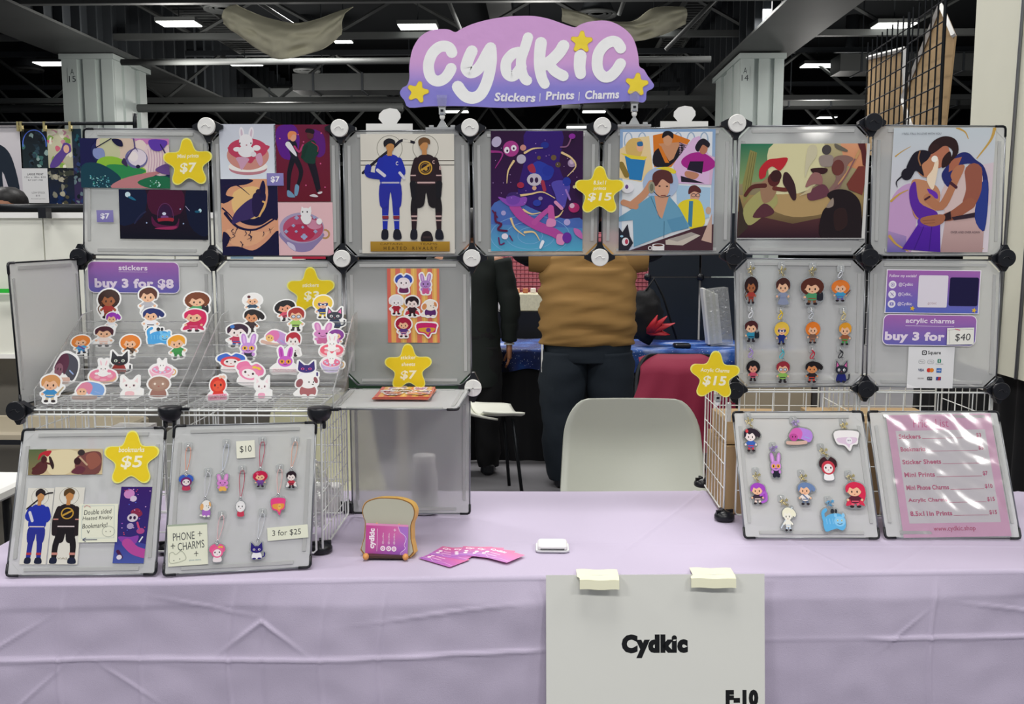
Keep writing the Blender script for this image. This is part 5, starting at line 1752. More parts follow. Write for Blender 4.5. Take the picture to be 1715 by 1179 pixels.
def put_sticker(art, px, py, w, h, rot, label, face=None, off=0.0):
    """die-cut sticker standing in its tier of the rack"""
    foot_ = hit(px, py + h * .5, SLO, SLN)
    if foot_.y > -.05:
        foot_ = hy(px, py + h * .5, -.05)
    R = Matrix.Rotation(math.radians(-14), 3, 'X')
    uy = R @ V((0, 0, 1))
    f = Face(foot_ + V((0, -.004, 0)), (1, 0, 0), uy)
    s = STK[0]
    STK[0] += 1
    mx, ww, hh = f.place(px, py, w, h, rot, .0006 * (s % 5))
    # fit the drawing to the requested size
    out = art.outline(.055)
    xs = [p[0] for p in out]; ys = [p[1] for p in out]
    art.vb = (min(xs), min(ys), max(xs), max(ys))
    o = art.build('die_cut_sticker', mx, ww, hh, outline=out, base='f6f6f4', thick=.0008)
    tag(o, label, 'sticker', 'die-cut stickers in the acrylic racks')
STK = [0]
S_ = [
 (fig_person('3a211a', 'b23a35', '8a4a30', SKD, 'puff', 'bow', ex='6a4226'), 182, 509, 42, 54, 0, 'sticker of a curly dark-haired archer in red, top tier of the left rack'),
 (fig_person('5a2f22', 'b9b9c0', 'a9a9b4', SK, 'dress'), 248, 504, 36, 50, 0, 'sticker of a lady in a pale grey dress, top tier of the left rack'),
 (fig_person('7a3f22', '4fa56c', '8a5a3a', SK, 'puff', 'pet', ex='26262c'), 330, 510, 48, 46, 0, 'sticker of a brown-haired boy in green with a black pet, top tier'),
 (fig_person('9a35b8', 'ececf2', 'e2e2ea', SK, 'flow', 'staff', ex='e9eef2'), 188, 538, 32, 36, 0, 'sticker of a purple-haired figure in white, second tier of the left rack'),
 (fig_person('1d2b6e', 'f0f0f4', '2a2a38', SK, 'flow'), 257, 535, 42, 42, 0, 'sticker of a navy-haired figure in white, second tier of the left rack'),
 (fig_person('d81f5c', 'c81f52', 'e05a88', SK, 'long', 'cape', ex='d42a62'), 326, 537, 46, 42, 0, 'sticker of a crimson long-haired figure, second tier of the left rack'),
 (fig_person('4a1c2c', 'f3e2da', 'f0c8b8', SK, 'short', 'staff', ex='dfe8ee'), 172, 563, 46, 40, 0, 'sticker of a maroon-haired figure with a pale staff, third tier of the left rack'),
 (fig_beast('4aa8e6', '74c4f2'), 266, 563, 46, 36, 0, 'sticker of a bright blue beast, third tier of the left rack'),
 (fig_person('e8873a', '4aa3d6', '3f6ea0', SK, 'puff', 'sash', ex='7a4a9a'), 136, 577, 36, 34, 8, 'sticker of an orange-haired figure in blue, leftmost of the middle tiers'),
 (fig_person('e8842e', '6a4a34', 'd8d4cc', SK, 'puff', 'sash', ex='3a2c22'), 218, 580, 38, 42, 0, 'sticker of an orange-haired figure in brown, middle of the left rack'),
 (fig_person('f0a52a', '3f9a4e', '3f8a48', SK, 'short'), 297, 581, 34, 44, 10, 'sticker of a golden-haired figure in green, right side of the left rack'),
 (fig_lying('5a2740', '4a4a55', '8a5a6a'), 108, 618, 50, 62, -8, 'dark maroon group sticker with a blue cap, left side of the left rack'),
 (fig_cat('26262c', '3a3a40', 'a33c36', 'e8f0e0'), 203, 607, 40, 44, 0, 'sticker of a black cat on a reddish body, middle of the left rack'),
 (fig_cup('f2b8cc', 'ee9ab8'), 273, 619, 50, 40, 0, 'sticker of a white kitten in a pink cup, lower right of the left rack'),
 (fig_donut('f08aa8', 'f6b4c4'), 173, 622, 52, 46, 0, 'sticker of a white bunny in a pink donut, lower part of the left rack'),
 (fig_person('d99a5c', '3b8fc8', 'd8c8a8', SK, 'short', 'sword', ex='c8b48a'), 88, 651, 44, 52, 0, 'sticker of a sandy-haired diner in blue, bottom left corner of the left rack'),
 (fig_lying('e28aa4', '7fa8e0'), 148, 655, 60, 36, 0, 'sticker of a reclining figure with pink and blue hair, bottom tier'),
 (fig_cat('f7f6f2', 'f6dcdc', None, 'f0d8d8', None, 'f3c4c8'), 221, 648, 42, 42, 0, 'sticker of a pure white sitting kitten, bottom tier of the left rack'),
 (fig_round('a98472', 'a37468', 'b08e7c', 'f2e0d0'), 266, 648, 42, 40, 0, 'sticker of a brown round bear, bottom tier of the left rack'),
 (fig_person('f3f1ee', '34506a', '28323c', SK, 'puff', 'flower', ex='5a2630'), 423, 508, 36, 36, 0, 'sticker of a white-haired figure with a maroon band, top tier of the right rack'),
 (fig_person('201a1c', '3a2c30', '2a2226', 'd9966a', 'flow'), 425, 538, 40, 44, -6, 'sticker of a black-haired figure in black, second tier of the right rack'),
 (fig_person('1e1a1e', 'd8506a', '2a2228', 'e8a080', 'puff'), 478, 520, 40, 38, 12, 'sticker of a black-haired figure in pink, top tier of the right rack'),
 (fig_person('a8322e', 'a6cf6a', '2e2e30', SK, 'short', 'glasses'), 496, 535, 32, 44, 0, 'sticker of a red-haired figure in glasses and green, second tier of the right rack'),
 (fig_person('f2cf4a', '1f3f7e', 'e8c83a', SK, 'puff', None, mask='20407e'), 541, 514, 36, 42, 0, 'sticker of a blonde figure in a blue mask, top tier of the right rack'),
 (fig_cat('3a3d48', 'ee7fb4', '2c3a5e'), 563, 532, 36, 40, 0, 'sticker of a charcoal cat with pink ears, second tier of the right rack'),
 (fig_person('3a2038', 'c23a5a', '3060b0', 'f4e6e2', 'short', 'flower', ex='3a78c8'), 398, 562, 42, 44, 0, 'sticker of a dark-haired doll in red and blue, third tier of the right rack'),
 (fig_bunny('c995dc', 'e2b6ec', '2f3040', 'f2b544'), 416, 581, 32, 50, 0, 'sticker of a lilac bunny with amber glasses, middle of the right rack'),
 (fig_lying('e27ab4', 'c79ad4', 'f0c27a'), 461, 567, 50, 32, -14, 'sticker of a pink flying figure with yellow face, middle of the right rack'),
 (fig_person('b8283a', 'f3efec', '2a2226', 'f1e8e4', 'short', 'cape', ex='e8e4e2'), 491, 577, 32, 46, 0, 'sticker of a white-caped figure with red hair, middle of the right rack'),
 (fig_bunny('d78ac4', 'e8a8d2', 'c86a9a', None), 541, 558, 38, 40, 0, 'sticker of a mauve bunny, third tier at the right end of the right rack'),
 (fig_person('8a3f9a', 'd890b8', '6a4a9a', SK, 'puff'), 563, 566, 30, 32, 0, 'sticker of a violet-haired figure, third tier at the far right'),
 (fig_round('e44a58', 'f0e6e6', 'f3e8e6', '2a1c1c', '3f6fd0'), 387, 607, 54, 34, 0, 'sticker of a pale face under a red and blue hood, right rack'),
 (fig_bunny('cf62c8', 'b83fae', None, 'f0a03a', 'PROFESSIONAL'), 478, 603, 52, 50, 0, 'sticker of a magenta bunny head with amber teeth over a pale banner'),
 (fig_donut('f26a80', 'f8c0c8', 'bunny', 'f3c8cc'), 556, 580, 46, 44, 0, 'sticker of a white animal on a pink-red cake, right side of the right rack'),
 (fig_cup('cfc0e6', 'ee7a9c'), 557, 607, 44, 38, 0, 'sticker of a white kitten in a lavender cup, right side of the right rack'),
 (fig_round('f38db4', 'f6eef0', 'fbf2f2', '4a2c3a', 'f07fae', 'f2d04a'), 417, 626, 54, 44, -14, 'sticker of a pink-hooded creature with a yellow bow, lower part of the right rack'),
 (fig_cat('3f2f7a', '3f2f7a', 'f2eef4', 'e85aa8'), 516, 620, 40, 36, 0, 'sticker of a purple horned-hood creature, lower right of the right rack'),
 (fig_round('e23a2c', 'e23a2c', 'ee5a3c', '3a1414', None, 'f3c8b0', 'GRUMPY BOO'), 364, 650, 38, 48, 4, 'sticker of a red round grumpy fruit over pink lettering, bottom tier of the right rack'),
 (fig_cat('f9f7f5', 'f8e0e4', None, 'f3dce0', None, 'f2a9c4'), 441, 650, 32, 46, 0, 'sticker of a white kitten with a pink bib, bottom tier of the right rack'),
 (fig_dog('f7f5f2', '9a5a60', 'b06a6c'), 513, 646, 44, 42, 0, 'sticker of a white puppy with rosy-brown ears, bottom tier of the right rack'),
]
for q in sorted(S_, key=lambda q: q[2]):
    put_sticker(*q)

# ------------------------------------------------------------------ charms and hooks
def hook(face, px, py, label, s=1.0):
    mx, w, h = face.place(px, py, 12 * s, 13 * s, 0, .003)
    t = thing('adhesive_hook', label, 'hook', Mx=mx, group='clear adhesive hooks')
    g = G().rbox((0, 0, .0008), (w, h, .0016), w * .25)
    g.build('backplate', 'clearedge', t, local=True)
    G().tube([(0, h * .25, .001), (0, h * .05, .004), (0, -h * .25, .008), (0, -h * .10, .012), (0, h * .05, .013)], .0016, 6).build('hook_prong', 'clearedge', t, local=True)
    G().lathe((0, h * .2, .001), [(.003, 0), (.0028, .002), (.0008, .0026)], 10).build('knob', 'clearedge', t, local=True)
    return t
def charm(face, hx, hy_, px, py, w, h, art, label, clasp='star', cc='gold', rot=0, kind='acrylic'):
    mx, ww, hh = face.place(px, py, w, h, rot, .008)
    t = thing('%s_charm' % kind, label, 'charm', Mx=mx, group='acrylic charms' if kind == 'acrylic' else 'phone charms')
    out = art.outline(.05)
    xs = [p[0] for p in out]; ys = [p[1] for p in out]
    art.vb = (min(xs), min(ys), max(xs), max(ys))
    sx, sy = ww / (art.vb[2] - art.vb[0]), hh / (art.vb[3] - art.vb[1])
    cx, cy = (art.vb[0] + art.vb[2]) / 2, (art.vb[1] + art.vb[3]) / 2
    G().prism([((x - cx) * sx, -(y - cy) * sy) for x, y in out][::-1], -.0015, .0012).build('acrylic_plate', 'plate', t, local=True)
    art.build('printed_figure', mx @ Matrix.Translation((0, 0, .0013)), ww, hh, t, base=None, m='gloss')
    inv = mx.inverted()
    H_ = inv @ face.at(hx, hy_ + 2, .012)
    T_ = V((0, hh / 2 - .001, 0))
    G().tube([T_ + V((.0035 * math.cos(a), .0035 * math.sin(a) + .002, 0)) for a in [2 * PI * k / 12 for k in range(12)]], .0007, 5, closed=True).build('jump_ring', 'silver' if cc != 'gold' else 'gold', t, local=True)
    mid = (H_ + T_) / 2
    L_ = (H_ - T_).length
    if clasp == 'strap':
        d = (H_ - T_).normalized()
        sd = V((-d.y, d.x, 0)).normalized()
        pts = [T_ + V((0, .006, 0)), T_ + d * L_ * .35 + sd * .0035, T_ + d * L_ * .75 + sd * .006, H_ + sd * .004, H_ + d * .003, H_ - sd * .004, T_ + d * L_ * .75 - sd * .006, T_ + d * L_ * .35 - sd * .0035]
        G().tube(catmull([tuple(p) for p in pts], True, 4), .0009, 5, closed=True).build('cord_loop', cmat(cc, .6), t, local=True)
        G().tube([T_ + V((0, .004, 0)), T_ + d * .009], .0018, 8).build('crimp', 'silver', t, local=True)
    elif clasp == 'star':
        m_ = 'gold' if cc == 'gold' else ('silver' if cc == 'silver' else cmat(cc, .3, .5))
        def star_pts(c, r):
            return [(c[0] + (r if k % 2 == 0 else r * .45) * math.sin(k * PI / 5), c[1] + (r if k % 2 == 0 else r * .45) * math.cos(k * PI / 5)) for k in range(10)]
        ctr = mid + V((-.003, .001, 0))
        P = star_pts(ctr, .0095)
        G().tube([V((x, y, .004)) for x, y in P], .0011, 5, closed=True).build('star_clasp', m_, t, local=True)
        G().tube([H_, (H_ + ctr) / 2 + V((.002, 0, 0)), ctr], .0014, 6).build('chain', m_, t, local=True)
        G().tube([ctr, (ctr + T_) / 2, T_ + V((0, .003, 0))], .0013, 6).build('chain', m_, t, local=True)
        P = star_pts(ctr + V((.010, .006, 0)), .0055)
        G().prism(P, .002, .0045).build('small_star', m_, t, local=True)
    else:
        m_ = cmat(cc, .35, .3)
        d = Matrix.Rotation(math.radians(-32), 3, 'Z')
        pts = []
        for k in range(16):
            a = 2 * PI * k / 16
            pts.append(mid + V((-.003, -.001, .003)) + d @ V((.0042 * math.cos(a), .0095 * math.sin(a), 0)))
        G().tube(pts, .0014, 6, closed=True).build('oval_clasp', m_, t, local=True)
        G().tube([H_, mid + V((.003, .006, .002))], .0022, 6).build('swivel', m_, t, local=True)
        G().tube([mid + V((-.002, -.008, .002)), T_ + V((0, .004, 0))], .001, 5).build('chain', m_, t, local=True)
    return t
UP = [
 (1257, 445, 1258, 486, 26, 50, fig_person('2e1a18', 'a83a32', '7a4030', SKD, 'puff', 'bow', ex='5a3a22'), 'dark curly-haired archer in red, first of the top row', 'star', 'gold'),
 (1309, 446, 1311, 488, 28, 50, fig_person('4a2620', '8d96b0', '7f89a8', SK, 'dress'), 'brown-haired lady in a long grey-blue dress, second of the top row', 'star', 'gold'),
 (1361, 447, 1360, 488, 44, 50, fig_person('5a2c20', '4f9a6a', '8a5a3a', SK, 'puff', 'pet', ex='22232c'), 'curly brown-haired child in green with a black pet', 'star', 'gold'),
 (1408, 452, 1408, 487, 36, 40, fig_person('e87f30', '3c9ac8', '6a5a9a', SK, 'puff', 'sword', ex='7a4a32'), 'orange-haired swordsman in bright blue, last of the top row', 'oval', 'd8dce2'),
 (1258, 518, 1259, 555, 28, 40, fig_person('4a1f22', '2f8fae', '1c2a3a', SK, 'short', 'pet', ex='16212c'), 'maroon-haired boy in teal and black, first of the middle row', 'oval', 'e8eaee'),
 (1307, 520, 1309, 558, 28, 42, fig_person('eec64a', '1c2f7a', '1c2f7a', SK, 'puff', None, mask='1c3070'), 'blonde in a navy mask, second of the middle row', 'oval', 'f0cf2a'),
 (1358, 520, 1361, 557, 28, 40, fig_person('ea7f28', '7a5a4a', 'a0705a', SK, 'puff'), 'orange-haired figure in grey-brown, third of the middle row', 'oval', 'c8ccd2'),
 (1412, 522, 1415, 559, 24, 42, fig_person('e8a02a', '9a5a3a', '3f9a4e', SK, 'short'), 'golden-haired figure with green legs, last of the middle row', 'oval', 'd8c890'),
 (1256, 583, 1261, 621, 26, 38, fig_person('1c181c', 'c8506a', '26202a', 'e09a80', 'puff'), 'black-haired figure in pink, first of the bottom row', 'oval', 'b49ae0'),
 (1310, 585, 1311, 623, 26, 40, fig_person('9a2c38', '8fc05a', '222226', SK, 'short', 'glasses'), 'red-haired figure in round glasses and green, second of the bottom row', 'oval', '49c0d0'),
 (1360, 586, 1363, 623, 34, 40, fig_person('1c1618', '2a2226', 'd04a3a', 'd9905a', 'flow'), 'black-haired figure with red boots, third of the bottom row', 'oval', 'c8203f'),
 (1407, 586, 1411, 622, 28, 42, fig_cat('30323c', 'd86aa8', '1c2470'), 'charcoal pink-eared cat in a navy coat, last of the bottom row', 'oval', '24262c'),
]
for hx, hy_, px, py, w, h, art, lb, cl_, cc in UP:
    hook(MF, hx, hy_ - 2, 'clear hook for charm: ' + lb.split(',')[0])
    charm(MF, hx, hy_ - 2, px, py, w, h, art, 'charm: ' + lb, cl_, cc)
LOW = [
 (1252, 700, 1260, 737, 32, 44, fig_person('2a1c2c', '3a64b8', 'c83a52', 'f0e2e0', 'flow', 'flower', ex='d8404a'), 'dark-haired doll in red and blue at the top left', 'gold'),
 (1328, 706, 1338, 731, 50, 34, fig_lying('d765b4', 'b98ae0', 'c04a9a'), 'pink and lilac flying figure at the top middle', 'b49ad8'),
 (1411, 710, 1418, 738, 48, 40, fig_banner('f2eeee', 'dfc8dc', 'f0ecf2'), 'white and pale pink banner with a small face', 'gold'),
 (1294, 750, 1299, 779, 22, 46, fig_bunny('c98ad4', 'e0aae6', '1f2030', 'f0a83a'), 'lilac bunny with amber glasses', 'a88ad0'),
 (1374, 752, 1387, 785, 34, 44, fig_round('c83a4a', 'f4f2f2', 'f2e6e4', '2a1a1a', '3a1c22'), 'red face on a white ball under a dark hat', 'gold'),
 (1265, 792, 1271, 827, 32, 40, fig_person('a447c0', '3a2c3a', 'f0d8cc', SK, 'long', 'tail', ex='b060cc'), 'purple long-haired figure at the left edge', 'gold'),
 (1341, 796, 1351, 827, 34, 42, fig_person('6d86b0', 'f0e6e0', '5a6a86', SK, 'flow', 'sash', ex='6a7a9a'), 'slate-blue-haired figure in cream', 'gold'),
 (1420, 797, 1432, 829, 40, 48, fig_person('d8284e', '5a2030', 'e85a72', SK, 'long', 'cape', ex='d8304f'), 'crimson-haired figure at the right edge', 'gold'),
 (1308, 838, 1320, 869, 30, 46, fig_person('f0eed4', 'efeee0', 'c8d8e6', 'f2f0e0', 'flow', 'staff', ex='d8e2ea'), 'cream washed-out figure at the bottom', 'gold'),
 (1386, 840, 1396, 871, 44, 46, fig_beast('5fb2e2', '8acbf0'), 'sky-blue beast at the bottom right', '58aee0'),
]
for hx, hy_, px, py, w, h, art, lb, cc in LOW:
    hook(LF3, hx, hy_ - 3, 'clear hook, leaning panel charm: ' + lb)
    charm(LF3, hx, hy_ - 3, px, py, w, h, art, 'leaning panel charm: ' + lb, 'star', cc)
PH = [
 (316, 747, 312, 808, 28, 30, fig_round('7a2a6a', 'c23a5a', 'f0e4e4', '2a1a2a', '3a62c0'), 'doll face in a blue and red hood', 'f0a58a'),
 (380, 742, 373, 808, 24, 32, fig_bunny('dc8ad2', 'eab0e0', 'f0b85a', None), 'pink-violet bunny in yellow', 'd2d8e6'),
 (440, 738, 436, 802, 28, 30, fig_person('c81f4a', '7a4a9a', '5a3a7a', SK, 'puff', 'flower', ex='e05a7a'), 'figure with a big crimson mop of hair', 'c8506a'),
 (495, 738, 488, 803, 22, 32, fig_person('2a1a22', 'c23a4a', '26202a', 'f0e4e0', 'short', 'cape', ex='efe9e6'), 'dark-haired figure in red and white', 'f0b8a0'),
 (349, 790, 344, 852, 22, 32, fig_dog('f4efe8', 'e8b070', 'b070c8'), 'cream puppy with purple legs', 'dcdce4'),
 (406, 786, 403, 852, 18, 30, fig_round('f0eeee', 'd0405a', 'f6f4f4', '1a1a20'), 'white round face on a red body', 'c24a62'),
 (469, 784, 466, 848, 28, 34, fig_banner('f0488a', 'f0a04a', 'f6c060'), 'hot pink and orange figure', 'f2c0bc'),
 (372, 862, 364, 926, 30, 34, fig_round('f06a9c', 'f4e8ea', 'fbeef0', '3a2a3a', 'ee5f94', 'f2c04a'), 'pink-hooded creature with a yellow bow', 'f0c4c8'),
 (440, 858, 432, 922, 28, 32, fig_cat('2f2478', '2f2478', 'f2f0f4', 'f0e8f4'), 'deep purple horned-hood creature', 'dcdfe6'),
]
for hx, hy_, px, py, w, h, art, lb, cc in PH:
    hook(LF2, hx, hy_, 'clear hook, phone charm: ' + lb, 1.1)
    charm(LF2, hx, hy_ + 2, px, py, w, h, art, 'corded phone charm: ' + lb, 'strap', cc, kind='phone')

# ------------------------------------------------------------------ art prints (generic scenes in the photograph's colours)
def put(face, x0, y0, x1, y1, art, label, cat='print', name='art_print', m='gloss', rot=0, off=0.003, group=None, base='f0f0ee', skew=None, outline=None, thick=.0006):
    mx, w, h = face.place((x0 + x1) / 2, (y0 + y1) / 2, x1 - x0, y1 - y0, rot, off)
    o = art.build(name, mx, w, h, base=base, m=m, skew=skew, outline=outline, thick=thick)
    return tag(o, label, cat, group)
def leaves(a, r, n, box, s, cols):
    for i in range(n):
        cx, cy = r.uniform(box[0], box[2]), r.uniform(box[1], box[3])
        a.ell(cx, cy, s * r.uniform(.4, 1), s * r.uniform(.3, .8), r.choice(cols), rot=r.uniform(0, 90), n=8)
# forest glade (587x330)
a = Art(528, 120, 1115, 450)
a.rect(528, 120, 1115, 450, '241f5c', '1b3a52')
a.blob([(640, 130), (820, 100), (1110, 120), (1110, 340), (900, 350), (700, 300)], 'd9c3b0'); a.blob([(660, 130), (760, 120), (790, 240), (700, 260)], 'c8c9a0')
a.blob([(860, 110), (1115, 110), (1110, 160), (980, 160)], 'c77fb8'); a.blob([(890, 150), (960, 150), (985, 330), (870, 330)], 'e7d6cc')
a.blob([(960, 170), (1110, 170), (1110, 350), (980, 340)], 'e6cfd0')
for x in range(975, 1100, 18):
    a.line([(x, 190), (x + 6, 260), (x - 4, 340)], 4, 'c59ab4')
a.blob([(620, 190), (680, 190), (690, 245), (650, 262), (615, 235)], '8794c4')
a.blob([(528, 120), (640, 120), (600, 180), (620, 260), (690, 330), (528, 450)], '18184a')
a.blob([(640, 270), (740, 240), (880, 290), (960, 330), (900, 390), (640, 400)], '8fc23a'); a.blob([(700, 300), (840, 300), (960, 340), (760, 390)], '2f8a4e')
a.blob([(540, 300), (660, 290), (790, 380), (740, 450), (530, 450)], '14404f')
a.blob([(730, 450), (800, 390), (960, 348), (1060, 340), (980, 390), (1000, 450)], 'c07f82'); a.blob([(900, 410), (1010, 370), (1115, 380), (1115, 450), (980, 450)], '1f6e48')
a.ell(898, 252, 74, 66, '6c6a9c', n=30); a.ell(904, 246, 62, 56, 'e4d8e2', n=28); a.ell(880, 240, 30, 34, 'f1e6e4')
a.ell(908, 306, 14, 12, '1c1838')
a.line([(884, 120), (890, 180), (870, 200), (830, 260)], 9, '5a4a7c'); a.line([(888, 170), (910, 205)], 8, '5a4a7c', w2=3)
a.blob([(820, 250), (840, 300), (830, 306), (800, 280)], '3a2c54')
a.blob([(740, 125), (800, 130), (812, 172), (770, 165)], '14123a'); a.line([(630, 185), (740, 120)], 6, '17143a')
a.blob([(985, 130), (1080, 128), (1105, 150), (1060, 200), (1000, 190)], '5f3aa8'); a.line([(1060, 160), (1092, 220)], 8, '2c1f56')
a.blob([(1020, 330), (1080, 290), (1115, 300), (1115, 360)], '6a4a8a')
leaves(a, random.Random(1), 40, (590, 370, 720, 445), 7, ['6fb8c8', '9fd4d0', '2c8a80', '4aa0a8']); leaves(a, random.Random(2), 20, (970, 400, 1050, 440), 7, ['8fd0c8', '3f9a70', 'b8e0d0'])
put(MF, 135, 232, 284, 315, a, 'wide forest glade print with a round white burrow, top left of the display', rot=-.6)
# dark red-domed interior
a = Art(785, 462, 1370, 795)
a.rect(785, 462, 1370, 795, '2a0f24', '05071a'); a.blob([(990, 462), (1200, 462), (1190, 620), (1000, 620)], '4a1030')
a.blob([(785, 462), (960, 462), (940, 640), (785, 700)], '0e1838'); a.blob([(1230, 470), (1370, 470), (1370, 760), (1250, 700)], '0a1230')
a.ring(1090, 640, 52, 88, 3, '6a3a70'); a.ell(1090, 625, 44, 66, '34143c'); a.ell(1082, 622, 13, 10, 'd8dcf0'); a.ell(1085, 645, 26, 12, '7a4a8a')
a.blob([(1040, 655), (1140, 650), (1130, 680), (1060, 682)], 'a02838'); a.ell(1095, 690, 66, 20, '0c0818'); a.blob([(1000, 640), (1040, 690), (1150, 700), (1180, 650), (1170, 715), (1110, 730), (1010, 705)], '5a1440')
a.blob([(1020, 720), (1160, 705), (1140, 725), (1060, 728)], 'a02c5c'); a.line([(885, 690), (920, 640), (960, 610)], 10, '26284a'); a.line([(1225, 570), (1250, 600)], 4, 'a8a0c0')
a.ell(845, 497, 18, 18, 'cfe6ee'); a.blob([(845, 512), (870, 510), (900, 535), (870, 530)], '1f6a8c'); a.ell(1320, 598, 10, 13, 'bfe4ee'); a.ell(1302, 606, 18, 8, '1a5a78')
for x, y in ((965, 685), (1208, 687), (1190, 590)):
    a.ell(x, y, 5, 5, '9fb4d8')
put(MF, 200, 318, 348, 401, a, 'dark print with a glowing glass dome in a red-lit room', rot=-.8, off=.004)
# bunny in a donut
a = Art(128, 80, 555, 500)
a.rect(128, 80, 555, 500, 'c9cdd8', 'dfe6ee')
a.ell(340, 420, 145, 50, 'c0808a', n=28); a.ell(340, 405, 150, 42, 'f2efe8', n=28); a.ell(342, 320, 160, 110, 'cf8f82', n=34); a.ell(342, 270, 150, 82, 'c2415f', n=34)
a.blob([(215, 290), (300, 340), (360, 380), (400, 340), (480, 290), (490, 240), (210, 250)], 'c2415f'); a.blob([(250, 340), (290, 330), (350, 345), (330, 380), (290, 430), (270, 380)], 'cfa0b8'); a.blob([(400, 330), (440, 300), (455, 370), (430, 400)], 'cfa0b8')
for s, x in ((0, 300), (1, 372)):
    a.ell(x, 150, 20, 48, 'e9e6ea', rot=8 if s else -4); a.ell(x, 152, 8, 34, 'd3bccb', rot=8 if s else -4)
a.ell(330, 212, 52, 56, 'eceaec'); a.ell(330, 288, 62, 46, 'eceaec'); a.ell(262, 272, 30, 18, 'eceaec'); a.ell(410, 262, 30, 22, 'eceaec'); a.ell(385, 310, 22, 20, 'e2dde2')
a.ell(285, 226, 5, 6, '4a2c3c'); a.ell(368, 226, 5, 6, '4a2c3c'); a.ell(334, 240, 6, 4, 'b86a7c')
put(MF, 368, 208, 462, 300, a, 'print of a white bunny sitting in a pink glazed donut')
# two dancers on crimson
a = Art(545, 85, 968, 670)
a.rect(545, 85, 968, 670, '6c1a38', '6a1426'); a.blob([(580, 100), (700, 90), (740, 200), (700, 340), (600, 330), (560, 200)], '5c1a86'); a.blob([(820, 130), (920, 160), (930, 300), (860, 320)], '5c1c78')
for x, y in ((730, 160), (905, 150), (770, 215), (895, 380), (780, 545), (925, 560), (590, 190)):
    a.ell(x, y, 6, 6, 'd05a8a', n=8)
a.line([(690, 330), (655, 450), (645, 590)], 44, '14121e', w2=22); a.line([(700, 330), (745, 440), (712, 560)], 46, '16141f', w2=20)
a.blob([(636, 585), (660, 590), (695, 630), (680, 638), (638, 630)], '6f96b4'); a.blob([(700, 540), (728, 555), (712, 622), (690, 615)], '6f96b4')
a.blob([(640, 215), (700, 205), (722, 250), (718, 340), (675, 335), (655, 260)], '1c1826'); a.blob([(632, 240), (662, 215), (712, 300), (706, 322)], 'e2dfe4'); a.line([(700, 250), (735, 290), (765, 240)], 16, 'b23a6a')
a.ell(690, 178, 26, 34, 'e0a080'); a.blob([(650, 160), (670, 135), (710, 140), (718, 165), (690, 160), (660, 200)], 'e08a58')
a.line([(815, 370), (845, 480), (868, 590)], 40, '16101c', w2=18); a.line([(835, 370), (862, 470), (882, 570)], 40, '1a1220', w2=18)
a.blob([(790, 225), (850, 205), (882, 290), (860, 330), (850, 380), (785, 372), (755, 330), (760, 260)], '163c30'); a.line([(760, 330), (790, 250)], 26, '123428'); a.ell(822, 165, 26, 30, '5a2c2c'); a.blob([(785, 140), (800, 115), (850, 125), (848, 155), (815, 148)], '1a1018')
a.blob([(805, 625), (840, 612), (872, 630), (850, 636)], 'd8cfd4'); a.blob([(868, 600), (900, 592), (900, 606), (876, 612)], 'd8cfd4'); a.line([(830, 215), (878, 250), (875, 290)], 5, 'b22c4a')
put(MF, 460, 209, 553, 338, a, 'crimson print of two dancing figures, one in a green jacket')
# orange and indigo swirl
a = Art(140, 500, 572, 1078)
a.rect(140, 500, 572, 1078, 'e0a078', 'dfa080'); a.blob([(240, 600), (420, 560), (480, 700), (380, 840), (240, 760)], 'edc382'); a.blob([(180, 880), (480, 900), (540, 860), (400, 990), (220, 1000)], 'e8ae86')
a.blob([(140, 500), (380, 505), (340, 540), (220, 560), (180, 620), (240, 640), (140, 680)], '17123a'); a.line([(160, 560), (260, 545), (360, 620)], 16, '20133c', w2=3)
a.blob([(500, 500), (572, 500), (572, 790), (520, 800), (430, 850), (320, 840), (250, 790), (390, 800), (470, 730), (500, 620)], '15113a')
a.line([(170, 760), (260, 860), (400, 880), (560, 790)], 24, '1a133c', w2=10); a.line([(150, 720), (220, 790), (260, 880)], 12, '1a133c', w2=4)
a.blob([(140, 1020), (260, 1010), (370, 1040), (470, 980), (572, 890), (572, 1078), (140, 1078)], '14113a'); a.blob([(150, 900), (200, 940), (170, 1010), (140, 1030)], '1a133c')
a.blob([(240, 760), (320, 680), (390, 640), (450, 640), (480, 650), (440, 740), (360, 800), (280, 820), (220, 840)], '3b2c62'); a.blob([(380, 640), (410, 600), (470, 590), (480, 660), (420, 780), (380, 760)], '241844')
a.blob([(440, 560), (465, 510), (482, 560), (470, 640), (430, 620)], '1c1440'); a.line([(460, 670), (475, 690), (430, 780)], 14, 'e4b46e'); a.ell(428, 596, 20, 20, '2a1a3c')
r_ = random.Random(4)
for i in range(16):
    x, y = r_.uniform(160, 550), r_.uniform(860, 1040)
    a.line([(x, y), (x + r_.uniform(-25, 25), y + 16), (x + r_.uniform(-20, 20), y + 34)], 7, '1a133c', w2=2)
put(MF, 371, 300, 466, 428, a, 'print of a dark winged figure in an orange and indigo swirl', off=.0035)
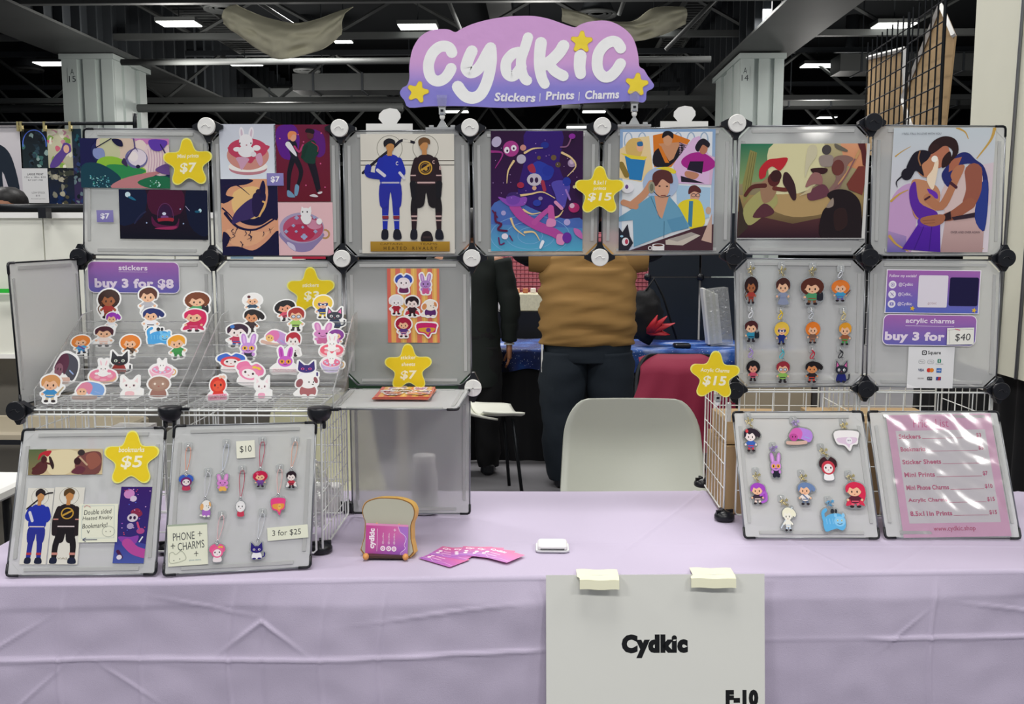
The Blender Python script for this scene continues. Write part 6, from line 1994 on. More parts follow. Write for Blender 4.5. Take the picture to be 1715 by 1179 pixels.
# kitten in a cup
a = Art(565, 672, 988, 1080)
a.rect(565, 672, 988, 1080, 'e6bcc0'); a.ring(925, 915, 32, 32, 14, 'b9905a'); a.blob([(590, 900), (910, 900), (850, 1010), (790, 1050), (700, 1048), (640, 1000)], '8f80ac')
a.blob([(640, 975), (690, 1000), (700, 1045), (650, 1010)], 'cfc6dc')
a.ell(752, 868, 168, 118, 'a99cbc', n=36); a.ell(762, 872, 152, 104, 'b8506f', n=34); a.ell(740, 905, 110, 66, 'b03050', n=26); a.blob([(800, 800), (880, 820), (900, 860), (840, 880), (790, 850)], 'cf8aa4')
for x, y, s in ((768, 935, 26), (715, 790, 18), (690, 850, 14), (634, 895, 16), (855, 895, 16), (848, 788, 14), (710, 895, 12), (760, 862, 12)):
    for k in range(4):
        a.ell(x + s * .5 * math.cos(k * PI / 2), y + s * .5 * math.sin(k * PI / 2), s * .5, s * .42, '9fa8cc', n=8)
a.ell(786, 755, 40, 42, 'eeecec'); a.blob([(748, 780), (826, 780), (812, 832), (770, 835)], 'eeecec'); a.poly([(748, 745), (756, 702), (784, 726)], 'eeecec'); a.poly([(796, 726), (824, 702), (830, 750)], 'eeecec')
a.ell(762, 745, 5, 7, '2a2026'); a.ell(796, 745, 5, 7, '2a2026'); a.ell(885, 818, 22, 24, 'eeecec')
put(MF, 464, 339, 558, 428, a, 'pale pink print of a white kitten bathing in a teacup')
def price_tag(face, x0, y0, x1, y1, t, label, rot=0, off=.006):
    a = Art(0, 0, 28, 20); a.rect(0, 0, 28, 20, '8f86c0', '7f78b8'); a.text(t, 6.5, 5, 21.5, 15.5, 'f4f2f8', .03)
    put(face, x0, y0, x1, y1, a, label, 'price tag', 'price_tag', 'print', rot, off)
price_tag(MF, 162, 352, 190, 372, '$7', 'lavender $7 tag left of the dark domed print')
price_tag(MF, 447, 290, 475, 311, '$7', 'lavender $7 tag where the four small prints meet')
# hockey players
def player(a, x, c1, c2, num, hair, skin, legs, socks, badge=None, stick=None):
    for s in (-1, 1):
        a.line([(x + s * 40, 600), (x + s * legs, 740), (x + s * (legs + 4), 850)], 62, c2, w2=44); a.line([(x + s * (legs + 3), 830), (x + s * (legs + 6), 940)], 42, c1, w2=34)
        a.line([(x + s * (legs + 3) - 22, 838), (x + s * (legs + 3) + 22, 838)], 12, socks, sm=False, cap=False); a.line([(x + s * (legs + 4) - 21, 868), (x + s * (legs + 4) + 21, 868)], 9, socks, sm=False, cap=False)
        a.blob([(x + s * (legs + 6) - 20, 940), (x + s * (legs + 6) + 20, 940), (x + s * (legs + 12) + 26, 1004), (x + s * (legs + 6) - 26, 1004)], '1c1c26'); a.line([(x + s * (legs + 8) - 20, 1014), (x + s * (legs + 8) + 24, 1014)], 3, '8a8a90', sm=False)
    a.blob([(x - 68, 580), (x + 68, 580), (x + 76, 760), (x + 20, 760), (x, 660), (x - 20, 760), (x - 78, 760)], c2)
    a.blob([(x - 60, 410), (x, 385), (x + 60, 410), (x + 76, 500), (x + 66, 600), (x - 66, 600), (x - 76, 500)], c1)
    a.line([(x - 64, 592), (x + 66, 592)], 12, socks, sm=False, cap=False)
def head_(a, x, y, skin, hair, turn):
    a.line([(x, y + 40), (x, y + 75)], 34, skin, sm=False, cap=False)
    a.ell(x + turn * 4, y + 5, 30, 42, skin)
    a.blob([(x - 38, y + 10), (x - 42, y - 30), (x - 5, y - 52), (x + 38, y - 36), (x + 40, y), (x + 18, y - 14), (x - 8, y - 12), (x - 24, y + 2)], hair, 3)
a = Art(195, 238, 878, 1112)
a.rect(195, 238, 878, 1112, 'dcd8cc')
for y in (432, 464):
    a.line([(195, y), (878, y)], 6, '3a3226', sm=False, cap=False)
a.ring(408, 343, 93, 93, 3, '5a5648', n=40); a.ring(670, 340, 93, 93, 3, '5a5648', n=40)
a.line([(210, 520), (300, 440), (440, 330), (500, 285), (585, 300)], 20, '23202a'); a.line([(505, 286), (560, 290)], 20, 'dcd8cc', sm=False, cap=False)
player(a, 410, '2230a8', '2a2f9c', 'C', '1b1a20', 'c98f5c', 38, 'b8b4c8')
for s in (-1, 1):
    a.line([(410 + s * 66, 430), (410 + s * 90, 520), (410 + s * 30, 560)], 44, '232fa6')
a.line([(330, 545), (250, 530), (250, 480)], 46, '232c98'); a.line([(318, 500), (368, 540)], 24, 'd5d2dc', sm=False); a.line([(480, 520), (512, 560)], 20, 'd5d2dc', sm=False)
for s in (-1, 1):
    a.line([(410 + s * 40 - 22, 846), (410 + s * 40 + 24, 846)], 22, '8a2c3a', sm=False, cap=False)
head_(a, 408, 322, 'c08850', '1f1d22', 1); a.text('C', 452, 438, 470, 466, 'd8d4e0', .03)
player(a, 672, '2c1c20', '1d1719', 'C', '7a5636', 'c48a54', 86, 'c8a8a4')
for s in (-1, 1):
    a.line([(672 + s * 66, 430), (672 + s * 92, 520), (672 + s * 96, 600)], 46, '2a1a1e', w2=36); a.line([(672 + s * 74, 540), (672 + s * 114, 540)], 9, 'c8a8a4', sm=False, cap=False); a.line([(672 + s * 96, 600), (672 + s * 92, 690)], 46, '18161a', w2=36)
a.ring(668, 485, 46, 46, 10, 'c89a3a', n=30); a.line([(640, 500), (700, 462)], 14, 'c89a3a', sm=False); a.ell(672, 494, 12, 12, 'c89a3a')
a.ring(668, 485, 32, 32, 3, 'c89a3a', n=24)
head_(a, 662, 315, 'c48a54', '6b4a2c', -1); a.text('C', 720, 430, 736, 456, 'd8b0a8', .03); a.text('8', 768, 470, 782, 500, 'c8a8a4', .03)
a.blob([(634, 1022), (640, 965), (674, 946), (706, 962), (716, 1022)], '231d20'); a.rect(645, 985, 705, 1000, '3a2c2c')
a.rect(258, 1024, 842, 1098, 'b28a2e', '9a7422'); a.text('CAPTAINS', 330, 1034, 495, 1050, '6a4c18'); a.text('TEAMS', 620, 1034, 750, 1050, '6a4c18')
a.text('H E A T E D    R I V A L R Y', 355, 1062, 750, 1086, '4a3410', .01)
put(MF, 605, 225, 761, 425, a, 'tall print of two hockey players in blue and dark brown over a gold band', off=.0035)
# purple cosmic swirl
a = Art(183, 222, 853, 1098)
a.rect(183, 222, 853, 1098, '2c0c34', '3a1450'); a.blob([(440, 222), (700, 222), (680, 480), (760, 700), (520, 800), (380, 700), (430, 420)], '33186e')
a.blob([(183, 780), (330, 720), (520, 800), (720, 860), (853, 870), (853, 1098), (183, 1098)], '4a6ab4'); a.vg([(183, 900), (853, 930), (853, 1098), (183, 1098)], '4f80bc', '52a8c8')
for rx, ry in ((290, 150), (180, 100), (90, 60)):
    a.ring(470, 985, rx, ry, 3, '86b4de', n=40)
for x, y, r1, c_ in ((418, 343, 22, 'c88a80'), (772, 455, 30, 'a088a8'), (772, 445, 18, 'c8b0c8'), (533, 416, 14, '6a5436'), (640, 415, 20, '6a5436'), (672, 467, 20, '5a4a30'), (500, 636, 16, 'd8a888'), (792, 628, 12, 'd8cc9a'), (405, 425, 34, 'b9b2c4'), (740, 886, 24, 'b0a6d8'), (275, 818, 18, 'a8a0d0')):
    a.ell(x, y, r1, r1, c_)
a.ell(330, 350, 58, 58, 'a83a88'); a.ell(300, 360, 20, 24, 'e8e0ea'); a.ell(350, 345, 20, 22, 'e8e0ea'); a.ell(303, 365, 7, 9, '2c1434'); a.ell(350, 348, 7, 9, '2c1434')
a.ell(225, 300, 34, 40, 'b8aecb', rot=30); a.line([(185, 370), (270, 385), (215, 490)], 18, '9a2f80', w2=5)
a.blob([(460, 500), (520, 440), (600, 470), (640, 520), (600, 580), (500, 560)], '2a3aa0'); a.blob([(450, 480), (490, 460), (510, 520), (470, 520)], 'a02c48'); a.ell(600, 510, 44, 38, '26349a'); a.ell(500, 575, 54, 46, 'c4bcc8'); a.ell(480, 578, 13, 20, '3a2448'); a.ell(516, 578, 13, 20, '3a2448')
a.line([(560, 590), (575, 650)], 26, 'a0304a', sm=False); a.ell(575, 325, 30, 24, '24308c')
for pts in (((430, 380), (490, 350), (560, 345)), ((700, 380), (770, 420), (800, 480), (740, 550)), ((350, 440), (310, 510), (300, 600)), ((395, 690), (470, 680), (560, 665), (650, 710)), ((420, 795), (480, 825), (545, 815)), ((625, 860), (680, 840), (710, 800)), ((330, 860), (360, 930), (430, 985)), ((430, 960), (500, 960), (540, 1020))):
    a.line(list(pts), 17, 'e2c48e', w2=5)
a.line([(355, 770), (410, 840), (520, 910), (640, 960), (700, 1000)], 74, 'b0489a', w2=62); a.line([(500, 890), (560, 830), (620, 780)], 40, 'b8509e', w2=30); a.line([(620, 780), (630, 890)], 44, 'c2569e', w2=50)
a.blob([(600, 860), (655, 870), (650, 915), (590, 915)], 'd88ab8'); a.blob([(670, 975), (725, 985), (715, 1050), (665, 1040)], 'd88ab8'); a.ell(740, 1000, 34, 40, '6a2c9a')
a.blob([(235, 700), (330, 720), (440, 700), (430, 760), (350, 770), (300, 760)], '8a4ab0'); a.ell(345, 715, 52, 44, '7444a8'); a.blob([(300, 700), (320, 670), (380, 668), (400, 705), (350, 690)], '3c2468')
a.blob([(625, 600), (700, 580), (760, 620), (740, 700), (720, 780), (680, 770), (650, 680)], '5248a8'); a.ell(735, 590, 30, 34, '26349a'); a.line([(730, 650), (760, 720)], 14, 'a07ac8'); a.ell(790, 780, 40, 36, 'b02a6a'); a.ell(775, 765, 18, 18, 'd8b4c8'); a.line([(655, 740), (700, 785)], 24, 'd890b8')
a.line([(215, 815), (220, 880), (260, 900), (235, 940), (300, 950)], 16, '5a1840'); a.line([(195, 800), (230, 850)], 10, '5a1840'); a.ell(285, 990, 24, 22, 'e4dce8'); a.line([(240, 1000), (250, 1050), (280, 1040)], 10, '6a1c58'); a.line([(320, 985), (340, 1020)], 9, '6a1c58')
a.ell(520, 745, 30, 24, '2c3ca0'); a.ell(545, 712, 16, 14, '8a7aa8'); a.ell(400, 615, 26, 22, 'a02844')
a.line([(770, 260), (740, 330), (690, 340)], 10, '8a5a80'); a.ell(772, 262, 24, 20, '8a2a98'); a.blob([(790, 930), (840, 950), (853, 1010), (800, 975)], 'c06ab0')
a.blob([(555, 1020), (575, 1030), (550, 1080), (538, 1070)], 'e8ecf4')
r_ = random.Random(6)
for i in range(30):
    a.ell(r_.uniform(200, 840), r_.uniform(240, 780), 3, 3, 'c8a0e0', n=6)
put(MF, 822, 220, 976, 421, a, 'purple and teal cosmic print of floating figures and ribbons', off=.0035)
# comic style print
a = Art(168, 205, 862, 1095)
a.rect(168, 205, 862, 1095, '86a6cc', 'c8d4e4'); a.rect(190, 225, 840, 1060, 'e2e6ea')
for x in (200, 300, 560, 655, 750):
    a.ring(x + 30, 290, 28, 60, 9, '9fb4cc', n=20)
a.poly([(168, 350), (300, 265), (380, 255), (412, 500), (330, 590), (168, 560)], 'e9cf9a'); a.blob([(210, 320), (260, 270), (330, 290), (320, 400), (230, 400)], 'd8b468'); a.ell(315, 330, 26, 40, 'e6b08c'); a.blob([(295, 300), (330, 295), (335, 325), (300, 328)], '2f6a9c')
a.poly([(205, 400), (360, 410), (330, 580), (240, 570)], '2a7cb8'); a.poly([(172, 378), (290, 400), (370, 405), (350, 430), (250, 420)], 'e8d23a'); a.line([(180, 460), (220, 540)], 40, '8a7434')
a.poly([(408, 250), (480, 235), (560, 240), (680, 285), (545, 480), (420, 480)], 'd87a24'); a.blob([(415, 380), (470, 330), (520, 320), (600, 330), (600, 400), (520, 478), (420, 470)], '1e1a20'); a.poly([(450, 310), (610, 300), (560, 420), (530, 440)], 'c8906a'); a.poly([(440, 320), (470, 330), (530, 450), (500, 450)], 'd87a24')
a.ell(516, 280, 34, 46, 'd09a74'); a.blob([(476, 270), (484, 228), (520, 218), (554, 236), (552, 275), (518, 250)], '1c181c')
a.poly([(600, 300), (860, 410), (840, 610), (610, 590), (560, 480), (690, 330)], 'd8b4d0'); a.poly([(700, 270), (745, 255), (830, 420), (820, 610), (600, 600), (560, 460)], 'dcb8dc'); a.blob([(690, 380), (780, 380), (860, 440), (850, 490), (760, 520), (640, 480), (620, 430)], 'a8268a'); a.poly([(680, 440), (780, 440), (770, 530), (660, 500)], '22182c'); a.blob([(655, 510), (745, 530), (720, 570), (650, 550)], 'c08468'); a.poly([(615, 545), (700, 570), (790, 600), (620, 590)], '241c2a')
a.ell(775, 345, 32, 44, 'b87a5c'); a.blob([(715, 340), (740, 290), (780, 275), (822, 310), (810, 340), (770, 320), (740, 370)], '1f1a24')
a.poly([(585, 612), (835, 632), (830, 850), (700, 900), (590, 740)], 'a8c8e0'); a.ell(722, 690, 36, 50, 'd8a488'); a.blob([(675, 680), (680, 630), (720, 614), (760, 640), (762, 672), (715, 660)], '5a2c2c'); a.ring(712, 688, 16, 12, 4, '2a2c44', n=12); a.ring(744, 688, 14, 12, 4, '2a2c44', n=12)
a.blob([(600, 760), (660, 720), (760, 730), (800, 860), (780, 920), (700, 940), (620, 830)], 'e6d22c'); a.line([(695, 730), (690, 920)], 30, '3f7fa0', sm=False, cap=False); a.ell(822, 800, 20, 28, 'c8a890')
a.ell(470, 600, 130, 120, 'a8bcd8', n=30); a.blob([(430, 490), (520, 480), (580, 510), (560, 530), (480, 500)], 'e4cf3a')
a.poly([(165, 850), (260, 790), (400, 690), (540, 700), (610, 780), (690, 920), (560, 960), (280, 1070), (270, 870), (165, 880)], '6aa0bc'); a.poly([(425, 690), (530, 700), (485, 860), (450, 830)], 'd09a7c'); a.line([(260, 760), (350, 680), (400, 600)], 56, 'c8906e', w2=48); a.line([(200, 740), (290, 770)], 44, 'c8906e')
a.poly([(520, 870), (640, 840), (680, 930), (560, 960)], '5c94b4'); a.line([(400, 700), (470, 860)], 4, '3f6c84', sm=False); a.line([(500, 880), (500, 1000)], 4, '3f6c84', sm=False)
a.ell(482, 625, 56, 84, 'd8a284', n=24); a.blob([(412, 600), (414, 530), (470, 500), (540, 520), (560, 590), (530, 600), (480, 570), (440, 620)], '5a2e2c'); a.ell(404, 630, 24, 44, '9a9a84'); a.ell(404, 630, 14, 28, '70705e'); a.line([(420, 660), (470, 700), (540, 690)], 5, '222228'); a.ell(462, 620, 8, 5, '30201e'); a.ell(516, 622, 8, 5, '30201e'); a.line([(474, 690), (506, 688)], 6, '7a3a34', sm=False)
a.poly([(250, 1095), (720, 930), (862, 900), (862, 1095)], '4a2c34'); a.poly([(512, 1020), (700, 960), (768, 985), (640, 1058), (515, 1052)], 'c8bfb2'); a.poly([(530, 1012), (700, 962), (740, 975), (600, 1030)], 'a8a098'); a.poly([(775, 1020), (850, 820), (850, 1040)], 'c8a898')
a.ell(460, 1060, 46, 13, '6a3a30'); a.rect(416, 1058, 504, 1095, 'e4e2e0'); a.ell(460, 1056, 46, 12, 'e4e2e0'); a.ell(460, 1057, 36, 8, '5a2e26'); a.ring(400, 1078, 13, 13, 6, 'e4e2e0', n=12)
a.ell(228, 632, 46, 40, 'e8e8ee'); a.ell(222, 625, 12, 16, '6a4a8a')
a.poly([(165, 920), (195, 960), (232, 900), (250, 990), (275, 1040), (240, 1095), (165, 1095)], '26242e'); a.ell(218, 1030, 26, 30, 'e8e4e6'); a.ell(226, 1030, 12, 20, 'b83a54'); a.ell(190, 990, 12, 8, '9ac4dc')
put(MF, 1037, 217, 1196, 420, a, 'busy comic style print of a man in a headset with framed figures', off=.0035)
# red-crested warrior
a = Art(90, 265, 1035, 960)
a.rect(90, 265, 1035, 960, 'bdb184', '3a1c24'); a.vg([(90, 265), (480, 265), (420, 520), (90, 560)], '2f7a58', '8aa06a'); a.blob([(330, 265), (700, 265), (660, 560), (380, 640), (300, 460)], 'ddd7a8'); a.vg([(820, 265), (1035, 265), (1035, 480), (860, 420)], 'e0a078', 'd08a60')
a.vg([(90, 640), (1035, 620), (1035, 960), (90, 960)], 'a88f5c', '2e121c'); a.blob([(360, 640), (720, 640), (760, 760), (500, 800), (300, 720)], 'b89a68'); a.vg([(90, 760), (500, 850), (740, 800), (740, 960), (90, 960)], '5c3434', '2c1420')
a.poly([(115, 560), (160, 310), (212, 330), (170, 640), (130, 700)], '8f8a50'); 
for x in (150, 166, 182):
    a.line([(x + 20, 330), (x - 15, 620)], 4, '6a6a3c', sm=False)
a.poly([(95, 640), (170, 880), (95, 950)], '3c3026')
a.blob([(130, 740), (230, 620), (330, 590), (380, 700), (260, 810), (170, 860)], 'a8a468'); a.blob([(200, 800), (280, 700), (360, 760), (300, 800)], '5a3038'); a.blob([(250, 560), (340, 500), (370, 600), (330, 680), (270, 690)], 'a07c60')
a.line([(280, 570), (190, 580), (140, 640)], 34, '5a2a24', w2=26); a.line([(350, 590), (430, 600), (470, 590)], 30, '6a3028'); a.ell(345, 525, 46, 52, '5a2422'); a.ell(358, 500, 42, 44, '3c1c1c'); a.blob([(240, 520), (236, 450), (290, 385), (360, 372), (440, 372), (390, 460), (330, 430), (290, 460), (280, 505)], 'c02832')
a.blob([(415, 480), (450, 480), (500, 560), (516, 660), (490, 675), (445, 600), (412, 550)], '3a2024')
a.ell(720, 310, 34, 36, '4a4444'); a.blob([(670, 360), (760, 350), (780, 420), (690, 430)], '9a8c84'); a.blob([(780, 265), (870, 310), (860, 325), (790, 300)], '6a6458'); a.blob([(580, 300), (640, 280), (650, 350), (600, 430), (570, 510)], 'cfc8a8')
a.blob([(770, 380), (850, 350), (920, 375), (880, 420), (860, 520), (800, 640), (740, 620), (800, 520)], '8a6a62'); a.ell(810, 440, 46, 58, '6e3a34'); a.blob([(610, 450), (690, 440), (735, 450), (720, 480), (650, 490)], '3a1c1e'); a.blob([(625, 480), (690, 490), (700, 560), (640, 560), (578, 580)], '9a6a66')
a.blob([(600, 620), (700, 560), (750, 600), (740, 650), (620, 680)], '6a3c48'); a.poly([(530, 650), (600, 600), (640, 560), (620, 620)], 'c8b890'); a.poly([(880, 560), (960, 430), (1030, 430), (1000, 640), (900, 600)], '7a3a30'); a.poly([(945, 265), (1000, 265), (1030, 440), (990, 420), (975, 330)], '5a2424'); a.line([(960, 320), (900, 440), (820, 560)], 20, 'c89a68', w2=10); a.line([(930, 380), (860, 520), (790, 600)], 12, '8a5a60', w2=6)
a.blob([(720, 960), (715, 760), (790, 700), (740, 640), (800, 600), (900, 610), (980, 680), (1005, 800), (1005, 960)], '1e1214'); a.blob([(740, 730), (785, 660), (790, 720)], '9a8a7c'); a.blob([(800, 760), (880, 740), (900, 860), (820, 900)], '2e1a18')
for s in ((92, 268, 96, 958),):
    a.rect(1012, 265, 1035, 960, 'd6d6d2')
a.rect(90, 955, 1035, 960, 'd6d6d2')
put(MF, 1237, 241, 1452, 400, a, 'landscape print of a warrior with a bright red crest facing a ghostly crowd', off=.0035, skew=.018)
# embracing couple
a = Art(222, 150, 965, 1058)
a.rect(222, 150, 965, 1058, 'c8d2d8', 'e0d4dc'); a.blob([(222, 700), (330, 560), (420, 620), (400, 1058), (222, 1058)], 'c8a0cc'); a.vg([(222, 900), (360, 940), (360, 1058), (222, 1058)], 'b090c0', '6a64a8'); a.blob([(620, 600), (965, 400), (965, 700), (700, 800)], 'd8c8d0')
for pts, w_ in ((((680, 150), (740, 180), (768, 230)), 16), (((955, 150), (930, 240), (840, 370)), 26), (((245, 355), (290, 320), (350, 285)), 10), (((232, 680), (290, 630), (350, 600)), 18), (((235, 940), (290, 1000), (380, 1050)), 22), (((870, 1058), (930, 1030)), 16)):
    a.line(list(pts), w_, 'c8a050', w2=w_ * .3)
a.blob([(600, 600), (700, 480), (860, 440), (900, 600), (890, 740), (850, 780), (680, 800), (620, 740)], 'd8c0bc'); a.vg([(640, 790), (860, 780), (925, 900), (925, 1058), (615, 1058)], 'd0b0ac', 'b0908e')
a.blob([(700, 340), (770, 330), (830, 380), (900, 440), (940, 600), (930, 900), (860, 800), (895, 640), (880, 470), (800, 410), (700, 440), (650, 580), (590, 500), (620, 430)], '262c6e'); a.blob([(880, 560), (935, 560), (930, 890), (850, 800)], '2a3c8a')
a.poly([(640, 380), (730, 360), (700, 440), (640, 470)], 'b06a50'); a.line([(820, 470), (830, 600), (800, 700)], 130, '9a5a48', w2=96); a.line([(810, 700), (700, 780), (640, 800)], 84, 'a06048', w2=60)
a.ell(560, 350, 78, 94, 'b87458', rot=18); a.blob([(480, 300), (520, 240), (600, 210), (680, 240), (700, 330), (640, 400), (660, 320), (600, 280), (540, 320), (500, 340)], '2e1a18'); a.blob([(590, 370), (640, 320), (650, 400), (590, 440)], '2e1a18'); a.blob([(480, 320), (500, 270), (560, 280), (520, 330)], '341d1a')
a.blob([(370, 580), (400, 520), (540, 560), (590, 640), (560, 760), (480, 820), (400, 780)], 'c48a66'); a.blob([(360, 600), (400, 540), (440, 690), (570, 760), (560, 810), (450, 815), (380, 720)], '5c28a0'); a.blob([(490, 590), (560, 620), (570, 665), (520, 640)], '6a30b0')
a.line([(500, 660), (600, 720), (680, 560), (720, 450)], 70, 'b87a58', w2=42); a.blob([(655, 500), (690, 430), (750, 420), (740, 480), (700, 550)], 'b87858'); a.line([(480, 670), (510, 650)], 16, '4a2430', sm=False); a.line([(660, 550), (700, 580)], 22, '4a2430', sm=False)
a.ell(470, 430, 66, 80, 'c48662', rot=-16); a.blob([(340, 400), (380, 330), (440, 310), (500, 330), (480, 380), (440, 420), (460, 500), (400, 460), (370, 500), (330, 450)], '1c1622'); a.ell(335, 485, 42, 44, '1c1622'); a.line([(300, 500), (262, 540), (270, 580)], 14, '1c1622', w2=4); a.line([(420, 320), (412, 370), (430, 420)], 10, '9a6a48')
a.blob([(540, 370), (560, 390), (555, 480), (530, 600), (480, 520), (520, 450)], 'f2dcc0'); a.ell(530, 375, 24, 24, 'f8f0e4', n=12)
a.vg([(450, 830), (600, 850), (615, 1058), (330, 1035)], '5a22a8', '4a1c98'); a.blob([(440, 810), (560, 800), (600, 860), (460, 870)], '6230ac'); a.line([(540, 860), (530, 1050)], 6, '3c1680', sm=False); a.line([(480, 870), (420, 1040)], 6, '3c1680', sm=False)
a.poly([(610, 790), (670, 755), (680, 815), (620, 830)], '2a1a20'); a.poly([(680, 800), (850, 765), (850, 800), (700, 822)], '30202c'); a.blob([(470, 800), (620, 780), (620, 840), (540, 868), (460, 840)], 'a86a4c'); a.line([(470, 826), (560, 820)], 3, '7a4434', sm=False); a.line([(480, 846), (560, 840)], 3, '7a4434', sm=False)
a.text('I WILL FALL IN LOVE WITH YOU', 282, 184, 566, 200, '6a6e78'); a.text('OVER AND OVER AGAIN', 682, 902, 895, 918, '5a4a54')
put(MF, 1491, 215, 1661, 423, a, 'tall print of an embracing couple in violet and navy robes', off=.0035, skew=.012)
# strip of coloured print edges showing between rows
for x0, x1, c_, lb in ((387, 425, '7f9cae', 'pale blue'), (490, 546, 'b8263f', 'red')):
    o = G().bbox2(hy(x0, 429.5, 0) + V((0, -.005, 0)), hy(x1, 433.5, 0) + V((0, -.003, 0))).build('tape_strip', cmat(c_))
    tag(o, lb + ' strip in the gap below the four small prints', 'strip')

# ------------------------------------------------------------------ yellow star price signs
def star_sign(face, cx, cy, w, h, lines, label, rot=0, off=.008, parent=None):
    pts = []
    for k in range(10):
        a_ = -PI / 2 + k * PI / 5
        r = 1.0 if k % 2 == 0 else .60
        for d in ((-.20, 0, .20) if k % 2 == 0 else (0,)):
            rr = r * (1.0 if d == 0 else .91) if k % 2 == 0 else r
            pts.append((rr * math.cos(a_ + d), rr * math.sin(a_ + d)))
    out = catmull(pts, True, 4)
    xs = [p[0] for p in out]; ys = [p[1] for p in out]
    a = Art(min(xs) , min(ys), max(xs), max(ys), clip=False)
    a.poly(out, 'f3ee7a')
    a.poly([(x * .945, y * .945 - .0) for x, y in out], 'f0d322')
    for t_, x0, y0, x1, y1, b_ in lines:
        a.text(t_, x0, y0, x1, y1, 'fbf6d8', b_, .12)
    mx, ww, hh = face.place(cx, cy, w, h, rot, off)
    o = a.build('star_price_sign', mx, ww, hh, outline=out, base='f3ee7a', thick=.002, m='paperc')
    return tag(o, label, 'sign', 'yellow star price signs')
star_sign(MF, 315, 270, 82, 78, [('Mini prints', -.40, -.36, .44, -.16, .02), ('$7', -.34, -.02, .34, .42, .03)], 'yellow star sign for mini prints $7, overlapping the forest print', 2)
star_sign(MF, 1004, 317, 82, 78, [('8.5x11', -.24, -.42, .26, -.26, .02), ('prints', -.24, -.18, .26, -.01, .02), ('$15', -.46, .06, .48, .42, .03)], 'yellow star sign $15 between the purple and comic prints', 0, .03)
star_sign(MF, 521, 485, 80, 76, [('stickers', -.34, -.34, .32, -.18, .02), ('$3', -.30, -.02, .32, .40, .03)], 'yellow star sign for stickers $3 behind the right rack', 1, .006)
star_sign(MF, 684, 613, 79, 75, [('sticker', -.30, -.52, .32, -.36, .02), ('sheets', -.28, -.24, .28, -.08, .02), ('$7', -.34, .10, .34, .50, .03)], 'yellow star sign for sticker sheets $7 above the frosted shelf', 1, .02)
star_sign(LF1, 221, 765, 92, 88, [('bookmarks', -.46, -.42, .44, -.24, .02), ('$5', -.38, -.12, .38, .36, .02)], 'yellow star sign for bookmarks $5 on the leftmost leaning panel', 0, .005)
XF = Face(hy(1197, 640, -.06), (1, 0, 0), (0, 0, 1))
star_sign(XF, 1197, 626, 83, 77, [('Acrylic Charms', -.56, -.30, .56, -.10, .02), ('$15', -.46, .0, .46, .44, .03)], 'yellow star sign for acrylic charms $15 held by a clear clip', -2, .0)

# ------------------------------------------------------------------ rounded lilac offer signs and cards
def offer(face, x0, y0, x1, y1, top, big, label, bigbox, topbox, rot=0):
    a = Art(0, 0, 150, 50, clip=False)
    a.rrect(0, 0, 150, 50, 10, 'f0e8f4'); out = [(p[0], p[1]) for p in a.L[0][0]]
    a.rrect(1.2, 1.2, 148.8, 48.8, 9, 'a86ab4', '6a68b8', 5)
    a.text(top, *topbox, 'f2e6f4', .025); a.line([(topbox[0], topbox[3] + 2.4), (topbox[2], topbox[3] + 2.4)], .5, 'f2e6f4', sm=False, cap=False)
    a.text(big, *bigbox, 'efe2f2', .05)
    put(face, x0, y0, x1, y1, a, label, 'sign', 'offer_sign', 'paperc', rot, .004, outline=out, base='f0e8f4', thick=.001)
offer(MF, 147, 438, 301, 491, 'stickers', 'buy 3 for $8', 'purple rounded sign offering three stickers for $8', (11, 27, 140, 46), (51, 6, 98, 14), -.6)
offer(MF, 1478, 527, 1635, 579, 'acrylic charms', 'buy 3 for', 'purple rounded sign offering three acrylic charms', (4, 28, 100, 46), (36, 6, 114, 16), -.8)
a = Art(0, 0, 47, 29); a.rect(0, 0, 47, 29, 'f1f1e8'); a.line([(2, 4), (20, 2), (45, 3)], .8, 'b8b8b0'); a.line([(4, 3), (5, 27)], .8, 'c8c8c0'); a.text('$40', 14, 10, 41, 24, '3a3a3c', .0, .08); a.line([(14, 2), (22, 4)], 1.4, 'd86a7a')
put(MF, 1586, 549, 1631, 577, a, 'handwritten $40 paper note stuck on the acrylic charm offer sign', 'note', 'price_note', 'print', 1, .008)
# social media card without its square codes
a = Art(0, 0, 157, 72)
a.rect(0, 0, 157, 72, 'f1ecf4'); a.rect(1.5, 1.5, 155.5, 71, 'a867b4', '5a6cc4')
a.text('Follow my socials!', 5, 8, 50, 14, 'f6ecf6', .01, .1)
for y, t_ in ((25, '@Cydkic'), (41, '@Cydkic_'), (57, '@Cydkic')):
    a.ell(11, y, 6.4, 6.4, 'f3eff6'); a.text(t_, 21, y - 3.4, 45, y + 3.4, 'f2e8f6', .01)
a.rrect(8, 22, 14, 28, 1.6, '9a86c0'); a.rrect(8.9, 22.9, 13.1, 27.1, 1.2, 'f3eff6'); a.ell(11, 25, 1.2, 1.2, '9a86c0')
a.line([(8.4, 38.4), (13.6, 43.6)], 1.3, '9a86c0', sm=False); a.line([(13.6, 38.4), (8.4, 43.6)], .6, '9a86c0', sm=False)
a.rrect(7.6, 54.4, 14.4, 59.6, 1.4, '8a86c8'); a.poly([(10, 55.6), (10, 58.4), (12.6, 57)], 'f3eff6')
a.rrect(54, 9, 103, 62, 2.5, 'e8e2ec'); a.text('@CYDKIC', 71, 53.6, 86, 58, 'b08a94')
a.rrect(106, 12, 154, 59, 3, '1a1440')
for x, y in ((46, 64), (149, 66)):
    a.poly([(x + (4.6 if k % 2 == 0 else 2.2) * math.sin(k * PI / 5 + .2), y - (4.6 if k % 2 == 0 else 2.2) * math.cos(k * PI / 5 + .2)) for k in range(10)], 'e8c03a')
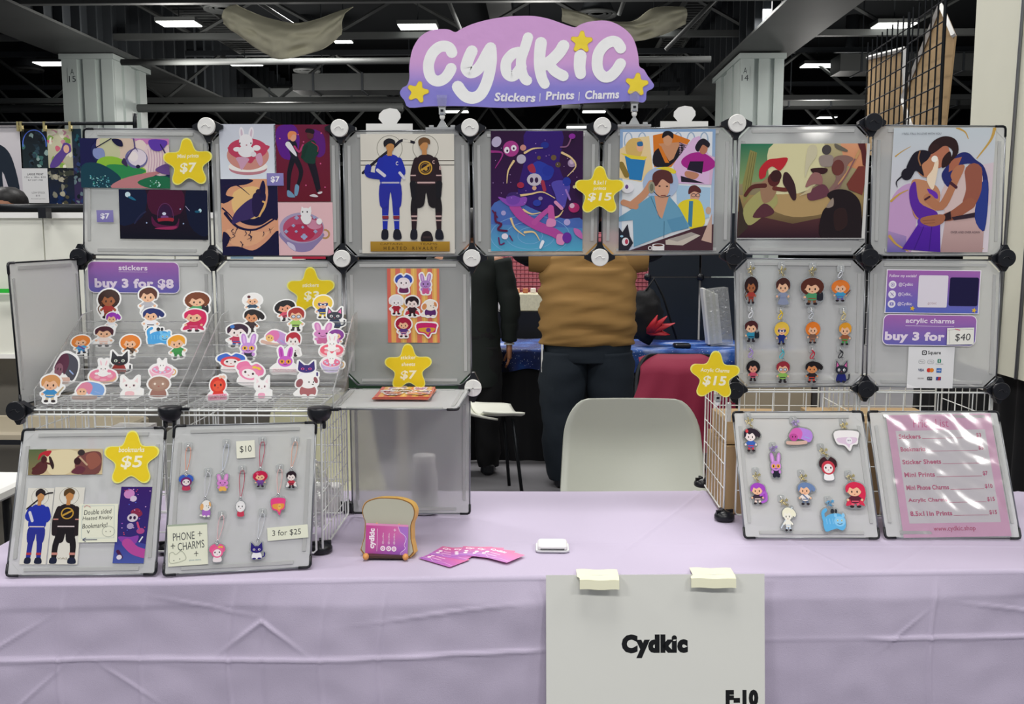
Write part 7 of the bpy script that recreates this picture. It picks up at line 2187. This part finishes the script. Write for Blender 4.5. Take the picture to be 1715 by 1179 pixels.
put(MF, 1483, 452, 1641, 525, a, 'purple social media card with three round icons and two blank code fields', 'sign', 'social_card', 'gloss', -.6, .004)
a = Art(0, 0, 78, 70)
a.rect(0, 0, 78, 70, 'e9eaea')
a.rrect(23, 6, 31, 14, 2, '2a2a2c'); a.rrect(24.6, 7.6, 29.4, 12.4, 1, 'e9eaea'); a.rrect(26, 9, 28, 11, .4, '2a2a2c'); a.text('Square', 33, 6.6, 55, 14.4, '2a2a2c', .02)
for x, t_ in ((18, 'Pay'), (33, 'G Pay')):
    a.rrect(x, 22, x + 11, 28.5, 2.4, '8a8a8c'); a.rrect(x + .5, 22.5, x + 10.5, 28, 2, 'e9eaea'); a.text(t_, x + 2, 23.8, x + 9, 27, '4a4a4c')
a.rrect(50, 20.5, 56, 27, 1.4, '2f8a6a'); a.text('$', 52, 21.6, 54, 26, 'f4f4f4'); a.text('Cash App', 47, 28, 60, 30, '4a4a4c')
a.text('VISA', 18, 37, 28, 41.5, '23306a', .03); a.ell(36, 39.5, 3.6, 3.6, 'd83a34'); a.ell(41, 39.5, 3.6, 3.6, 'e88a2c'); a.rect(49, 36, 57.5, 43.5, '2f6ab8'); a.text('AMEX', 49.8, 38.4, 56.6, 41, 'f0f4fa')
a.text('DISCOVER', 18, 52.4, 28, 54.6, '6a5a5a'); a.rrect(34, 50.5, 42.5, 56.5, 1, '2a2c3a'); a.text('JCB', 35, 52, 41.6, 55, 'e8e8e8'); a.rrect(49, 50.5, 57.5, 56.5, 1, '2f4a98'); a.poly([(53, 50.5), (57.5, 50.5), (55.5, 56.5), (51.5, 56.5)], 'b83a44')
a.poly([(0, 63), (20, 70), (0, 70)], 'f8f8f8')
put(MF, 1520, 581, 1597, 650, a, 'white payment card sheet listing accepted cards', 'sign', 'payment_sheet', 'gloss', -.3, .003)

# sticker sheet on the panel and the stack on the shelf
def sheet_art():
    a = Art(0, 0, 88, 124)
    a.rect(0, 0, 88, 124, 'e8b060'); a.rect(0, 0, 6, 124, 'd86a5c'); a.rect(84, 0, 88, 124, 'e07a5c')
    for x in (14, 32, 50, 68):
        a.rect(x, 0, x + 8, 124, 'dc7460'); a.rect(x + 11, 0, x + 14, 124, 'efc46a')
    for sh, x, y, s in ((fig_round('f0e4e8', '6a2a5a', 'f6ecee', '2a1a2a', '3a52b0'), 28, 24, 34), (fig_bunny('b087c8', 'd8b0e0', 'd05a94'), 65, 25, 34), (fig_person('e8e6ea', 'a8283a', 'a8283a', 'f2eeee', 'short'), 15, 60, 34),
                        (fig_person('2a1a22', '3a2028', '2a1a22', 'f0e0dc', 'short', 'cape', ex='c23a4a'), 42, 62, 36), (fig_dog('f2e8dc', 'd89058', '5a2a6a'), 73, 64, 32), (fig_person('a81f40', '5a3a80', 'd8a0b0', SK, 'puff'), 27, 98, 34), (fig_banner('c8286a', 'd8a03a', '8a3a98'), 66, 100, 32)):
        out = sh.outline(.07)
        a.poly([(x + p[0] * s, y + p[1] * s) for p in out], 'f5f2f0')
        for lay in sh.L:
            a.L.append([[(x + p[0] * s, y + p[1] * s) + tuple(p[2:5]) for p in q] for q in lay])
    return a
put(MF, 649, 450, 736, 574, sheet_art(), 'red and gold striped sticker sheet with seven figures on the frosted panel', 'sticker sheet', 'sticker_sheet', 'gloss', 0, .003)
SHF = Face((0, -.2, SHELFZ + .005), (1, 0, 0), (0, 1, 0))
for k in range(4):
    c4 = SHF.at(679, 661.5, 0)
    mx = frame(c4 + V((.0016 * math.sin(k * 5), .0015 * math.cos(k * 3), .0012 + k * .0022)), (math.cos(.02 * k - .02), math.sin(.02 * k - .02), 0), (-.0, 1, 0))
    o = (sheet_art() if k == 3 else Art(0, 0, 88, 124).rect(0, 0, 88, 124, 'd98a62')).build('sticker_sheet', mx @ Matrix.Rotation(0, 4, 'Z'), .150, .175, base='d9705c', thick=.0019, m='gloss')
    tag(o, ('striped sticker sheet lying face up on the frosted shelf, top of the stack' if k == 3 else 'striped sticker sheet in the stack on the frosted shelf, %s' % ('lowest', 'second from below', 'third from below')[k]), 'sticker sheet', 'stacked sticker sheets')

# leaning panel 1: bookmarks and note
def sub(art_box, src):
    return src
a = Art(0, 0, 124, 42)
a.rect(0, 0, 124, 42, 'cdbb96', 'd8c49a'); a.vg([(0, 0), (30, 0), (20, 42), (0, 42)], '5a6a44', '8a7a54'); a.blob([(30, 6), (80, 4), (70, 38), (36, 40)], 'e6d8b0')
a.blob([(6, 40), (14, 24), (28, 18), (32, 30), (24, 40)], '5a2c2c'); a.line([(18, 26), (8, 32)], 4, '5a2a26'); a.ell(26, 17, 5, 6, '4a2020'); a.blob([(16, 18), (18, 8), (28, 3), (38, 3), (32, 12), (24, 9)], 'c02a36'); a.blob([(34, 12), (38, 14), (43, 26), (41, 33), (36, 24)], '33201f'); a.line([(28, 22), (36, 24)], 3, '5a2a26')
a.blob([(78, 18), (90, 8), (110, 4), (122, 10), (118, 40), (84, 40)], '7a4844'); a.ell(88, 6, 6, 5, '3a3030'); a.ell(82, 20, 6, 6, '3a1c1e'); a.blob([(96, 12), (112, 6), (122, 22), (104, 34)], '9a5c4c'); a.blob([(72, 38), (84, 28), (96, 32), (88, 41)], '6a3440'); a.line([(86, 14), (98, 26)], 3, 'c8a888')
put(LF1, 48, 752, 172, 795, a, 'landscape bookmark of the red-crested warrior', 'bookmark', 'bookmark', 'gloss', 0, .003)
def hockey_bm(which):
    a = Art(0, 0, 46, 130, clip=True)
    a.rect(0, 0, 46, 130, 'e4e1d6'); a.ring(23, 15, 15, 15, .6, '8a8474', n=24)
    x = 23
    c1, c2, sk, hr, sock = ('2434a8', '2a3090', 'c88f58', '2a2020', 'b03a48') if which else ('241a1c', '1c1618', 'c88a50', '5a4020', 'c8887c')
    lg = 8 if which else 13
    for s in (-1, 1):
        a.line([(x + s * 5, 68), (x + s * lg, 95), (x + s * (lg + 1), 118)], 11, c2, w2=8); a.line([(x + s * (lg + .5) - 4.5, 112), (x + s * (lg + .5) + 4.5, 112)], 4, sock, sm=False, cap=False); a.blob([(x + s * (lg + 1) - 5, 119), (x + s * (lg + 1) + 4, 119), (x + s * (lg + 2) + 5, 128), (x + s * (lg + 1) - 6, 128)], '1c2138')
    a.blob([(x - 13, 66), (x + 13, 66), (x + 14, 92), (x + 3, 92), (x, 78), (x - 3, 92), (x - 14, 92)], c2)
    a.blob([(x - 12, 32), (x, 28), (x + 12, 32), (x + 15, 50), (x + 13, 68), (x - 13, 68), (x - 15, 50)], c1)
    if which:
        a.line([(x - 14, 36), (x - 18, 50), (x - 4, 56)], 9, c1); a.line([(x + 14, 36), (x + 18, 52), (x + 4, 58)], 9, c1); a.line([(x - 15, 42), (x - 9, 56)], 5, 'd8d6e0', sm=False); a.line([(2, 36), (30, 12), (44, 8)], 2.4, '2a2428')
    else:
        for s in (-1, 1):
            a.line([(x + s * 13, 36), (x + s * 18, 56), (x + s * 17, 78)], 9, c1, w2=8); a.line([(x + s * 13, 54), (x + s * 21, 54)], 2, sock, sm=False, cap=False)
        a.ring(x, 44, 9, 9, 2, 'c89a3a', n=20); a.line([(x - 6, 47), (x + 6, 40)], 3, 'c89a3a', sm=False)
    a.line([(x - 13, 66), (x + 13, 66)], 2, 'd8c8c8', sm=False, cap=False)
    a.rect(x - 3, 20, x + 3, 30, sk); a.ell(x + 1, 14, 6, 9, sk); a.blob([(x - 7, 15), (x - 8, 6), (x, 1), (x + 8, 6), (x + 7, 12), (x, 9)], hr)
    a.text('RIV' if which else 'VAL', 2 if which else 14, 118, 44 if which else 32, 121, 'a8a08c') if not which else None
    return a
put(LF1, 40, 817, 84, 945, hockey_bm(1), 'narrow bookmark of a hockey player in royal blue', 'bookmark', 'bookmark', 'gloss', -1, .003, skew=.06)
put(LF1, 86, 816, 136, 945, hockey_bm(0), 'narrow bookmark of a hockey player in dark brown and gold', 'bookmark', 'bookmark', 'gloss', -1, .0036, skew=.05)
a = Art(0, 0, 46, 128)
a.rect(0, 0, 46, 128, '3a1c6c', '2c2c78'); a.vg([(0, 84), (46, 96), (46, 128), (0, 128)], '3c3a90', '4a5aa8'); a.ell(13, 12, 8, 8, 'd08ac4'); a.ell(20, 20, 5, 5, 'd8c8dc'); a.blob([(18, 42), (28, 36), (36, 46), (26, 52)], '8a2a4a'); a.ell(22, 52, 8, 7, 'd8ccd8'); a.ell(19, 52, 2, 3, '3a2448'); a.ell(25, 52, 2, 3, '3a2448')
a.blob([(4, 84), (22, 84), (34, 82), (30, 96), (14, 96)], '8a42a8'); a.line([(18, 94), (30, 106), (46, 112)], 15, 'b84a9c'); a.ell(36, 74, 6, 5, 'b04a8a'); a.line([(36, 92), (40, 84)], 2, 'e8e8f0'); a.ell(20, 66, 5, 5, 'b0a0c8'); a.line([(30, 60), (34, 72)], 3, 'c8487a'); a.line([(6, 108), (12, 118)], 5, '4a1a48'); a.ell(9, 118, 4, 4, 'e4dce8')
r_ = random.Random(8)
for i in range(24):
    a.ell(r_.uniform(2, 44), r_.uniform(2, 80), 1.1, .9, r_.choice(['b060c8', 'd04a70', '5a6ad8', 'd8a8e0']), n=6)
put(LF1, 196, 815, 248, 943, a, 'narrow purple cosmic bookmark on the leftmost leaning panel', 'bookmark', 'bookmark', 'gloss', -1, .003, skew=.07)
a = Art(0, 0, 62, 64)
a.rect(0, 0, 62, 64, 'ecedd8'); a.line([(5, 3), (56, 3), (57, 57), (5, 57), (5, 3)], .8, 'a8bcc0', sm=False)
a.text('Double sided', 8, 9, 52, 17, '24262c', 0, .15, -3); a.text('Heated Rivalry', 6, 20, 54, 28, '24262c', 0, .15, -2); a.text('Bookmarks!', 6, 32, 46, 40, '24262c', 0, .15, -3); a.line([(14, 44), (16, 47), (18, 44), (16, 49), (14, 44)], .8, '24262c', sm=False)
a.ring(48, 46, 10, 9, .7, 'b0b4a8', n=18); a.ell(44, 46, .8, .8, '6a6a60'); a.ell(51, 46, .8, .8, '6a6a60'); a.line([(8, 59.5), (30, 59.5)], 1.2, '2a3460', sm=False); a.line([(12, 56.5), (7, 59.5), (12, 62.5)], 1.2, '2a3460', sm=False); a.line([(8, 5), (12, 2), (18, 5)], 1, 'd89a94')
put(LF1, 132, 844, 197, 908, a, 'handwritten double sided bookmark note with a pointing arrow', 'note', 'handwritten_note', 'print', 0, .005)
# leaning panel 2 notes
a = Art(0, 0, 68, 70)
a.rect(0, 0, 68, 70, 'e3e4cf'); a.rect(1, 1, 67, 69, 'eceed8'); a.rect(0, 0, 68, 3, 'a8b4a0')
a.text('PHONE', 9, 14, 46, 27, '44484a', 0, .05, -2); a.text('CHARMS', 17, 30, 62, 43, '44484a', 0, .05, -4)
for x, y in ((55, 18), (48, 51), (9, 36)):
    a.line([(x - 3.4, y), (x, y - 1), (x + 3.4, y)], .9, '2a2c30', sm=False); a.line([(x, y - 4), (x, y + 4)], .9, '2a2c30', sm=False)
a.line([(3, 48), (8, 46), (14, 50), (22, 45), (28, 50), (29, 60), (4, 64), (3, 48)], .7, 'a0a494'); a.ell(10, 60, .8, .8, '55584e'); a.ell(20, 58, .8, .8, '55584e'); a.text('phone charms', 36, 60, 56, 63, '6a90a8')
put(LF2, 281, 877, 348, 947, a, 'cream note reading phone charms at the foot of the leaning panel', 'note', 'handwritten_note', 'print', 1, .004)
a = Art(0, 0, 33, 28); a.rect(0, 0, 33, 28, 'f0f0de'); a.text('$10', 6, 8, 27, 20, '2c2e30', 0, .03)
put(LF2, 396, 738, 427, 767, a, 'small cream $10 note between the phone charms', 'note', 'price_note', 'print', 2, .004)
a = Art(0, 0, 68, 20); a.rect(0, 0, 68, 20, 'eceed9'); a.text('3 for $25', 8, 5, 56, 15, '2c2e30', 0, .03, 1)
put(LF2, 448, 881, 516, 903, a, 'cream paper strip offering 3 for $25', 'note', 'price_note', 'print', 2.5, .004)
# price list in its sleeve
a = Art(0, 0, 195, 205)
a.rect(0, 0, 195, 205, 'dfa6c8'); a.rect(14, 27, 180, 182, 'd9d3d8')
a.text('Price List', 48, 8, 114, 22, 'd04a8c', .0, .1)
for k, (n_, p_) in enumerate((('Stickers', '$3'), ('Bookmarks', '$5'), ('Sticker Sheets', '$7'), ('Mini Prints', '$7'), ('Mini Phone Charms', '$10'), ('Acrylic Charms', '$15'), ('8.5x11in Prints', '$15'))):
    y = 33 + k * 21.5
    wn = min(78, 6.2 * len(n_) * .82)
    a.text(n_, 18, y, 18 + wn, y + 8, 'c0306e', .03); a.line([(20 + wn, y + 8), (160, y + 8)], .7, 'c0306e', sm=False, cap=False); a.text(p_, 162, y, 162 + 4.6 * len(p_), y + 8, 'c0306e', .03)
a.text('www.cydkic.shop', 56, 187, 132, 197, 'c0306e', .01)
put(LF4, 1498, 693, 1676, 897, a, 'pink price list sheet on the rightmost leaning panel', 'sign', 'price_list', 'print', 1.2, .003, skew=-.03)
mx, w_, h_ = LF4.place(1587, 795, 186, 208, 1.2, .007)
def slv(u, v):
    x, y = (u - .5) * w_, (v - .5) * h_
    z = .0035 * noise.noise(V((u * 3, v * 4, 3))) + .0028 * noise.noise(V((u * 7, v * 9 + u * 5, 5))) + .004 * (1 - (2 * u - 1) ** 4) * (1 - (2 * v - 1) ** 4)
    return mx @ V((x - .03 * y, y, z))
tag(G().grid(slv, 70, 80).build('plastic_sleeve', 'sleeve'), 'glossy wrinkled clear sleeve over the pink price list', 'sleeve')

# ------------------------------------------------------------------ cloud name sign on two clear clips
CF = Face((0, .012, 0), (1, 0, 0), (0, 0, 1))
cloud = [(676, 168), (670, 160), (669, 153), (674, 146), (681, 142), (685, 130), (685, 112), (688, 92), (693, 77), (703, 62), (716, 53), (728, 49.5), (744, 48.5), (754, 50), (763, 54), (772, 49), (790, 41), (815, 34), (845, 29), (870, 27.5), (895, 28), (920, 33), (945, 42), (962, 47), (970, 43), (985, 38), (1008, 36), (1025, 39), (1042, 48), (1055, 60), (1063, 75), (1068, 95), (1070, 112), (1078, 118), (1084, 128), (1090, 136), (1095, 144), (1092, 150), (1083, 155), (1082, 168), (1076, 173), (1062, 171), (1020, 172), (960, 175), (900, 179), (840, 181), (780, 178), (720, 178), (684, 180)]
a = Art(669, 27, 1096, 181, clip=False)
out = catmull(cloud, True, 3)
y0_, y1_ = 27, 181
def gcol(y):
    t_ = max(0, min(1, (y - 95) / 60))
    A_, B_ = lin('d9a6dc'), lin('8c86d8')
    t_ = t_ * t_ * (3 - 2 * t_)
    return tuple(A_[k] + (B_[k] - A_[k]) * t_ for k in range(3))
# gradient needs horizontal bands: clip the outline band by band
for k in range(22):
    ya, yb = 27 + 7 * k, 27 + 7 * (k + 1) + .02
    q = clip_poly([(p[0], p[1]) for p in out], (600, ya, 1200, yb))
    if len(q) > 2:
        a.L.append([[(p[0], p[1]) + gcol(p[1]) for p in q]])
base_layers = a.L
a.L = [[q for lay in base_layers for q in lay]]
def S(pts, w, sc=None, w2=None):
    P_ = [(660 + x * 220 / 1526, 20 + y * 170 / 1179) if sc is None else (880 + x * 220 / 1526, 20 + y * 170 / 1179) for x, y in pts]
    a.line(P_, w * 220 / 1526 + 1.0, 'fafbfa', w2=(w2 * 220 / 1526 + 1.0) if w2 else None)
S([(672, 470), (645, 418), (590, 396), (520, 410), (445, 480), (400, 600), (410, 720), (455, 785), (520, 800), (590, 765), (640, 700), (662, 655)], 122)
S([(905, 455), (870, 530), (840, 620), (845, 670), (890, 705), (960, 675), (1020, 600), (1075, 500), (1122, 420)], 128)
S([(1125, 425), (1130, 560), (1105, 720), (1060, 860), (1000, 960), (920, 1000), (840, 985), (780, 930), (740, 870)], 122, w2=136)
S([(1448, 470), (1380, 490), (1310, 570), (1298, 660), (1320, 725), (1370, 750), (1420, 720), (1480, 640)], 118)
S([(30, 300), (0, 400), (-50, 560), (-40, 700), (-5, 780), (20, 800)], 112, 1)
S([(180, 365), (165, 500), (165, 640), (190, 770), (225, 840)], 132, 1, 112)
S([(440, 400), (390, 480), (300, 570), (220, 620)], 132, 1); S([(270, 600), (340, 690), (440, 748)], 112, 1, 120)
S([(636, 520), (628, 640), (640, 725)], 138, 1, 120)
S([(1100, 430), (1060, 370), (1000, 352), (920, 390), (850, 480), (830, 600), (850, 700), (910, 760), (980, 755), (1050, 690), (1100, 610)], 122, 1)
def lilstar(cx, cy, r, rot):
    for rr, c_ in ((r * 1.06, 'd8b050'), (r, 'f6dc3c')):
        pts = []
        for k in range(10):
            an = -PI / 2 + rot + k * PI / 5
            q = rr if k % 2 == 0 else rr * .56
            for d in ((-.16, .16) if k % 2 == 0 else (0,)):
                pts.append((cx + q * (.93 if k % 2 == 0 else 1) * math.cos(an + d), cy + q * (.93 if k % 2 == 0 else 1) * math.sin(an + d)))
        a.blob(pts, c_, 3)
lilstar(699, 154, 18.5, .25); lilstar(973.5, 71.5, 18.5, .05); lilstar(1066, 143, 19.5, .12)
a.text('Stickers', 828, 156, 897, 171, 'f2f0f6', .035, .12, 1.5); a.text('|', 903.5, 157, 905.5, 171, 'f2f0f6', .04, .12); a.text('Prints', 914, 153.5, 962, 168, 'f2f0f6', .035, .12, -1.5)
a.text('|', 969, 155, 971, 169.5, 'f2f0f6', .04, .12); a.text('Charms', 980, 152, 1037, 167, 'f2f0f6', .035, .12, -1.5)
mx, w_, h_ = CF.place(882.5, 104, 427, 154, 0, 0)
o = a.build('cloud_name_sign', mx, w_, h_, outline=out, base='d9b8e0', thick=.004, m='paperc')
tag(o, 'large lilac cloud-shaped shop sign with fat white letters above the display', 'sign')

def clear_clip(px, py_top, py_bot, y, label, base=True, bx=None):
    p = hy(px, py_bot, y)
    top = hy(px, py_top, y)
    t = thing('clear_sign_clip', label, 'clip', p, group='clear sign clips')
    H_ = top.z - p.z
    x, z = p.x, p.z
    if base:
        G().bbox2((x - .046, y - .012, z - .005), (x + .046, y + .012, z)).build('base_channel', 'clearedge', t)
        for s in (-1, 1):
            G().bbox2((x - .046, y + s * .012 - .001, z - .022), (x + .046, y + s * .012 + .001, z)).build('channel_side', 'clear', t)
            G().bbox2((x + s * .030 - .006, y - .013, z - .001), (x + s * .030 + .006, y + .0, z + .006)).build('base_stud', 'clearedge', t)
        G().add([(x - .016, y - .004, z), (x + .016, y - .004, z), (x + .003, y - .004, z + .022), (x - .003, y - .004, z + .022), (x - .016, y + .004, z), (x + .016, y + .004, z), (x + .003, y + .004, z + .022), (x - .003, y + .004, z + .022)],
                [(0, 1, 2, 3), (7, 6, 5, 4), (0, 4, 5, 1), (1, 5, 6, 2), (2, 6, 7, 3), (3, 7, 4, 0)]).build('foot_wedge', 'clearedge', t)
    G().ell((x, y, z + .030), (.0075, .0075, .0095), 12, 8).build('ball_joint', 'white', t)
    G().bbox2((x - .009, y - .008, z + .036), (x + .009, y - .004, z + H_ * .62)).build('front_jaw', 'clearedge', t)
    G().bbox2((x - .009, y + .004, z + .036), (x + .009, y + .008, z + H_ * .62)).build('rear_jaw', 'clearedge', t)
    G().bbox2((x - .006, y - .009, z + H_ * .40), (x + .006, y + .006, z + H_ * .44)).build('spring_bar', 'silver', t)
    G().bbox2((x - .004, y - .0095, z + H_ * .49), (x + .004, y - .007, z + H_ * .56)).build('spring_block', 'black', t)
    G().add([(x - .011, y - .006, z + H_ * .62), (x + .011, y - .006, z + H_ * .62), (x + .015, y - .010, z + H_), (x - .015, y - .010, z + H_), (x - .011, y - .004, z + H_ * .62), (x + .011, y - .004, z + H_ * .62), (x + .015, y - .008, z + H_), (x - .015, y - .008, z + H_)],
            [(0, 1, 2, 3), (7, 6, 5, 4), (0, 4, 5, 1), (1, 5, 6, 2), (2, 6, 7, 3), (3, 7, 4, 0)]).build('grip_plate', 'clear', t)
clear_clip(741, 160, 214, .008, 'clear swivel clip under the left end of the cloud sign')
clear_clip(1062, 153, 209, .008, 'clear swivel clip under the right end of the cloud sign')
clear_clip(1201, 642, 692, -.045, 'clear swivel clip under the acrylic charms star', base=False)
tag(G().rbox(hy(1221, 690, -.02), (.012, .008, .055), .003).build('clear_post', 'clearedge'), 'small clear post beside the acrylic charms star clip', 'clip')

# white paper cut-outs standing behind the top row
for (x0, x1, yb, yt, cx, r, ht, lb) in ((613, 691, 217, 207, 653, 18, 181, 'white paper cut-out with a rounded head behind the hockey print'), (1106, 1186, 212, 203, 1147, 18.5, 177, 'white paper cut-out with a rounded head behind the comic print')):
    f = Face((0, .02, 0), (1, 0, 0), (0, 0, 1))
    k = hy(cx, 200, .02)
    pts = [(x0, 300), (x0, yt), (cx - 12, yt), (cx - 19, yt - 8), (cx - 18, ht + 10), (cx - 11, ht + 3), (cx, ht), (cx + 12, ht + 2), (cx + 17.5, ht + 9), (cx + 18, ht + 16), (cx + 11, yt), (x1, yt), (x1, 300)]
    P3 = [hy(a_, b_, .02) for a_, b_ in pts]
    g = G()
    n = len(P3)
    g.add([q for q in P3] + [q + V((0, .0015, 0)) for q in P3], [tuple(range(n))[::-1], tuple(range(n, 2 * n))] + [(i, (i + 1) % n, n + (i + 1) % n, n + i) for i in range(n)])
    tag(g.build('paper_cutout', 'paper'), lb, 'cut-out', 'white paper cut-outs')

# ------------------------------------------------------------------ toast card holder
p = hz(648, 935, ZT)
sc = (hz(698, 935, ZT) - hz(601, 935, ZT)).length / 97
t = thing('toast_card_holder', 'bread slice shaped card holder standing on the cloth', 'card holder', (p.x, p.y, ZT), None)
tilt = Matrix.Translation((p.x, p.y + .006, ZT + .004)) @ Matrix.Rotation(math.radians(-7), 4, 'Z') @ Matrix.Rotation(math.radians(-10), 4, 'X') @ Matrix.Rotation(PI / 2, 4, 'X')
hw, hh_ = 46 * sc, 92 * sc * 1.06
def bread(k):
    pts = [(-.88, 0), (.88, 0), (.90, .30), (.88, .55), (.98, .68), (1.0, .80), (.88, .91), (.62, .97), (.3, 1.0), (-.3, 1.0), (-.62, .97), (-.88, .91), (-1.0, .80), (-.98, .68), (-.88, .55), (-.90, .30)]
    return [(x * (hw - k), y * (hh_ - 2 * k) + k) for x, y in catmull(pts, True, 3)]
G().prism(bread(0), -.034, .001, tilt).build('crust_body', 'crust', t)
G().prism(bread(.0012), .001, .0022, tilt).build('crust_rim', 'crust2', t)
G().prism(bread(.0034), .0022, .003, tilt).build('bread_face', 'bread', t)
for s in (-1, 1):
    g = G()
    g.lathe((0, 0, 0), [(.0028, 0), (.0026, .0012), (.001, .0018)], 12)
    q = G(); q.v = [tilt @ (v + V((s * hw * .42 + .0, hh_ * .545, .003))) for v in g.v]; q.f = g.f; q.sm = g.sm
    q.build('eye', 'tan', t)
q = G(); q.tube([tilt @ V((-.011, hh_ * .50, .003)), tilt @ V((.011, hh_ * .50, .003))], .0008, 6); q.build('mouth_line', 'crust2', t)
G().box((p.x, p.y - .008, ZT + .0085), (hw * 1.5, .02, .006)).build('card_ledge', cmat('4a3428'), t)
G().box((p.x, p.y + .032, ZT + .004), (hw * 1.2, .05, .006)).build('rear_foot', 'crust', t)
for s in (-1, 1):
    G().ell((p.x + s * hw * .72, p.y - .019, ZT + .0105), (.0078, .010, .0085), 16, 10).build('round_foot', 'tan', t)
def card_art(big=False):
    a = Art(0, 0, 72, 48, clip=True)
    a.vg([(0, 0), (72, 0), (72, 48), (0, 48)], 'd85a98', 'b058a4')
    cs = [lin('d04a90'), lin('a85cc0'), lin('8a5cc4'), lin('dc5a98')]
    a.shape([(0, 0), (72, 0), (72, 48), (0, 48)], [lin('c84a94'), lin('e07ab4'), lin('8e5cc0'), lin('b8509c')])
    a.poly([(54, 0), (72, 0), (72, 48), (60, 48), (68, 34), (66, 18), (58, 12)], 'b078cc')
    a.line([(54, 0), (58, 11), (65, 16), (69, 22), (66, 32), (68, 38), (61, 44), (60, 48)], .7, 'f2d8ec')
    a.rect(0, 0, 72, 3.2, 'e596c2')
    a.text('cydkic', -4, 18, 28, 30, 'fbeef6', .05, 0, -90); a.rect(19.5, 8, 20.2, 44, 'f2d8ec')
    for k, x in enumerate((30, 40, 49)):
        a.ell(x, 39, 4.2, 4.2, 'fbeef6'); a.text('@cydkic', x - 9, 21.4, x + 9, 24.8, 'f6dcec', .01, 0, -90)
        a.ell(x, 39, 2.2, 2.2, 'd070b0'); a.ell(x, 39, 1.2, 1.2, 'fbeef6')
    a.line([(47.5, 9), (51.5, 9)], .8, 'fbeef6', sm=False); a.line([(49.5, 7), (49.5, 11)], .8, 'fbeef6', sm=False)
    return a
cm = tilt @ Matrix.Translation((0, 29 * sc, .012))
cw, chh = 73 * sc, 50 * sc
a = card_art()
a.clip = False
out = [(p_[0], p_[1]) for p_ in Art(0, 0, 72, 48, False).rrect(0, 0, 72, 48, 3, 'ffffff').L[0][0]]
for k in range(3):
    b_ = a if k == 2 else Art(0, 0, 72, 48).rrect(0, 0, 72, 48, 3, 'c85a9c')
    o = b_.build('business_card', cm @ Matrix.Translation((0, 0, -.0035 + k * .0009)), cw, chh, outline=out, base='e89ac6', thick=.0005, m='gloss')
    tag(o, 'pink-violet business card in the toast holder, %s' % ('rearmost', 'middle one', 'front one with the name readable')[k], 'card', 'business cards in the toast holder')
# fan of cards on the cloth
def flat_card(px, py, deg, k, label):
    c_ = hz(px, py, ZT + .003)
    mx = Matrix.Translation(c_ + V((0, 0, .0006 * k))) @ Matrix.Rotation(math.radians(deg), 4, 'Z')
    a = Art(0, 0, 72, 48)
    a.shape([(0, 0), (72, 0), (72, 48), (0, 48)], [lin('d85a92'), lin('e26a9a'), lin('c06ac0'), lin('a868c8')])
    a.text('Cydkic', 6, 5, 40, 15, 'fbeef6', .05, .1)
    a.ell(10, 24, 3.6, 3.6, 'fbeef6'); a.ell(10, 33, 3.6, 3.6, 'fbeef6')
    for y in (23, 32):
        a.rect(17, y, 38, y + 2, 'f2d0e4')
    a.line([(0, 40), (18, 38), (30, 44), (48, 38), (72, 42)], .8, 'f2d8ec')
    o = a.build('business_card', mx, .108, .074, base='e08ab8', thick=.0005, m='print')
    tag(o, label, 'card', 'fan of business cards')
for k, (px, py, dg, lb) in enumerate(((744, 936, -38, 'leftmost and lowest card of the pink fan'), (760, 927, -24, 'second card from the left in the pink fan'), (790, 925, 6, 'middle card of the pink fan, most upright'), (806, 925, -6, 'fourth card of the pink fan'), (822, 928, -18, 'fifth card of the pink fan'), (836, 931, -36, 'rightmost and topmost card of the pink fan'))):
    flat_card(px, py, dg, k, 'pink card on the cloth, ' + lb)
# card reader on its dock
p = hz(925, 920, ZT)
t = thing('card_reader', 'small white square card reader on a pale dock right of the pink cards', 'card reader', (p.x, p.y, ZT))
G().rbox((p.x, p.y + .004, ZT + .0035), (.088, .072, .005), .012).build('dock', cmat('c9c9cc', .3), t)
G().rbox((p.x, p.y + .003, ZT + .012), (.077, .062, .013), .011).build('body', 'white', t)
G().box((p.x, p.y - .0278, ZT + .0095), (.062, .002, .0022)).build('card_slot', 'black', t)
